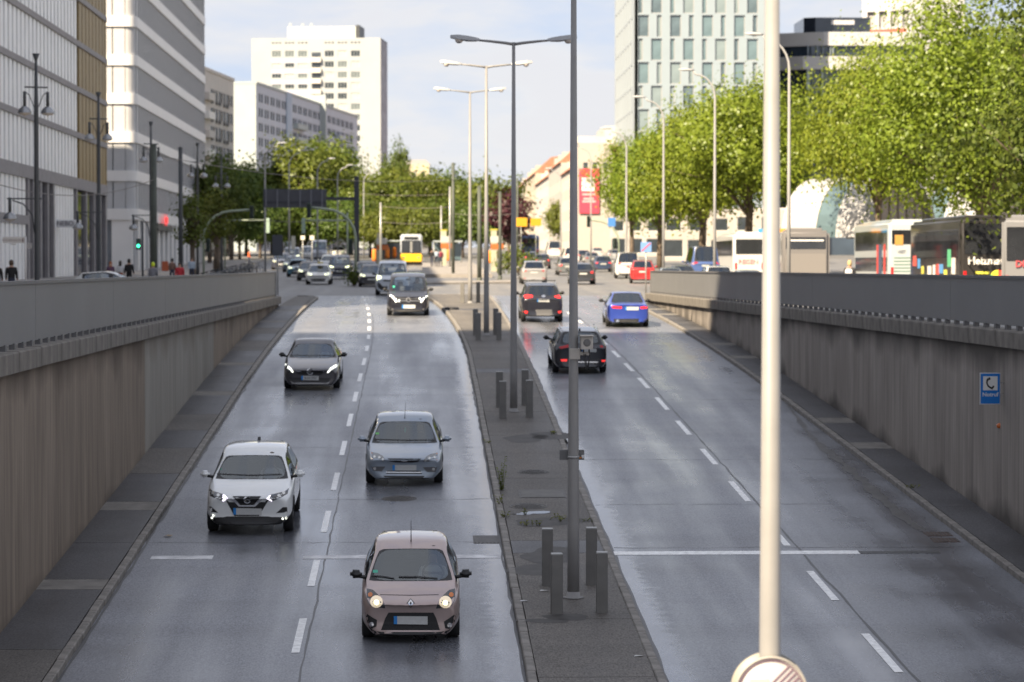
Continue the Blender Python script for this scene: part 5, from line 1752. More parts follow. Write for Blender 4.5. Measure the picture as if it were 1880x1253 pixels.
def cglass():
    m = bpy.data.materials.new('car_glass'); m.use_nodes = True
    t = m.node_tree; t.nodes.clear(); N = t.nodes.new; K = t.links.new
    tr = N('ShaderNodeBsdfTransparent'); tr.inputs['Color'].default_value = (.74, .79, .82, 1)
    gl = N('ShaderNodeBsdfGlossy'); gl.inputs['Roughness'].default_value = .03; gl.inputs['Color'].default_value = (.86, .94, 1, 1)
    fr = N('ShaderNodeFresnel'); fr.inputs['IOR'].default_value = 2.2
    a = N('ShaderNodeMixShader'); K(fr.outputs[0], a.inputs[0]); K(tr.outputs[0], a.inputs[1]); K(gl.outputs[0], a.inputs[2])
    o = N('ShaderNodeOutputMaterial'); K(a.outputs[0], o.inputs['Surface'])
    return m
M_CGLASS = cglass()

TPL = {  # fractions of length / height: nose top, (cowl), (windscreen top), (roof), (roof rear), (rear window foot), tail top
    'city':  dict(zn=.465, hm=(.10, .545), c=(.20, .61), rf=(.42, .905), rm=(.62, 1.0), rr=(.87, .95), rd=(.965, .64), tz=.60, belt=(.60, .66), wt=.735),
    'hatch': dict(zn=.455, hm=(.13, .535), c=(.265, .59), rf=(.455, .895), rm=(.62, 1.0), rr=(.85, .945), rd=(.965, .66), tz=.62, belt=(.60, .65), wt=.725),
    'suv':   dict(zn=.51, hm=(.12, .59), c=(.25, .635), rf=(.43, .90), rm=(.60, 1.0), rr=(.87, .95), rd=(.965, .66), tz=.62, belt=(.62, .66), wt=.735),
    'sedan': dict(zn=.465, hm=(.14, .565), c=(.285, .625), rf=(.465, .90), rm=(.58, 1.0), rr=(.71, .965), rd=(.875, .70), tz=.68, belt=(.60, .65), wt=.70),
    'wagon': dict(zn=.465, hm=(.14, .55), c=(.275, .61), rf=(.455, .90), rm=(.62, 1.0), rr=(.90, .95), rd=(.972, .66), tz=.62, belt=(.60, .65), wt=.725),
    'van':   dict(zn=.47, hm=(.08, .525), c=(.165, .575), rf=(.315, .925), rm=(.50, 1.0), rr=(.965, .985), rd=(.992, .60), tz=.56, belt=(.54, .56), wt=.80),
}
def body_cage(kind, L, W, H, clear, clad):
    T = TPL[kind]; w = W / 2
    belt = lambda f: H * (T['belt'][0] + (T['belt'][1] - T['belt'][0]) * f)
    yc, zc = T['c'][0] * L, T['c'][1] * H
    yf, zf = T['rf'][0] * L, T['rf'][1] * H
    ym, zm_ = T['rm'][0] * L, T['rm'][1] * H
    yr, zr = T['rr'][0] * L, T['rr'][1] * H
    yd, zd = T['rd'][0] * L, T['rd'][1] * H
    wt = w * T['wt'] * 1.0
    st = []
    def hood(y, wf, z, zb, bulge, curve, lo=.16):
        ww = w * wf
        st.append(dict(y=y, curve=curve, p=[(0, zb), (ww * .80, zb), (ww * .985, zb + lo), (ww, z * .62), (ww * .97, z - .10), (ww * .90, z - .035), (ww * .83, z - .01), (ww * .75, z + bulge * .2), (ww * .4, z + bulge * .8), (0, z + bulge)]))
    zb = clear
    zn = T['zn'] * H
    hood(0.0, .84, zn - .05, zb + .03, .012, .15)
    hood(.05, .90, zn, zb, .015, .15)
    hood(.055 * L + .06, .965, zn + (T['hm'][1] * H - zn) * .45, zb, .022, .10)
    hood(T['hm'][0] * L + .06, .99, T['hm'][1] * H, zb, .03, .04)
    i_c = len(st)
    hood(yc, 1.0, zc, zb, .025, .16)
    st[-1]['p'][4] = (w * .985, belt(.2)); st[-1]['p'][5] = (w * .93, zc - .02); st[-1]['p'][6] = (w * .905, zc + .005); st[-1]['p'][7] = (w * .855, zc + .012)
    def cab(y, ztop, wtop, f, curve=.0, wf=1.0, drop=.055):
        b = belt(f); ww = w * wf
        st.append(dict(y=y, curve=curve, p=[(0, zb), (ww * .84, zb), (ww * .99, zb + .17), (ww, b * .62), (ww * .985, b - .03), (ww * .935, b + .03), (wtop, ztop - drop), (wtop - .06, ztop - drop * .35), (wtop * .5, ztop - .008), (0, ztop)]))
    i_f = len(st)
    cab(yf, zf, wt * .985, .35, .14)
    i_b = len(st)
    yb = L * (.50 if kind != 'van' else .40); yb = max(yb, yf + .25)
    cab(yb, zf + (zm_ - zf) * .7, wt, .5, .03)
    cab(yb + .10, zf + (zm_ - zf) * .85, wt, .52, .02)
    ym = max(ym, yb + .3)
    cab(ym, zm_, wt * 1.0, .6)
    i_r = len(st)
    yr = max(yr, ym + .25)
    cab(yr, zr, wt * .93, .85, -.06, .99)
    i_d = len(st)
    # foot of the rear window
    ww = w * (.955 if kind != 'van' else .985)
    bz = belt(.95)
    st.append(dict(y=yd, curve=-.10, p=[(0, zb + .06), (ww * .84, zb + .06), (ww * .99, zb + .2), (ww, bz * .62), (ww * .985, bz - .06), (ww * .93, zd - .05 if kind == 'sedan' else bz), (ww * .86, zd), (ww * .79, zd + .008), (ww * .4, zd + .018), (0, zd + .022)]))
    tz = T['tz'] * H
    if kind == 'sedan':
        for y, q, cv in ((.95 * L, .965, -.08),):
            ww = w * q
            st.append(dict(y=y, curve=cv, p=[(0, zb + .06), (ww * .84, zb + .06), (ww * .99, zb + .22), (ww, bz * .62), (ww * .97, tz - .09), (ww * .90, tz - .03), (ww * .84, tz), (ww * .75, tz + .008), (ww * .4, tz + .015), (0, tz + .018)]))
    for y, q, dz in ((L - .04, .93 if kind != 'van' else .97, 0), (L, .86 if kind != 'van' else .95, -.05)):
        ww = w * q
        st.append(dict(y=y, curve=-.10, p=[(0, zb + .08), (ww * .80, zb + .08), (ww * .985, zb + .22), (ww, tz * .62), (ww * .98, tz - .12 + dz), (ww * .92, tz - .05 + dz), (ww * .84, tz - .02 + dz), (ww * .75, tz - .01 + dz), (ww * .4, tz + dz), (0, tz + .004 + dz)]))
    return st, (i_c, i_f, i_b, i_r, i_d)
def build_body(kind, L, W, H, clear, rw, axles, clad, lvl=2, track=None):
    st, (ic, i_f, ib, ir, i_d) = body_cage(kind, L, W, H, clear, clad)
    bm = bmesh.new(); w = W / 2
    cr = bm.edges.layers.float.new('crease_edge')
    rows = []
    for s in st:
        row = {}
        for side in (1, -1):
            for j, (x, z) in enumerate(s['p']):
                if j in (0, 9) and side == -1:
                    row[(side, j)] = row[(1, j)]; continue
                y = s['y'] + s['curve'] * (abs(x) / w) ** 2.2
                row[(side, j)] = bm.verts.new((side * x, y, z))
        rows.append(row)
    F = {}
    for i in range(len(st) - 1):
        for j in range(9):
            for side in (1, -1):
                a, b = rows[i], rows[i + 1]
                q = [a[(side, j)], a[(side, j + 1)], b[(side, j + 1)], b[(side, j)]]
                if side == -1: q.reverse()
                f = bm.faces.new(q)
                f.material_index = 1 if j == 0 or (clad and j == 1) else 0
                F[(i, j, side)] = f
    for i in (0, len(st) - 1):
        r = rows[i]
        for j in range(9):
            q = [r[(1, j)], r[(1, j + 1)], r[(-1, j + 1)], r[(-1, j)]]
            q = list(dict.fromkeys(q))
            if i: q.reverse()
            f = bm.faces.new(q); f.material_index = 1 if j == 0 or (clad and j == 1) else 0
    def crease(v1, v2, c):
        e = bm.edges.get((v1, v2))
        if e: e[cr] = max(e[cr], c)
    for side in (1, -1):
        for j in range(6, 9):
            crease(rows[ic][(side, j)], rows[ic][(side, j + 1)], .55)
            crease(rows[i_f][(side, j)], rows[i_f][(side, j + 1)], .4)
            crease(rows[ir][(side, j)], rows[ir][(side, j + 1)], .55)
            crease(rows[i_d][(side, j)], rows[i_d][(side, j + 1)], .5)
        for i in range(len(st) - 1):
            crease(rows[i][(side, 5)], rows[i + 1][(side, 5)], .45)
            crease(rows[i][(side, 4)], rows[i + 1][(side, 4)], .25)
            crease(rows[i][(side, 1)], rows[i + 1][(side, 1)], .5)
            if i_f <= i < ir: crease(rows[i][(side, 6)], rows[i + 1][(side, 6)], .35)
        for i in (0, len(st) - 1):
            for j in range(9): crease(rows[i][(side, j)], rows[i][(side, j + 1)], .25)
    # glazing, each with a dark rubber border
    def glaze(keys, mi, th, border=1):
        fs = [F[k] for k in keys]
        for f in fs: f.material_index = mi
        def hold(fset):
            for f in fset:
                for e in f.edges:
                    if sum(1 for q in e.link_faces if q in fset) == 1: e[cr] = max(e[cr], .75)
        hold(set(fs))
        r = bmesh.ops.inset_region(bm, faces=fs, thickness=th, use_even_offset=True, depth=0)
        for f in r['faces']: f.material_index = border
        hold(set(fs))
    glaze([(i, j, s) for i in range(ic, i_f) for j in (7, 8) for s in (1, -1)], 2, .016)
    van_panel = kind == 'van'
    for s in (1, -1):
        glaze([(i, 5, s) for i in range(ic, ib)], 3, .022)
        F[(ib, 5, s)].material_index = 1
        rng = range(ib + 1, ir if kind in ('sedan',) else ir)
        glaze([(i, 5, s) for i in rng], 3, .03)
        if kind in ('wagon', 'suv'):
            glaze([(ir, 5, s)], 3, .06, 0)
    glaze([(i, j, s) for i in range(ir, i_d) for j in (7, 8) for s in (1, -1)], 4, .035)
    bmesh.ops.recalc_face_normals(bm, faces=bm.faces[:])
    me = bpy.data.meshes.new('cage'); bm.to_mesh(me); bm.free()
    mats = [M_TRIM, M_TRIM, M_CGLASS, M_CGLASS, M_CGLASS]
    for m in mats: me.materials.append(m)
    tmp = link('cage', me)
    sd = tmp.modifiers.new('s', 'SUBSURF'); sd.levels = lvl; sd.render_levels = lvl
    cutters = []
    for ya in axles:
        for s in (1, -1):
            mb = MB(); r = rw + .055
            mb.lathe([(.001, -.16), (r, -.16), (r, .25), (.001, .25)], (0, 0, 0), 20, dir='x')
            c = mb.build('cutter', [M_TRIM, M_TRIM]); c.location = (s * (w - .05), ya, rw)
            for p in c.data.polygons: p.material_index = 1
            b = tmp.modifiers.new('b', 'BOOLEAN'); b.operation = 'DIFFERENCE'; b.object = c; b.solver = 'EXACT'
            cutters.append(c)
    dg = bpy.context.evaluated_depsgraph_get(); dg.update()
    out = bpy.data.meshes.new_from_object(tmp.evaluated_get(dg))
    for c in cutters: bpy.data.objects.remove(c)
    bpy.data.objects.remove(tmp)
    return out
def split_mesh(src, test, mats, remap):
    bm = bmesh.new(); bm.from_mesh(src)
    bmesh.ops.delete(bm, geom=[f for f in bm.faces if not test(f)], context='FACES')
    for f in bm.faces:
        f.material_index = remap.get(f.material_index, 0); f.smooth = True
    if not bm.faces:
        bm.free(); return None
    me = bpy.data.meshes.new('part'); bm.to_mesh(me); bm.free()
    for m in mats: me.materials.append(m)
    me.set_sharp_from_angle(angle=R(50))
    return me
_WH = {}
def wheel_data(r, wd):
    k = (round(r, 3), round(wd, 3))
    if k in _WH: return _WH[k]
    ri = r * .68
    o = MB().lathe([(ri, -wd / 2), (r * .93, -wd / 2), (r, -wd * .36), (r, wd * .36), (r * .93, wd / 2), (ri, wd / 2), (ri, -wd / 2)], n=28, dir='x').build('t', M_TYRE)
    td = o.data; bpy.data.objects.remove(o)
    mb = MB()
    mb.lathe([(ri, wd * .42), (ri * .9, wd * .40), (ri * .86, wd * .15), (.001, wd * .12)], n=24, dir='x', m=1)
    for q in range(5):
        a = 2 * math.pi * q / 5
        c, s = math.cos(a), math.sin(a)
        v = []
        for rad, hw, xx in ((.03, .035, wd * .40), (ri * .92, .05, wd * .42)):
            for sg in (-1, 1):
                for x in (xx - .05, xx):
                    v.append((x, c * rad - s * hw * sg, s * rad + c * hw * sg))
        mb.add(v, [(1, 3, 7, 5), (0, 1, 5, 4), (2, 6, 7, 3), (4, 5, 7, 6)])
    mb.lathe([(.07, wd * .36), (.06, wd * .45), (.001, wd * .46)], n=12, dir='x')
    o = mb.build('r', [M_RIM, M_TRIM]); rd = o.data; bpy.data.objects.remove(o)
    _WH[k] = (td, rd)
    return _WH[k]
_MIR = {}
def mirror_data():
    if 'm' in _MIR: return _MIR['m']
    bm = bmesh.new()
    bmesh.ops.create_cube(bm, size=1)
    for v in bm.verts:
        v.co = Vector((v.co.x * .22, v.co.y * .15, v.co.z * .17))
        if v.co.y < 0: v.co.x *= .78; v.co.z *= .72
        if v.co.x < 0: v.co.z *= .85
    bmesh.ops.bevel(bm, geom=bm.edges[:], offset=.045, segments=3, affect='EDGES')
    for f in bm.faces: f.smooth = True
    me = bpy.data.meshes.new('mirror'); bm.to_mesh(me); bm.free()
    me.materials.append(M_TRIM)
    _MIR['m'] = me
    return me
class Car:
    pass
def make_car(kind, L, W, H, pnt, loc, heading=0.0, receding=False, label='', group=None, name='car', cat='car', clear=.20, rw=.32, clad=False,
             mirror=None, lvl=2, interior=True, slope=True, pillars=True, axle=None, front_y=None, antenna=None):
    """loc: point on the ground under the middle of the end that faces the camera"""
    car = Car()
    car.kind, car.L, car.W, car.H = kind, L, W, H
    root = empty(name, loc, 0, label, cat, group)
    rz = heading + (math.pi if receding else 0)
    y0 = loc[1]
    pitch = math.atan(ramp_slope(y0 + L / 2)) if slope else 0
    # local frame: the end facing the camera sits at the origin
    root.rotation_mode = 'QUATERNION'
    q = Quaternion((1, 0, 0), pitch) @ Quaternion((0, 0, 1), rz)
    root.rotation_quaternion = q
    if receding:
        root.location = Vector(loc) - (q @ Vector((0, L, 0)))
    car.root = root
    car.mx = Matrix.LocRotScale(root.location, q, None)
    car.inv = car.mx.inverted()
    ax = axle or (L * .195, L - L * .19)
    me = build_body(kind, L, W, H, clear, rw, ax, clad, lvl)
    car.me = me
    bm = bmesh.new(); bm.from_mesh(me); car.bvh = BVHTree.FromBMesh(bm); bm.free()
    b = split_mesh(me, lambda f: f.material_index < 2, [pnt, M_TRIM], {0: 0, 1: 1})
    link('body', b, root)
    d = split_mesh(me, lambda f: f.material_index == 2, [M_CGLASS], {})
    if d: link('windscreen', d, root)
    for s in (1, -1):
        d = split_mesh(me, lambda f: f.material_index == 3 and f.calc_center_median().x * s > 0, [M_CGLASS], {})
        if d: link('side_window', d, root)
    d = split_mesh(me, lambda f: f.material_index == 4, [M_CGLASS], {})
    if d: link('rear_window', d, root)
    td, rd = wheel_data(rw, .205 if kind != 'van' else .22)
    for ya in ax:
        for s in (1, -1):
            wh = link('wheel', td, root); wh.location = (s * (W / 2 - .125), ya, rw); wh.rotation_euler = (0, 0, 0 if s > 0 else math.pi)
            link('rim', rd, wh)
    T = TPL[kind]
    zc = T['c'][1] * H; yc = T['c'][0] * L
    for s in (1, -1):
        m = link('mirror', mirror_data(), root)
        m.location = (s * (W / 2 + .085), yc + .30, zc + .09); m.scale = (s, 1, 1)
        m.material_slots[0].link = 'OBJECT'; m.material_slots[0].material = mirror or pnt
        MB().tube([(s * (W / 2 - .14), yc + .32, zc + .02), (s * (W / 2 + .06), yc + .30, zc + .06)], .032, 6).build('stalk', M_TRIM, m).matrix_parent_inverse = Matrix.LocRotScale(m.location, None, m.scale).inverted()
    if interior:
        w_ = W / 2 * .86
        belt = H * T['belt'][0]
        io = MB().cbox(-w_, w_, yc + .22, T['rr'][0] * L - .1, .30, belt - .12, .04).build('interior', M_INT, root)
        MB().cbox(-w_ * .95, w_ * .95, yc + .06, yc + .55, belt - .2, zc - .05, .05).build('dashboard', M_INT, io)
        ys = T['rf'][0] * L + .28
        for x in (-.37, .37):
            MB().cbox(x - .24, x + .24, ys, ys + .16, belt - .2, belt + .26, .06).build('seat_back', M_SEAT, io)
            MB().cbox(x - .13, x + .13, ys + .03, ys + .13, belt + .29, belt + .48, .045).build('head_rest', M_SEAT, io)
        MB().cbox(-w_ * .9, w_ * .9, T['rr'][0] * L - .55, T['rr'][0] * L - .4, belt - .2, belt + .18, .05).build('rear_bench', M_SEAT, io)
        v = []
        st = MB().lathe([(.155, -.016), (.185, -.016), (.185, .016), (.155, .016), (.155, -.016)], n=20, dir='y')
        st.box(-.15, .15, -.01, .01, -.02, .02)
        so_ = st.build('steering_wheel', M_TRIM, io)
        so_.location = (.37, yc + .62, belt + .06); so_.rotation_euler = (R(-22), 0, 0)
        MB().cbox(-.11, .11, T['rf'][0] * L - .14, T['rf'][0] * L - .10, T['rf'][1] * H - .17, T['rf'][1] * H - .10, .015).build('inner_mirror', M_TRIM, io)
    return car
def _fill(poly, cuts):
    bm = bmesh.new()
    vs = [bm.verts.new((p[0], p[1], 0)) for p in poly]
    f = bm.faces.new(vs)
    bmesh.ops.triangulate(bm, faces=[f])
    if cuts:
        bmesh.ops.subdivide_edges(bm, edges=bm.edges[:], cuts=cuts, use_grid_fill=True)
        bmesh.ops.triangulate(bm, faces=bm.faces[:])
    return bm
def circ(c, r, n=14, ry=None):
    ry = r if ry is None else ry
    return [(c[0] + r * math.cos(2 * math.pi * k / n), c[1] + ry * math.sin(2 * math.pi * k / n)) for k in range(n)]
def fit(car, name, poly, m, off=.004, cuts=2, mode='photo', parent=None, depth=.03):
    """a fitting (lamp, grille, plate ...) laid on the body's surface: outline in photo pixels, or in car metres seen from front / rear"""
    bm = _fill(poly, cuts)
    ok = True
    back = []
    last = None
    for v in bm.verts:
        if mode == 'photo':
            o = car.inv @ CAM; d = (car.inv.to_3x3() @ ray(v.co.x, v.co.y)).normalized()
        elif mode == 'front':
            o = Vector((v.co.x, -3, v.co.y)); d = Vector((0, 1, 0))
        else:
            o = Vector((v.co.x, car.L + 3, v.co.y)); d = Vector((0, -1, 0))
        h = car.bvh.ray_cast(o, d)
        if h[0] is None:
            t = last if last is not None else ((Vector((0, 0, car.H * .4)) - o).dot(d))
            n_ = car.bvh.find_nearest(o + d * t)
            p = n_[0] - d * off
        else:
            p = h[0] - d * off; last = h[3]
        back.append((v, p, d))
    for v, p, d in back: v.co = p
    dd = {v: d for v, p, d in back}
    edges = [e for e in bm.edges if e.is_boundary]
    ex = {}
    for e in edges:
        for v in e.verts:
            if v not in ex: ex[v] = bm.verts.new(v.co + dd[v] * depth)
    for e in edges:
        a, b = e.verts
        bm.faces.new((a, b, ex[b], ex[a]))
    bmesh.ops.recalc_face_normals(bm, faces=bm.faces)
    me = bpy.data.meshes.new(name); bm.to_mesh(me); bm.free()
    me.materials.append(m)
    o = link(name, me, parent or car.root)
    return o
def zoomed(ox, oy, s):
    return lambda pts: [(ox + x / s, oy + y / s) for x, y in pts]
def plate(car, poly, mode='photo', off=.03, strip=True):
    p = fit(car, 'number_plate', poly, M_PLATE_, off, 1, mode, depth=.05)
    if strip:
        (x0, y0), (x1, y1), (x2, y2), (x3, y3) = poly
        t = .10
        fit(car, 'plate_strip', [(x0, y0), (x0 + (x1 - x0) * t, y0 + (y1 - y0) * t), (x3 + (x2 - x3) * t, y3 + (y2 - y3) * t), (x3, y3)], M_PBLUE, off + .004, 0, mode, parent=p, depth=.004)
    return p
def band(p, q, t):
    """thin quad between two points"""
    return [(p[0], p[1] - t / 2), (q[0], q[1] - t / 2), (q[0], q[1] + t / 2), (p[0], p[1] + t / 2)]

# ---------------- people seated or standing: one continuous skinned body
M_SKIN = mat('skin', (.48, .29, .21), .6)
def skin_body(verts, edges, radii, mats, zones, lvl=2):
    me = bpy.data.meshes.new('body'); me.from_pydata(verts, edges, [])
    o = link('tmp_body', me)
    sk = o.modifiers.new('k', 'SKIN'); sk.use_smooth_shade = True
    for i, r in enumerate(radii):
        me.skin_vertices[0].data[i].radius = r if isinstance(r, tuple) else (r, r)
    me.skin_vertices[0].data[0].use_root = True
    sb = o.modifiers.new('s', 'SUBSURF'); sb.levels = lvl; sb.render_levels = lvl
    dg = bpy.context.evaluated_depsgraph_get(); dg.update()
    out = bpy.data.meshes.new_from_object(o.evaluated_get(dg))
    bpy.data.objects.remove(o)
    out.materials.clear()
    for m in mats: out.materials.append(m)
    for p in out.polygons:
        p.material_index = zones(p.center); p.use_smooth = True
    return out
def driver(car, top, hair, label, x=.37, n=0):
    T = TPL[car.kind]
    belt = car.H * T['belt'][0]; y = T['rf'][0] * car.L + .16; yw = T['c'][0] * car.L + .64
    V = [(0, 0, -.22), (0, .02, .06), (0, .02, .26), (0, .0, .34), (0, -.02, .44), (0, -.02, .55),
         (.17, .01, .24), (.25, -.10, .06), (.15, yw - y + .02, .10), (-.17, .01, .24), (-.25, -.10, .06), (-.15, yw - y + .02, .10)]
    E = [(0, 1), (1, 2), (2, 3), (3, 4), (4, 5), (2, 6), (6, 7), (7, 8), (2, 9), (9, 10), (10, 11)]
    Rr = [(.17, .12), (.17, .12), (.13, .09), (.055, .055), (.085, .10), (.07, .085), .07, .05, .04, .07, .05, .04]
    hands = yw - y + .12
    me = skin_body(V, E, Rr, [top, M_SKIN], lambda c: 1 if c.z > .33 or c.y < hands else 0)
    root = empty('person', (0, 0, 0), label=label, cat='person')
    root.matrix_world = car.mx @ Matrix.Translation((x, y, car.H * .93 - .66))
    link('body', me, root)
    hm = MB().lathe([(.001, .66), (.06, .65), (.095, .60), (.103, .54), (.10, .47), (.085, .42)], (0, .02, 0), 12).build('hair', hair, root)
    return root
def pos(px, py, fn=ramp_z):
    p = hit(px, py, fn)
    return Vector((p.x, p.y, p.z))
GI, GO = 'cars coming towards the camera', 'cars driving away from the camera'
# ---- pink city car
c = make_car('city', 3.60, 1.655, 1.47, paint('rose', (.43, .335, .31), .5, .33), pos(754, 1184), label='rose-pink small hatchback with round lit headlamps, nearest oncoming car', group=GI, mirror=M_TRIM, rw=.29, clear=.13)
z = zoomed(620, 920, 4.641)
g = fit(c, 'grille', z([(432, 952), (815, 952), (840, 1000), (872, 1102), (368, 1102), (405, 1000)]), M_TRIM, .004)
fit(c, 'grille_mesh', z([(398, 1045), (848, 1045), (866, 1096), (374, 1096)]), M_MESH, .012, parent=g, depth=.006)
fit(c, 'lower_lip', z([(205, 1090), (370, 1116), (870, 1116), (1040, 1090), (1030, 1120), (870, 1142), (370, 1142), (215, 1120)]), M_TRIM, .004)
plate(c, z([(478, 982), (766, 984), (766, 1054), (478, 1050)]), off=.035)
for s, P, Cn, I in ((0, [(248, 745), (300, 757), (360, 812), (398, 876), (405, 915), (330, 908), (272, 888), (246, 840)], (330, 858), (277, 797)), (1, [(1000, 745), (950, 757), (888, 815), (850, 880), (838, 918), (910, 912), (974, 890), (1002, 840)], (918, 862), (968, 797))):
    h = fit(c, 'headlight', z(P), M_HDARK, .006)
    fit(c, 'lamp', z(circ(Cn, 54)), M_LON, .012, 1, parent=h, depth=.005)
    fit(c, 'lamp_ring', z(circ((Cn[0], Cn[1] + 6), 22)), M_LYEL, .016, 1, parent=h, depth=.005)
    fit(c, 'indicator', z(circ(I, 20)), M_IND, .012, 1, parent=h, depth=.005)
for P, Cn in (([(233, 950), (290, 990), (335, 1015), (330, 1070), (290, 1090), (258, 1072)], (287, 1052)), ([(1012, 955), (950, 1000), (905, 1028), (915, 1085), (962, 1094), (990, 1062)], (955, 1058))):
    h = fit(c, 'fog_lamp_recess', z(P), M_TRIM, .005)
    fit(c, 'fog_lamp', z(circ(Cn, 20)), M_CHROME, .012, 1, parent=h, depth=.006)
lg = fit(c, 'badge', z([(622, 830), (658, 872), (622, 914), (586, 872)]), M_TRIM, .006, 1)
fit(c, 'badge_diamond', z([(622, 838), (646, 870), (622, 906), (598, 870)]), M_CHROME, .012, 1, parent=lg, depth=.006)
fit(c, 'badge_heart', z([(622, 856), (631, 870), (622, 886), (613, 870)]), M_TRIM, .016, 0, parent=lg, depth=.004)
fit(c, 'bonnet_seam', z([(360, 796), (620, 801), (860, 796), (860, 800), (620, 806), (360, 800)]), M_TRIM, .006, 2, depth=.004)
for s in (z([(285, 628), (400, 640), (482, 655), (482, 662), (400, 650), (285, 638)]), z([(520, 640), (690, 640), (850, 655), (850, 662), (690, 652), (520, 650)])):
    fit(c, 'wiper', s, M_TRIM, .02, 2, depth=.008)
fit(c, 'green_sticker', z([(300, 588), (342, 588), (342, 612), (300, 612)]), mat('sticker_green', (.05, .42, .28), .5), .002, 1, depth=.003)
a = c.bvh.ray_cast(Vector((0, 1.75, 3)), Vector((0, 0, -1)))[0]
MB().tube([a, a + Vector((0, .12, .36))], [.010, .003], 6).build('antenna', M_TRIM, c.root)
driver(c, mat('top_cream', (.72, .70, .62), .8), mat('hair_grey', (.13, .11, .10), .8), 'driver in a pale top at the wheel of the pink hatchback')
# ---- white crossover
c = make_car('suv', 4.39, 1.806, 1.59, paint('white', (.76, .78, .77), .0, .3), pos(456, 986), label='white crossover with a black V-shaped grille in the left lane', group=GI, rw=.345, clear=.22, clad=True)
z = zoomed(340, 780, 5.696)
g = fit(c, 'grille', z([(430, 745), (865, 745), (872, 790), (800, 880), (770, 955), (515, 955), (490, 880), (425, 790)]), M_TRIM, .004)
fit(c, 'grille_mesh', z([(492, 748), (795, 748), (718, 838), (572, 838)]), M_MESH, .012, parent=g, depth=.006)
fit(c, 'chrome_v', z([(446, 742), (490, 742), (574, 842), (718, 842), (800, 744), (848, 744), (732, 858), (560, 858)]), M_CHROME, .016, parent=g, depth=.01)
plate(c, z([(503, 872), (800, 878), (800, 944), (503, 942)]), off=.04)
for P, D, bulbs in (([(240, 652), (285, 690), (395, 725), (440, 770), (395, 798), (300, 765), (245, 738)], [(395, 730), (412, 735), (447, 770), (402, 803), (388, 797), (425, 770)], ((288, 712), (345, 735))),
                    ([(1086, 660), (1045, 695), (880, 735), (850, 775), (905, 802), (1000, 765), (1072, 722)], [(898, 736), (880, 740), (850, 775), (905, 804), (908, 792), (872, 772)], ((1030, 712), (980, 740)))):
    h = fit(c, 'headlight', z(P), M_HDARK, .006)
    fit(c, 'running_light', z(D), M_DRLV, .014, 1, parent=h, depth=.006)
    for q in bulbs: fit(c, 'bulb', z(circ(q, 17)), M_HREF, .014, 0, parent=h, depth=.006)
for P in ([(236, 853), (275, 858), (345, 922), (236, 910)], [(1066, 862), (1020, 864), (950, 926), (1070, 916)]):
    fit(c, 'fog_recess', z(P), M_TRIM, .005)
lo = fit(c, 'lower_bumper', z([(206, 955), (320, 988), (398, 988), (435, 960), (868, 960), (915, 1000), (1020, 990), (1112, 958), (1105, 1012), (1000, 1044), (330, 1036), (215, 1005)]), M_TRIM, .005, 3)
for q in ((245, 970), (278, 976), (1020, 984), (1056, 978)):
    fit(c, 'small_lamp', z(circ(q, 11)), M_DRL, .014, 0, parent=lo, depth=.006)
lg = fit(c, 'badge', z(circ((648, 788), 38, 20)), M_CHROME, .028, 0, depth=.012)
fit(c, 'badge_inner', z(circ((648, 788), 27, 16)), M_TRIM, .032, 0, parent=lg, depth=.004)
fit(c, 'badge_bar', z([(608, 780), (690, 780), (690, 796), (608, 796)]), M_CHROME, .036, 0, parent=lg, depth=.004)
fit(c, 'camera_block', z([(595, 280), (805, 280), (770, 320), (745, 350), (640, 355), (620, 320)]), M_TRIM, -.03, 1)
fit(c, 'wiper', z([(330, 508), (700, 522), (1010, 515), (1010, 522), (700, 532), (330, 518)]), M_TRIM, .015, 2, depth=.006)
fit(c, 'green_sticker', z([(345, 455), (380, 455), (380, 475), (345, 475)]), mat('sticker_green', (.05, .42, .28), .5), .002, 0, depth=.003)
a = c.bvh.ray_cast(Vector((0, 3.6, 3)), Vector((0, 0, -1)))[0]
MB().prism([(0, -.01), (.16, -.01), (.15, .06), (.10, .07)], -.03, .03, 'x').build('roof_fin', M_TRIM, c.root).location = a
driver(c, mat('top_white', (.55, .55, .55), .8), mat('hair_brown', (.07, .045, .03), .8), 'driver in a white top at the wheel of the white crossover')
# ---- silver-blue hatchback
c = make_car('hatch', 4.34, 1.84, 1.45, paint('silver_blue', (.27, .315, .37), .5, .3), pos(742, 895), label='silver-blue hatchback with clear headlamps behind the pink car', group=GI, rw=.315, clear=.17)
z = zoomed(640, 730, 7.371)
g = fit(c, 'grille', z([(528, 824), (985, 828), (945, 872), (860, 884), (640, 882), (560, 866)]), M_TRIM, .006)
fit(c, 'badge', z(circ((755, 850), 48, 18, 20)), M_CHROME, .02, 0, parent=g, depth=.01)
plate(c, z([(595, 915), (918, 915), (918, 988), (595, 988)]), off=.03)
sl_ = fit(c, 'lower_slots', z([(525, 992), (975, 992), (997, 1036), (505, 1032)]), M_TRIM, .006)
fit(c, 'slot_bar', z([(512, 1008), (985, 1010), (988, 1019), (510, 1017)]), M_CHROME, .012, 1, parent=sl_, depth=.006)
fit(c, 'lower_lip', z([(470, 1060), (1030, 1062), (1010, 1084), (490, 1082)]), M_TRIM, .006)
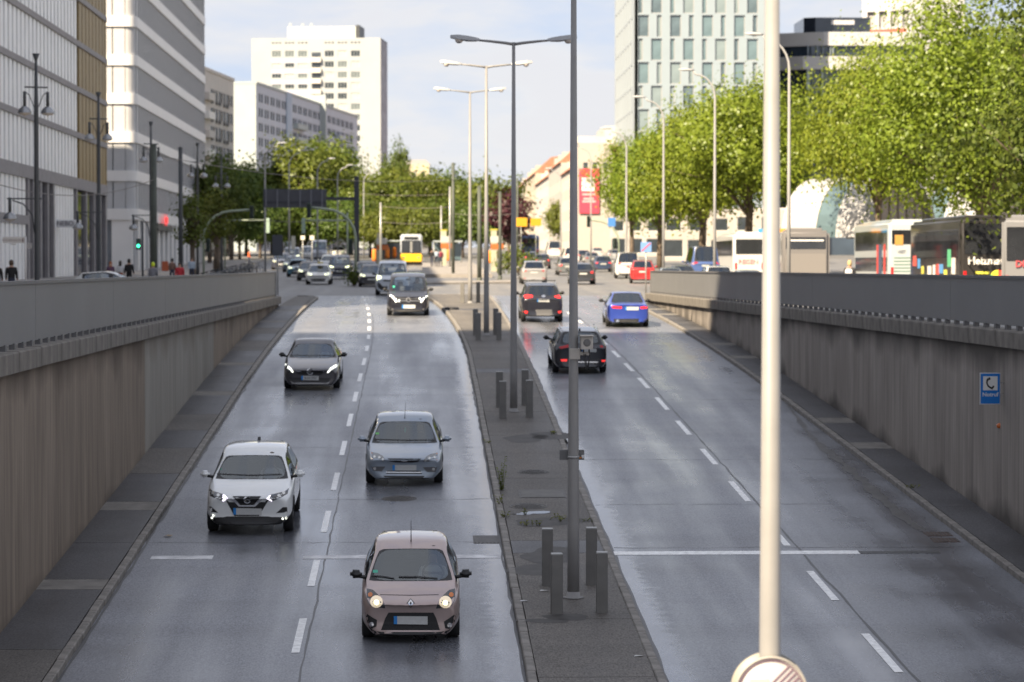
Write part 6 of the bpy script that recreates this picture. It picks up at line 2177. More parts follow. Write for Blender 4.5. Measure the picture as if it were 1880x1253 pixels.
for P, B, I in (([(303, 736), (400, 755), (462, 790), (503, 858), (400, 860), (318, 846)], ((350, 800), (415, 812), (465, 838)), [(305, 742), (325, 748), (328, 835), (316, 840)]),
                ([(1207, 745), (1110, 765), (1050, 800), (1003, 868), (1100, 870), (1202, 856)], ((1165, 808), (1095, 822), (1038, 848)), [(1205, 750), (1186, 756), (1185, 845), (1200, 850)])):
    h = fit(c, 'headlight', z(P), M_HLAMP, .006)
    for q in B: fit(c, 'bulb', z(circ(q, 17)), M_HREF, .014, 0, parent=h, depth=.006)
    fit(c, 'indicator', z(I), M_IND, .012, 0, parent=h, depth=.005)
for P, q in (([(303, 935), (498, 936), (450, 1002), (330, 990)], (352, 965)), ([(1003, 945), (1202, 940), (1178, 1010), (1060, 1012)], (1150, 972))):
    h = fit(c, 'fog_recess', z(P), M_GREYP, .005)
    fit(c, 'fog_lamp', z(circ(q, 19)), M_HREF, .012, 0, parent=h, depth=.006)
fit(c, 'wiper', z([(345, 560), (560, 572), (780, 572), (1165, 568), (1165, 576), (780, 582), (345, 570)]), M_TRIM, .015, 2, depth=.006)
fit(c, 'green_sticker', z([(365, 475), (412, 475), (412, 500), (365, 500)]), mat('sticker_green2', (.12, .45, .10), .5), .002, 0, depth=.003)
fit(c, 'air_freshener', z(circ((765, 440), 15, 8, 34)), mat('sticker_green', (.05, .42, .28), .5), -.06, 0, depth=.01)
a = c.bvh.ray_cast(Vector((0, 2.1, 3)), Vector((0, 0, -1)))[0]
MB().tube([a, a + Vector((.02, .30, .36))], [.009, .003], 6).build('antenna', M_TRIM, c.root)
driver(c, mat('top_dark', (.05, .05, .06), .8), mat('hair_brown', (.07, .045, .03), .8), 'driver in a dark top in the silver-blue hatchback')
# ---- dark grey saloon with star
c = make_car('sedan', 4.64, 1.777, 1.43, paint('graphite', (.075, .072, .078), .55, .28), pos(571, 718), label='dark grey saloon with a star badge and slanted lit headlamps', group=GI, rw=.325, clear=.15, mirror=M_TRIM)
z = zoomed(490, 600, 9.641)
g = fit(c, 'grille', z([(478, 738), (1042, 744), (1032, 800), (950, 855), (565, 852), (500, 800)]), M_TRIM, .006)
fit(c, 'grille_bar', z([(508, 780), (1012, 784), (1012, 803), (508, 800)]), M_CHROME, .014, 1, parent=g, depth=.01)
lg = fit(c, 'badge', z(circ((765, 796), 58, 20)), M_CHROME, .02, 0, depth=.012)
fit(c, 'badge_inner', z(circ((765, 796), 46, 18)), M_TRIM, .025, 0, parent=lg, depth=.004)
for k in range(3):
    an = R(-90 + 120 * k)
    p, q = (765, 796), (765 + 46 * math.cos(an), 796 + 46 * math.sin(an))
    nx, ny = -math.sin(an) * 8, math.cos(an) * 8
    fit(c, 'badge_point', z([(p[0] + nx, p[1] + ny), q, (p[0] - nx, p[1] - ny)]), M_CHROME, .03, 0, parent=lg, depth=.004)
pl_ = plate(c, z([(610, 870), (915, 875), (915, 950), (610, 945)]), off=.03)
t_ = text_obj('lettering', 'B AS 2920', .088, M_TRIM, pl_, .001, .001)
v0 = [pl_.data.vertices[i].co for i in range(4)]
cc = sum((v for v in v0), Vector()) / 4
t_.location = cc + Vector((.02, -.006, -.002))
for D, P in (([(305, 658), (342, 660), (430, 735), (472, 808), (445, 812), (408, 762), (318, 702)], [(298, 662), (320, 702), (408, 762), (445, 812), (395, 806), (312, 768)]),
             ([(1242, 678), (1205, 678), (1118, 737), (1062, 816), (1086, 818), (1140, 766), (1236, 706)], [(1250, 682), (1236, 706), (1140, 766), (1086, 818), (1150, 812), (1240, 776)])):
    h = fit(c, 'headlight', z(P), M_HDARK, .006)
    fit(c, 'running_light', z(D), M_DRL, .014, 1, parent=h, depth=.008)
fit(c, 'lower_intake', z([(395, 900), (610, 945), (915, 948), (1130, 912), (1092, 990), (450, 985)]), M_TRIM, .005)
fit(c, 'lip', z([(415, 965), (480, 1000), (1055, 1004), (1115, 968), (1085, 1014), (450, 1012)]), M_STEEL, .012, 2)
fit(c, 'wiper', z([(395, 495), (760, 505), (1200, 500), (1200, 508), (760, 516), (395, 504)]), M_TRIM, .015, 2, depth=.006)
driver(c, mat('top_white', (.55, .55, .55), .8), mat('hair_dark', (.03, .025, .02), .8), 'driver in a white top in the dark grey saloon')
# ---- black people carrier
c = make_car('van', 5.14, 1.93, 1.88, paint('black', (.020, .020, .028), .3, .28), pos(749, 581), label='black people carrier with lit headlamps in the sunlit stretch', group=GI, name='people_carrier', rw=.335, clear=.18, mirror=M_TRIM)
z = zoomed(640, 460, 8.95)
g = fit(c, 'grille', z([(788, 765), (1192, 770), (1172, 855), (818, 852)]), M_TRIM, .006)
for yy in (790, 828):
    fit(c, 'grille_bar', z(band((805, yy), (1180, yy + 3), 14)), M_CHROME, .014, 1, parent=g, depth=.01)
lg = fit(c, 'badge', z(circ((985, 812), 42, 16)), M_CHROME, .025, 0, depth=.012)
fit(c, 'badge_inner', z(circ((985, 812), 28, 12)), M_HDARK, .03, 0, parent=lg, depth=.004)
for D in ([(668, 738), (702, 730), (782, 790), (798, 850), (770, 852), (748, 812)], [(1306, 742), (1270, 750), (1200, 800), (1178, 856), (1202, 858), (1232, 812)]):
    fit(c, 'headlight', z(D), M_DRL, .012, 1)
for q in ((828, 828), (1172, 792)):
    fit(c, 'fog_lamp', z(circ(q, 18)), M_DRL, .012, 0)
plate(c, z([(880, 895), (1095, 895), (1095, 955), (880, 955)]), off=.03)
fit(c, 'lower_intake', z([(760, 975), (1200, 975), (1180, 1015), (780, 1015)]), M_TRIM, .006)
for s in ([(650, 940), (740, 960), (730, 985), (655, 975)], [(1300, 940), (1210, 960), (1220, 985), (1295, 975)]):
    fit(c, 'side_intake', z(s), M_GREYP, .006)
fit(c, 'green_sticker', z([(725, 580), (760, 580), (760, 612), (725, 612)]), mat('sticker_green', (.05, .42, .28), .5), .002, 0, depth=.003)
driver(c, mat('top_grey', (.22, .25, .27), .8), mat('hair_dark', (.03, .025, .02), .8), 'driver in a grey top in the black people carrier', x=.42)
# ---- pale blue-white van behind it
c = make_car('van', 5.0, 1.956, 1.97, paint('ice_blue', (.56, .61, .67), .0, .3), pos(720, 543), label='pale blue-grey van behind the black people carrier', group=GI, name='van', cat='van', rw=.34, clear=.2, mirror=M_TRIM)
z = zoomed(640, 460, 8.95)
fit(c, 'headlight', z([(430, 405), (470, 405), (540, 425), (535, 455), (500, 490), (455, 490)]), M_LYEL, .012, 1)
fit(c, 'lower_bumper', z([(440, 540), (500, 530), (560, 590), (640, 590), (640, 660), (480, 650), (430, 600)]), M_TRIM, .006)
fit(c, 'grille', z([(560, 470), (700, 475), (700, 510), (580, 510)]), M_TRIM, .006)
driver(c, mat('top_blue', (.05, .15, .25), .8), mat('hair_dark', (.03, .025, .02), .8), 'driver in a blue top in the pale blue-grey van', x=.42)

# ---- generic fronts and tails for the queue farther away
def front_face(c, lit=M_LYEL, hi=.56, plate_=True, grille=True, drl=False):
    W, H, L = c.W / 2, c.H, c.L
    zz = H * hi
    for s in (1, -1):
        P = [(s * W * .82, zz + .02), (s * W * .50, zz - .06), (s * W * .48, zz - .13), (s * W * .70, zz - .15), (s * W * .84, zz - .09)]
        fit(c, 'headlight', P, lit, .01, 1, 'front')
    if grille:
        fit(c, 'grille', [(-W * .42, zz - .06), (W * .42, zz - .06), (W * .36, zz - .20), (-W * .36, zz - .20)], M_TRIM, .006, 1, 'front')
    fit(c, 'lower_intake', [(-W * .62, H * .28), (W * .62, H * .28), (W * .5, H * .18), (-W * .5, H * .18)], M_TRIM, .006, 1, 'front')
    if plate_:
        plate(c, [(-.26, H * .33 + .055), (.26, H * .33 + .055), (.26, H * .33 - .055), (-.26, H * .33 - .055)], 'front', .02, strip=False)
def rear_face(c, on=False, hi=.58, plate_z=.50, wide=.22, bump=True):
    W, H = c.W / 2, c.H
    zz = H * hi
    for s in (1, -1):
        fit(c, 'tail_lamp', [(s * W * .90, zz + .07), (s * W * (.90 - wide * 1.6), zz + .04), (s * W * (.90 - wide * 1.6), zz - .05), (s * W * .90, zz - .12)], M_TAILGLOW if on else M_TAIL, .01, 1, 'rear')
        fit(c, 'reflector', [(s * W * .82, H * .26), (s * W * .62, H * .26), (s * W * .62, H * .235), (s * W * .82, H * .235)], M_TAIL, .008, 0, 'rear')
    plate(c, [(.26, H * plate_z + .055), (-.26, H * plate_z + .055), (-.26, H * plate_z - .055), (.26, H * plate_z - .055)], 'rear', .015, strip=False)
    if bump:
        fit(c, 'lower_bumper', [(-W * .72, H * .20), (W * .72, H * .20), (W * .68, H * .145), (-W * .68, H * .145)], M_TRIM, .006, 1, 'rear')
# ---- outgoing: dark estate, black crossover, blue saloon
c = make_car('wagon', 4.69, 1.829, 1.47, paint('black_blue', (.018, .019, .026), .3, .28), pos(1066, 688), receding=True, label='black estate car partly hidden by the camera pole', group=GO, rw=.325, clear=.16, mirror=M_TRIM)
z = zoomed(930, 490, 5.966)
for P in ([(572, 878), (680, 852), (680, 884), (592, 902)], [(1020, 862), (1122, 858), (1112, 880), (1030, 886)]):
    fit(c, 'tail_lamp', z(P), M_TAIL, .008)
for P in ([(594, 1014), (666, 1014), (660, 1038), (600, 1038)], [(1038, 1022), (1108, 1022), (1102, 1042), (1045, 1042)]):
    fit(c, 'reflector', z(P), M_TAILGLOW, .008, 1)  # reflectors hold no lamp; their brightness is an added red glow
plate(c, z([(830, 886), (985, 886), (985, 936), (830, 936)]), off=.01)
fit(c, 'chrome_strip', z([(700, 1038), (1000, 1040), (1000, 1052), (700, 1050)]), M_CHROME, .008, 1)
a = c.bvh.ray_cast(Vector((0, 3.9, 3)), Vector((0, 0, -1)))[0]
MB().prism([(0, -.01), (.16, -.01), (.15, .06), (.10, .07)], -.03, .03, 'x').build('roof_fin', M_TRIM, c.root).location = a
for s in (1, -1):
    MB().tube([(s * .60, 1.9, 1.43), (s * .60, 2.2, 1.49), (s * .59, 3.6, 1.47), (s * .57, 3.9, 1.40)], .015, 6).build('roof_rail', M_CHROME, c.root)
c = make_car('suv', 4.55, 1.84, 1.675, paint('black', (.020, .020, .028), .3, .28), pos(996, 593), receding=True, label='black crossover with lit tail lamps and roof bars in the sunlit stretch', group=GO, rw=.36, clear=.22, mirror=M_TRIM)
for P in ([(188, 312), (232, 305), (288, 312), (285, 335), (232, 345), (200, 345)], [(524, 320), (560, 312), (608, 310), (602, 346), (570, 345), (528, 335)]):
    fit(c, 'tail_lamp', z(P), M_TAILGLOW, .008)
fit(c, 'lower_bumper', z([(178, 470), (622, 470), (618, 535), (185, 535)]), M_GREYP, .006)
for P in ([(178, 484), (234, 488), (226, 512), (180, 508)], [(564, 488), (618, 486), (615, 512), (570, 510)]):
    fit(c, 'reflector', z(P), M_TAILGLOW, .014, 1)  # plain reflectors given a glow of their own
plate(c, z([(335, 352), (470, 357), (470, 388), (335, 385)]), off=.015)
fit(c, 'badge', z(circ((405, 322), 22, 12, 13)), M_CHROME, .012, 0)
for s in (1, -1):
    MB().tube([(s * .62, 1.9, 1.62), (s * .62, 2.2, 1.72), (s * .60, 3.5, 1.70), (s * .58, 3.8, 1.60)], .018, 6).build('roof_rail', M_CHROME, c.root)
MB().cbox(-.66, .66, 2.55, 2.62, 1.725, 1.76, .01).build('cross_bar', M_TRIM, c.root)
c = make_car('sedan', 4.71, 1.827, 1.44, paint('cobalt', (.045, .085, .42), .45, .28), pos(1153, 602), receding=True, heading=R(-1.5), label='bright blue saloon in the right lane driving away', group=GO, rw=.33, clear=.15, mirror=M_TRIM)
for P in ([(1148, 424), (1180, 432), (1262, 438), (1262, 460), (1162, 456)], [(1464, 440), (1540, 432), (1577, 424), (1572, 456), (1470, 462)]):
    fit(c, 'tail_lamp', z(P), M_TAILGLOW, .008)
plate(c, z([(1300, 440), (1447, 440), (1447, 476), (1300, 476)]), off=.015)
fit(c, 'diffuser', z([(1172, 572), (1568, 568), (1556, 618), (1185, 622)]), M_TRIM, .006)
for q in ((1216, 596), (1520, 594)):
    fit(c, 'exhaust', z(circ(q, 17)), M_CHROME, .02, 0)
fit(c, 'badge', z(circ((1365, 415), 15)), M_CHROME, .01, 0)
# ---- far queue: kind, size, colour, pixel of the tyre line, heading, label
def far(kind, L, W, H, col, px, py, rec, label, name='car', cat='car', hd=0, lit=M_LYEL, metal=.3, lvl=1, on=False, **k):
    c = make_car(kind, L, W, H, col, pos(px, py, lambda y: max(ramp_z(y), -9)), hd, rec, label, GO if rec else GI, name, cat, lvl=lvl, interior=True, **k)
    (rear_face(c, on) if rec else front_face(c, lit))
    return c
C_ = lambda n, col, m=.3: paint(n, col, m, .3)
white2 = C_('white2', (.58, .58, .56), 0)
cc_ = far('hatch', 4.37, 1.79, 1.44, white2, 584, 523, False, 'white hybrid saloon with yellow roof light leading the oncoming queue', lvl=2)
MB().cbox(-.12, .28, 1.9, 2.05, 1.42, 1.53, .02).build('roof_light', mat('taxi_amber', (.5, .4, .08), .5), cc_.root)
far('van', 4.4, 1.83, 1.85, C_('navy', (.03, .035, .07)), 623, 513, False, 'dark blue people carrier right of the white saloon', lvl=2)
far('hatch', 4.2, 1.78, 1.45, C_('charcoal', (.05, .05, .055)), 566, 516, False, 'charcoal hatchback half hidden behind the white saloon')
far('hatch', 3.9, 1.72, 1.47, C_('turquoise', (.06, .17, .24)), 545, 509, False, 'turquoise blue small hatchback in the oncoming queue')
far('sedan', 4.5, 1.8, 1.45, C_('steel_blue', (.11, .14, .19)), 536, 500, False, 'steel blue saloon behind the turquoise hatchback')
far('suv', 4.5, 1.85, 1.65, C_('slate', (.055, .06, .09)), 515, 496, False, 'slate coloured crossover at the left end of the queue')
far('van', 5.0, 1.95, 1.97, C_('silver', (.34, .36, .40)), 535, 487, False, 'silver van behind the slate crossover', name='van', cat='van')
far('van', 5.9, 2.0, 2.75, C_('ice', (.40, .43, .48), 0), 585, 485, False, 'tall pale delivery van in the oncoming queue', name='van', cat='van', lit=M_HLAMP)
far('hatch', 4.3, 1.8, 1.5, C_('blue_grey', (.13, .16, .20)), 603, 497, False, 'blue-grey hatchback in front of the tall delivery van', lit=M_HLAMP)
far('van', 4.9, 1.92, 1.95, white2, 563, 481, False, 'sunlit white van left of the tall delivery van', name='van', cat='van', lit=M_LYEL)
far('suv', 4.5, 1.85, 1.7, white2, 621, 474, False, 'sunlit white crossover at the back of the oncoming queue')
far('hatch', 4.3, 1.8, 1.48, C_('anthracite', (.04, .042, .05)), 682, 527, False, 'anthracite hatchback left of the pale blue-grey van')
far('hatch', 4.3, 1.8, 1.5, C_('black2', (.022, .022, .026)), 671, 519, False, 'black hatchback at the left rear of the pale blue-grey van', lit=M_HLAMP)
far('sedan', 4.6, 1.82, 1.45, white2, 296, 552, False, 'white car roof showing above the left parapet', slope=False, lit=M_HLAMP) if False else None
cL = make_car('hatch', 4.3, 1.8, 1.46, white2, Vector((xat(298, 122), 122, 0)), R(90), False, 'pale car whose roof shows above the left parapet', GI, lvl=1, slope=False)
# outgoing queue
far('suv', 4.6, 1.86, 1.62, C_('silver2', (.36, .355, .35)), 981, 522, True, 'silver crossover ahead of the black crossover', lvl=2)
far('hatch', 4.25, 1.79, 1.5, C_('dark_grey', (.045, .047, .052)), 1071, 523, True, 'dark grey hatchback right of the camera pole, tail lamps lit', lvl=2, on=True)
far('wagon', 4.6, 1.82, 1.5, C_('grey_green', (.16, .17, .17)), 1043, 506, True, 'grey estate car left of the camera pole with a bright tail lamp', on=True)
far('hatch', 4.2, 1.78, 1.5, C_('graph2', (.06, .06, .065)), 996, 494, True, 'graphite hatchback behind the silver crossover', on=True)
far('van', 5.4, 2.0, 2.45, white2, 1018, 477, True, 'tall white van in the outgoing queue', name='van', cat='van')
far('van', 4.9, 1.9, 1.9, white2, 1049, 486, True, 'white van behind the grey estate car', name='van', cat='van')
far('hatch', 4.3, 1.8, 1.48, C_('navy2', (.04, .06, .11)), 1108, 500, True, 'navy hatchback left of the white delivery van', on=True)
far('sedan', 4.5, 1.8, 1.45, C_('grey3', (.22, .22, .23)), 1088, 488, True, 'grey saloon with a pale tail further up the outgoing queue')
far('sedan', 4.6, 1.8, 1.45, C_('dark3', (.05, .05, .055)), 1112, 506, True, 'dark saloon beside the white delivery van') if False else None
far('van', 5.6, 2.02, 2.05, white2, 1153, 512, True, 'white delivery van at the end of the right parapet', name='van', cat='van', hd=R(-3))
far('suv', 4.4, 1.84, 1.66, C_('red', (.42, .025, .025), .1), 1180, 521, True, 'red crossover beside the end of the right parapet', hd=R(-4), on=True)
far('hatch', 4.3, 1.8, 1.5, C_('silver3', (.36, .37, .38)), 1128, 480, True, 'silver car further up the right lane')
far('sedan', 4.6, 1.8, 1.46, C_('pearl', (.5, .5, .48), .1), 1098, 474, True, 'pearl saloon far up the outgoing queue')
far('hatch', 4.2, 1.78, 1.5, C_('dark4', (.05, .055, .06)), 1072, 482, True, 'dark hatchback between the white vans', on=True)
far('hatch', 4.2, 1.78, 1.5, C_('dark5', (.04, .04, .045)), 975, 487, True, 'black hatchback far ahead near the shrub', on=True)
# vehicles parked behind the right parapet
def parked(kind, L, W, H, col, px, Y, label, name='car', cat='car', hd=0, rear=True, lvl=1, **k):
    c = make_car(kind, L, W, H, col, Vector((xat(px, Y), Y, grade(Y))), hd, True, label, 'vehicles standing behind the right parapet', name, cat, lvl=lvl, slope=False, **k)
    rear_face(c)
    return c
parked('van', 5.9, 2.03, 2.7, C_('blue_van', (.07, .12, .30), .1), 1296, 176, 'tall blue van behind the right parapet', 'van', 'van')
parked('suv', 4.4, 1.8, 1.72, white2, 1322, 138, 'white small car right of the blue van')
parked('hatch', 4.2, 1.78, 1.5, C_('steel2', (.25, .28, .30)), 1378, 142, 'steel grey car beside the white small car')
parked('sedan', 4.5, 1.8, 1.45, C_('pale_blue', (.34, .39, .42)), 1235, 160, 'pale blue car right of the red crossover')
parked('hatch', 4.2, 1.78, 1.5, C_('black3', (.03, .03, .034)), 1256, 168, 'black car left of the tall blue van')
# ================================================================ coaches, tram, people, bicycles
def rbox(name, x0, x1, y0, y1, z0, z1, r, m, parent, seg=3):
    bm = bmesh.new()
    bmesh.ops.create_cube(bm, size=1)
    for v in bm.verts:
        v.co = Vector(((x0 + x1) / 2 + v.co.x * (x1 - x0), (y0 + y1) / 2 + v.co.y * (y1 - y0), (z0 + z1) / 2 + v.co.z * (z1 - z0)))
    bmesh.ops.bevel(bm, geom=bm.edges[:], offset=r, segments=seg, affect='EDGES')
    for f in bm.faces: f.smooth = True
    me = bpy.data.meshes.new(name); bm.to_mesh(me); bm.free()
    me.materials.append(m); me.set_sharp_from_angle(angle=R(40))
    return link(name, me, parent)
M_BGLASS = glass_mat('coach_glass', (.02, .022, .026), .05, .5, .4)
def coach(px_left, Y, L, W, H, col, label, decks=1, rear_win=(.62, .90), win=(.52, .86), name='coach', cat='bus', group='coaches parked behind the right parapet', grz=None):
    """rear to the camera; px_left is the pixel of its rear left edge"""
    g = grade(Y) if grz is None else grz
    root = empty(name, (xat(px_left, Y) + W / 2, Y, g), 0, label, cat, group)
    w = W / 2
    b = rbox('body', -w, w, 0, L, .32, H, .16, col, root)
    spans = [win] if decks == 1 else [(.60, .88), (.30, .50)]
    for s in (-1, 1):
        for a, z1 in spans:
            n = 6
            for k in range(n):
                y0 = .5 + (L - 1.0) * k / n; y1 = .5 + (L - 1.0) * (k + 1) / n - .05
                xx = sorted((s * (w - .02), s * (w + .012)))
                MB().box(xx[0], xx[1], y0, y1, H * a, H * z1).build('side_window', M_BGLASS, root)
    rw_ = rbox('rear_window', -w * .84, w * .84, -.03, .05, H * rear_win[0], H * rear_win[1], .02, M_BGLASS, root, 2)
    for s in (-1, 1):
        rbox('tail_lamp', s * w * .82 - .08, s * w * .82 + .08, -.03, .04, H * .22, H * .36, .015, M_TAIL, root, 1)
    MB().box(-w * .98, w * .98, -.04, .3, .34, .52).build('bumper', M_TRIM, root)
    plate_o = MB().box(-.26, .26, -.055, -.041, .60, .71).build('number_plate', M_PLATE_, root)
    MB().cbox(-w * .72, w * .72, .8, L - 1.5, H - .01, H + .14, .05).build('roof_unit', col, root)
    td, rd = wheel_data(.5, .28)
    for ya in (2.6, L - 2.6):
        for s in (-1, 1):
            wh = link('wheel', td, root); wh.location = (s * (w - .13), ya, .5); wh.rotation_euler = (0, 0, 0 if s > 0 else math.pi)
            link('rim', rd, wh)
    return root, w
cg = mat('coach_grey', (.20, .19, .185), .4, .3, coat=.5)
r1, w1 = coach(1436, 140, 12, 2.55, 3.6, cg, 'dark grey coach seen from behind with a narrow rear window', rear_win=(.72, .90))
rbox('engine_panel', -1.08, 1.08, -.02, .03, .9, 2.35, .05, mat('coach_grey2', (.24, .225, .215), .4, .3), r1, 2)
MB().box(-.95, .95, -.045, -.031, 3.02, 3.10).build('sun_strip', M_SIGNW, r1)
cw = mat('coach_silver', (.48, .52, .53), .35, .2, coat=.6)
r2, w2 = coach(1631, 155, 12.5, 2.55, 4.25, cw, 'silver double-deck coach with red stripes on its side', decks=2, rear_win=(.68, .88))
for k, (y0, m_) in enumerate(((1.0, 'stripe_red2'), (2.2, 'stripe_navy'), (3.4, 'stripe_red2'))):
    MB().box(-w2 - .03, -w2 - .001, y0, y0 + (.5 if k != 1 else 1.1), .5, 2.9).build('side_stripe', mat(m_, (.55, .05, .04) if 'red' in m_ else (.05, .07, .12), .5), r2)
for k in range(6):
    MB().box(-.95, .75, -.02, -.001, 1.05 + .2 * k, 1.12 + .2 * k).build('louvre', mat('louvre_dark', (.12, .2, .16), .5), r2)
shop_text(r2, 'VIET', .28, mat('ink_grey', (.25, .27, .3), .5), (-.5, -.03, 2.45))
MB().box(-.9, -.4, -.034, -.031, 2.85, 3.45).build('window_reflection', mat('reflection_orange', (.42, .22, .05), .7), r2)  # orange reflection in the rear window, painted on as a thin panel
cb = mat('coach_black', (.03, .028, .027), .35, .1, coat=.5)
r3, w3 = coach(1763, 125, 13, 2.55, 4.0, cb, 'black coach with white lettering and a rainbow sun emblem', rear_win=(.56, .93))
shop_text(r3, 'Heizmann', .52, mat('letter_white', (.75, .73, .70), .5), (.12, -.05, 1.92), 0, .012)
cols_ = ((.65, .6, .05), (.2, .5, .1), (.05, .35, .55), (.15, .12, .5), (.55, .1, .35), (.65, .08, .06))
for k in range(6):
    MB().prism([(.55 + .40 * math.cos(math.pi / 2 + math.pi * 2 * q / 24), 1.1 + .40 * math.sin(math.pi / 2 + 2 * math.pi * q / 24)) for q in range(4 * k, 4 * k + 5)] + [(.55, 1.1)], -.05, -.04, 'y').build('emblem_wedge', mat('emblem_%d' % k, cols_[k], .5), r3)
for k in range(3):
    MB().box(-.55, .12, -.05, -.04, .82 + .24 * k, .94 + .24 * k).build('emblem_ray', mat('emblem_yellow', (.65, .62, .08), .5), r3)
rnd = random.Random(5)
for k in range(11):                      # stickers along its side
    y0 = 1.2 + k * 1.0; z0 = rnd.uniform(.6, 1.7)
    cl = [(.7, .68, .65), (.1, .42, .22), (.65, .6, .1), (.1, .3, .6), (.6, .1, .08), (.75, .72, .7)][k % 6]
    MB().box(-w3 - .02, -w3 - .001, y0, y0 + rnd.uniform(.5, .95), z0, z0 + rnd.uniform(.4, .9)).build('side_sticker', mat('sticker_%d' % (k % 6), cl, .5), r3)
r4, w4 = coach(1840, 104, 12, 2.55, 3.6, mat('coach_light_grey', (.22, .22, .225), .4, .3, coat=.5), 'light grey coach cut off by the right edge of the picture', rear_win=(.52, .9))
r4.rotation_euler = (0, 0, R(-13))
r1.rotation_euler = (0, 0, R(-6))
shop_text(r4, 'DREI', .36, mat('letter_red', (.35, .05, .06), .5), (-.35, -.05, 1.75), 0, .01)
r5, w5 = coach(1346, 200, 12, 2.5, 3.5, mat('coach_white', (.56, .56, .55), .4, coat=.5), 'white coach beside the blue van with pink lettering', rear_win=(.55, .88))
shop_text(r5, 'REISEN', .5, mat('letter_pink', (.55, .25, .25), .5), (-.1, -.05, 1.35))
r6, w6 = coach(958, 375, 11, 2.5, 3.2, mat('bus_navy', (.03, .055, .14), .4, coat=.5), 'dark blue bus far ahead in the outgoing lanes', rear_win=(.5, .88), group='buses up the hill street')
# ---- tram
Yt = 288.0
tr = empty('tram', (xat(755, Yt), Yt, grade(Yt)), R(0), 'yellow tram with a dark windscreen approaching the stop', 'tram')
yl = mat('tram_yellow', (.85, .52, .015), .35, coat=.6)
wt_ = mat('tram_white', (.44, .47, .52), .4, coat=.5)
rbox('lower_body', -1.2, 1.2, 0, 22, .30, 1.25, .12, yl, tr)
rbox('upper_body', -1.2, 1.2, .04, 22, 1.27, 3.4, .14, wt_, tr)
rbox('windscreen', -1.06, 1.06, -.02, .12, 1.35, 2.72, .06, M_BGLASS, tr)
MB().box(-.12, .12, -.05, -.021, 1.4, 2.6).build('centre_wiper', M_STEEL, tr)
MB().box(-.75, .75, -.03, .1, 2.85, 3.1).build('destination_box', M_TRIM, tr)
for s in (-1, 1):
    rbox('headlight', s * .8 - .15, s * .8 + .15, -.03, .05, .75, .9, .02, M_HLAMP, tr, 1)
    for k in range(6):
        xx = sorted((s * 1.19, s * 1.212))
        MB().box(xx[0], xx[1], 1 + 3.4 * k, 4.1 + 3.4 * k, 1.5, 2.7).build('side_window', M_BGLASS, tr)
MB().box(-1.0, 1.0, .2, 1.2, .1, .3).build('skirt', M_TRIM, tr)
MB().tube([(-.6, 6, 3.4), (0, 7, 4.3), (0, 6, 5.0)], .04, 6).build('pantograph', M_POLED, tr)
# rails
for s in (-.72, .72):
    v, f = [], []
    for k in range(40):
        y = 178 + k * 5
        x = xat(755, Yt) + s + (y - Yt) * .012
        v += [(x - .04, y, grade(y) + .012), (x + .04, y, grade(y) + .012)]
    f = [(2 * k, 2 * k + 1, 2 * k + 3, 2 * k + 2) for k in range(39)]
    o = link('tram_rail', mesh(v, f, M_STEEL, name='tram_rail')); o['kind'] = 'structure'
# ---- people
def person(px, Y, top, legs, hair, label, rz=0.0, h=1.75, stride=.22, arm=.1, X=None, ground=None, long_hair=False, helmet=None, bag=None):
    k = h / 1.75
    V = [(0, 0, .95), (0, .0, 1.12), (0, .01, 1.32), (0, .0, 1.48), (0, -.02, 1.58), (0, -.015, 1.68),
         (.19, .01, 1.39), (.225, .02 + arm * .3, 1.14), (.22, -.06 + arm, .90), (-.19, .01, 1.39), (-.225, .02 - arm * .3, 1.14), (-.22, -.06 - arm, .90),
         (.09, 0, .90), (.10, -stride * .45, .50), (.10, -stride * .6, .08), (.10, -stride * .6 - .13, .04),
         (-.09, 0, .90), (-.10, stride * .35, .50), (-.10, stride, .10), (-.10, stride - .12, .05)]
    E = [(0, 1), (1, 2), (2, 3), (3, 4), (4, 5), (2, 6), (6, 7), (7, 8), (2, 9), (9, 10), (10, 11), (0, 12), (12, 13), (13, 14), (14, 15), (0, 16), (16, 17), (17, 18), (18, 19)]
    Rr = [(.16, .11), (.165, .115), (.19, .125), .06, (.078, .095), (.065, .08), .085, .06, .042, .085, .06, .042, .09, .062, .045, .04, .09, .062, .045, .04]
    def zone(c):
        z_ = c.z
        if z_ > 1.46: return 2
        if z_ > .98 or (abs(c.x) > .2 and z_ > .97): return 0
        if abs(c.x) > .19 and z_ > .8: return 2
        return 1 if z_ > .09 else 3
    me = skin_body([(x * k, y * k, z * k) for x, y, z in V], E, [tuple(q * k for q in r) if isinstance(r, tuple) else r * k for r in Rr], [top, legs, M_SKIN, M_TRIM], lambda c: zone(c / k), 1)
    root = empty('person', (xat(px, Y) if X is None else X, Y, grade(Y) + .12 if ground is None else ground), rz, label, 'person')
    link('body', me, root)
    pr = [(.001, 1.79), (.05, 1.785), (.085, 1.74), (.10, 1.68), (.10, 1.60), (.085, 1.55)]
    if long_hair: pr += [(.10, 1.48), (.11, 1.38), (.05, 1.33)]
    o = MB().lathe([(r * k, z * k) for r, z in pr], (0, .025 * k, 0), 12).build('helmet' if helmet else 'hair', helmet or hair, root)
    if bag: rbox('backpack', -.15 * k, .15 * k, .10 * k, .28 * k, 1.02 * k, 1.42 * k, .05, bag, root) 
    return root
cl_ = lambda n, c: mat('cloth_' + n, c, .85, var=.1, vscale=6)
hd_, hb_, ho_ = mat('hair_dark', (.03, .025, .02), .8), mat('hair_brown', (.07, .045, .03), .8), mat('hair_ginger', (.32, .10, .03), .8)
blk, nvy = cl_('black', (.012, .012, .014)), cl_('navy', (.03, .035, .06))
person(21, 117, blk, nvy, hb_, 'pedestrian in a black shirt walking beside the street name sign', R(180), 1.80)
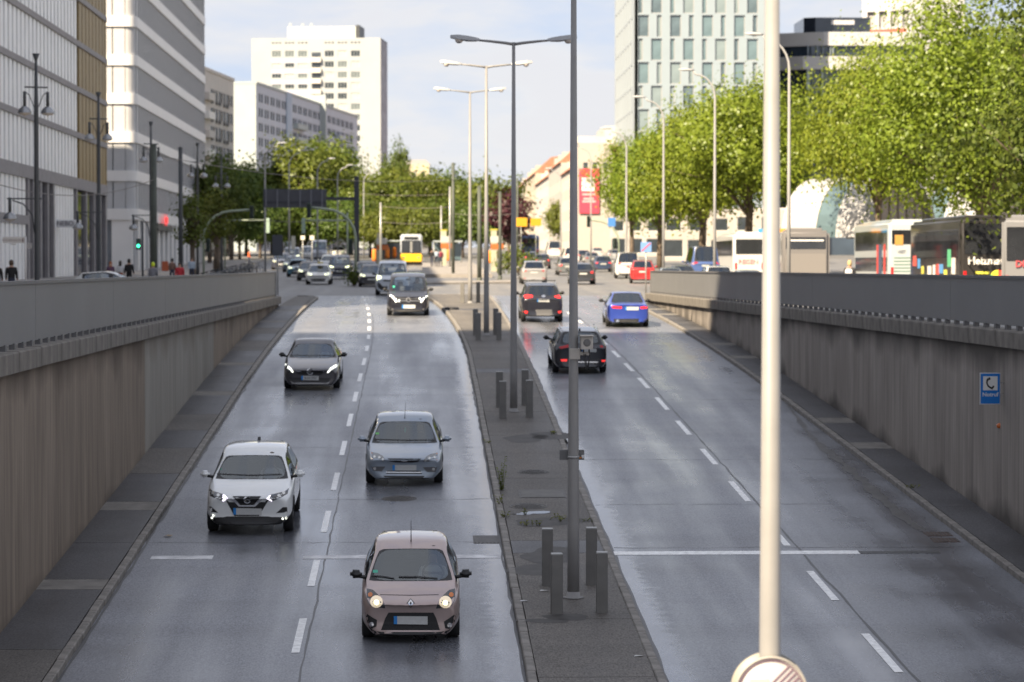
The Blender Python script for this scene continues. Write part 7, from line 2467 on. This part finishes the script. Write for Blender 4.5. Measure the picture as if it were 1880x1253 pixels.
person(-6, 116, blk, nvy, hd_, 'pedestrian in dark clothes cut off by the left edge', R(180), 1.75)
person(203, 160, cl_('plum', (.10, .05, .09)), nvy, ho_, 'pedestrian with long ginger hair on the left pavement', R(10), 1.66, long_hair=True)
person(221, 163, cl_('white', (.55, .55, .56)), cl_('rust', (.35, .10, .04)), hd_, 'pedestrian with long dark hair and a white bag', R(170), 1.68, long_hair=True, bag=cl_('white', (.55, .55, .56)))
person(237, 158, blk, blk, hd_, 'pedestrian all in black before the pedestrian signal', R(175), 1.84, arm=.22, bag=blk)
person(281, 146, cl_('grey', (.2, .2, .22)), nvy, hd_, 'cyclist in a bright yellow helmet behind the left parapet', R(180), 1.75, helmet=mat('helmet_yellow', (.62, .75, .03), .4))
person(330, 150, cl_('red', (.45, .03, .04)), nvy, hd_, 'pedestrian in a red jacket with a black backpack', R(5), 1.74, bag=blk)
person(352, 180, cl_('sky', (.35, .42, .5)), nvy, hb_, 'pedestrian in a pale blue shirt by the young tree', R(20), 1.74)
person(316, 176, cl_('brown', (.16, .09, .07)), nvy, hd_, 'pedestrian in a brown coat by the advertising board', R(200), 1.70)
person(1560, 112, cl_('dark', (.04, .04, .045)), nvy, mat('hair_blond', (.45, .32, .16), .8), 'person with blond hair and a white scarf beside the silver coach', R(160), 1.78, bag=cl_('white', (.55, .55, .56)))
for i, (px, tp, lb) in enumerate(((793, blk, 'waiting passenger in black at the tram platform'), (801, cl_('sky', (.35, .42, .5)), 'waiting passenger with a pale blue backpack at the tram platform'), (809, cl_('wine', (.2, .03, .05)), 'waiting passenger in a wine-red jacket at the tram platform'))):
    person(px, 250 + i, tp, nvy, hd_, lb, R(170 + 10 * i), 1.74, ground=grade(250) + .28, bag=tp if i == 1 else None)
# ---- bicycles
M_BIKE = mat('bike_frame', (.10, .12, .14), .4, .3)
def bike_proto():
    root = empty('bicycle')
    for y in (-.52, .52):
        wv = MB().lathe([(.31, -.015), (.34, -.02), (.345, 0), (.34, .02), (.31, .015), (.31, -.015)], (0, y, .345), 24, dir='x').build('wheel', M_TYRE, root)
        sp = MB()
        for k in range(8):
            a = math.pi * k / 8
            sp.tube([(0, y + .31 * math.cos(a), .345 + .31 * math.sin(a)), (0, y - .31 * math.cos(a), .345 - .31 * math.sin(a))], .004, 3)
        sp.build('spokes', M_STEEL, wv)
    f = MB()
    for a, b in (((0, .52, .345), (0, .12, .30)), ((0, .12, .30), (0, .22, .82)), ((0, .52, .345), (0, .20, .72)), ((0, .20, .72), (0, -.34, .80)), ((0, .12, .30), (0, -.34, .74)), ((0, -.33, .92), (0, -.52, .345))):
        f.tube([a, b], .018, 6)
    f.build('frame', M_BIKE, root)
    MB().tube([(-.28, -.26, .98), (-.1, -.34, 1.0), (.1, -.34, 1.0), (.28, -.26, .98)], .014, 6).build('handlebar', M_POLED, root)
    MB().cbox(-.07, .07, .08, .34, .82, .89, .03).build('saddle', M_TRIM, root)
    return root
bp_ = None
rnd = random.Random(3)
NUM = ('first', 'second', 'third', 'fourth', 'fifth', 'sixth', 'seventh', 'eighth', 'ninth', 'tenth', 'eleventh', 'twelfth', 'thirteenth', 'fourteenth')
for i in range(14):
    o = bp_ if i == 0 and bp_ else (bike_proto() if bp_ is None else copy_tree(bp_))
    if bp_ is None: bp_ = o
    px = 378 + i * 6.8; Y = 168 + i * 4.2
    o.location = (xat(px, Y), Y, grade(Y) + .12); o.rotation_euler = (R(rnd.uniform(-6, 6)), 0, R(70 + rnd.uniform(-25, 25)))
    tag(o, NUM[i] + ' bicycle from the left in the row parked under the young trees', 'bicycle', 'bicycles parked on the left pavement')
Yo = 250
o = copy_tree(bp_); o.location = (xat(457, Yo), Yo, grade(Yo) + .02); o.rotation_euler = (0, 0, R(100))
tag(o, 'bicycle under the rider in the orange top', 'bicycle', 'bicycles ridden on the street')
person(457, Yo, cl_('orange', (.60, .12, .04)), nvy, hd_, 'cyclist in an orange top riding beyond the parked bicycles', R(100), 1.74, stride=.1, ground=grade(Yo) + .25)
# ================================================================ small things
p = hit(308, 986)
o = MB().add([(-.10, 0, .004), (-.03, -.05, .03), (.05, -.03, .012), (.11, .02, .035), (.03, .06, .015), (-.05, .05, .028), (0, .0, .05)],
             [(0, 1, 6), (1, 2, 6), (2, 3, 6), (3, 4, 6), (4, 5, 6), (5, 0, 6)]).build('dry_leaf', mat('dry_leaf', (.30, .24, .17), .8))
o.location = p; tag(o, 'crumpled dry leaf lying in the left lane near the kerb', 'leaf')
p = hit(829, 569, ramp_z, .1)
o = empty('marker_base', p, label='low black round marker base on the left kerb of the sunlit median', cat='marker')
MB().lathe([(.34, -.05), (.36, .05), (.30, .12), (.001, .13)], n=20).build('foot', M_BLACK, o)
MB().cbox(-.36, -.06, -.2, .2, -.2, .04, .03).build('holder', M_BLACK, o)
# paper scraps and grit on the median
for i, (px, py, c) in enumerate(((1172, 1205, (.5, .5, .47)), (962, 1104, (.6, .6, .6)), (998, 1085, (.6, .6, .58)))):
    p = hit(px, py, ramp_z, .12)
    o = MB().add([(-.07, -.03, 0), (.06, -.04, .012), (.08, .03, .004), (-.05, .04, .015)], [(0, 1, 2, 3)]).build('paper_scrap', mat('scrap_%d' % i, c, .8))
    o.location = p
    tag(o, ('pale paper scrap at the right side of the median', 'white paper scrap at the left kerb of the median', 'small white scrap between the bollards')[i], 'litter', 'litter on the median')
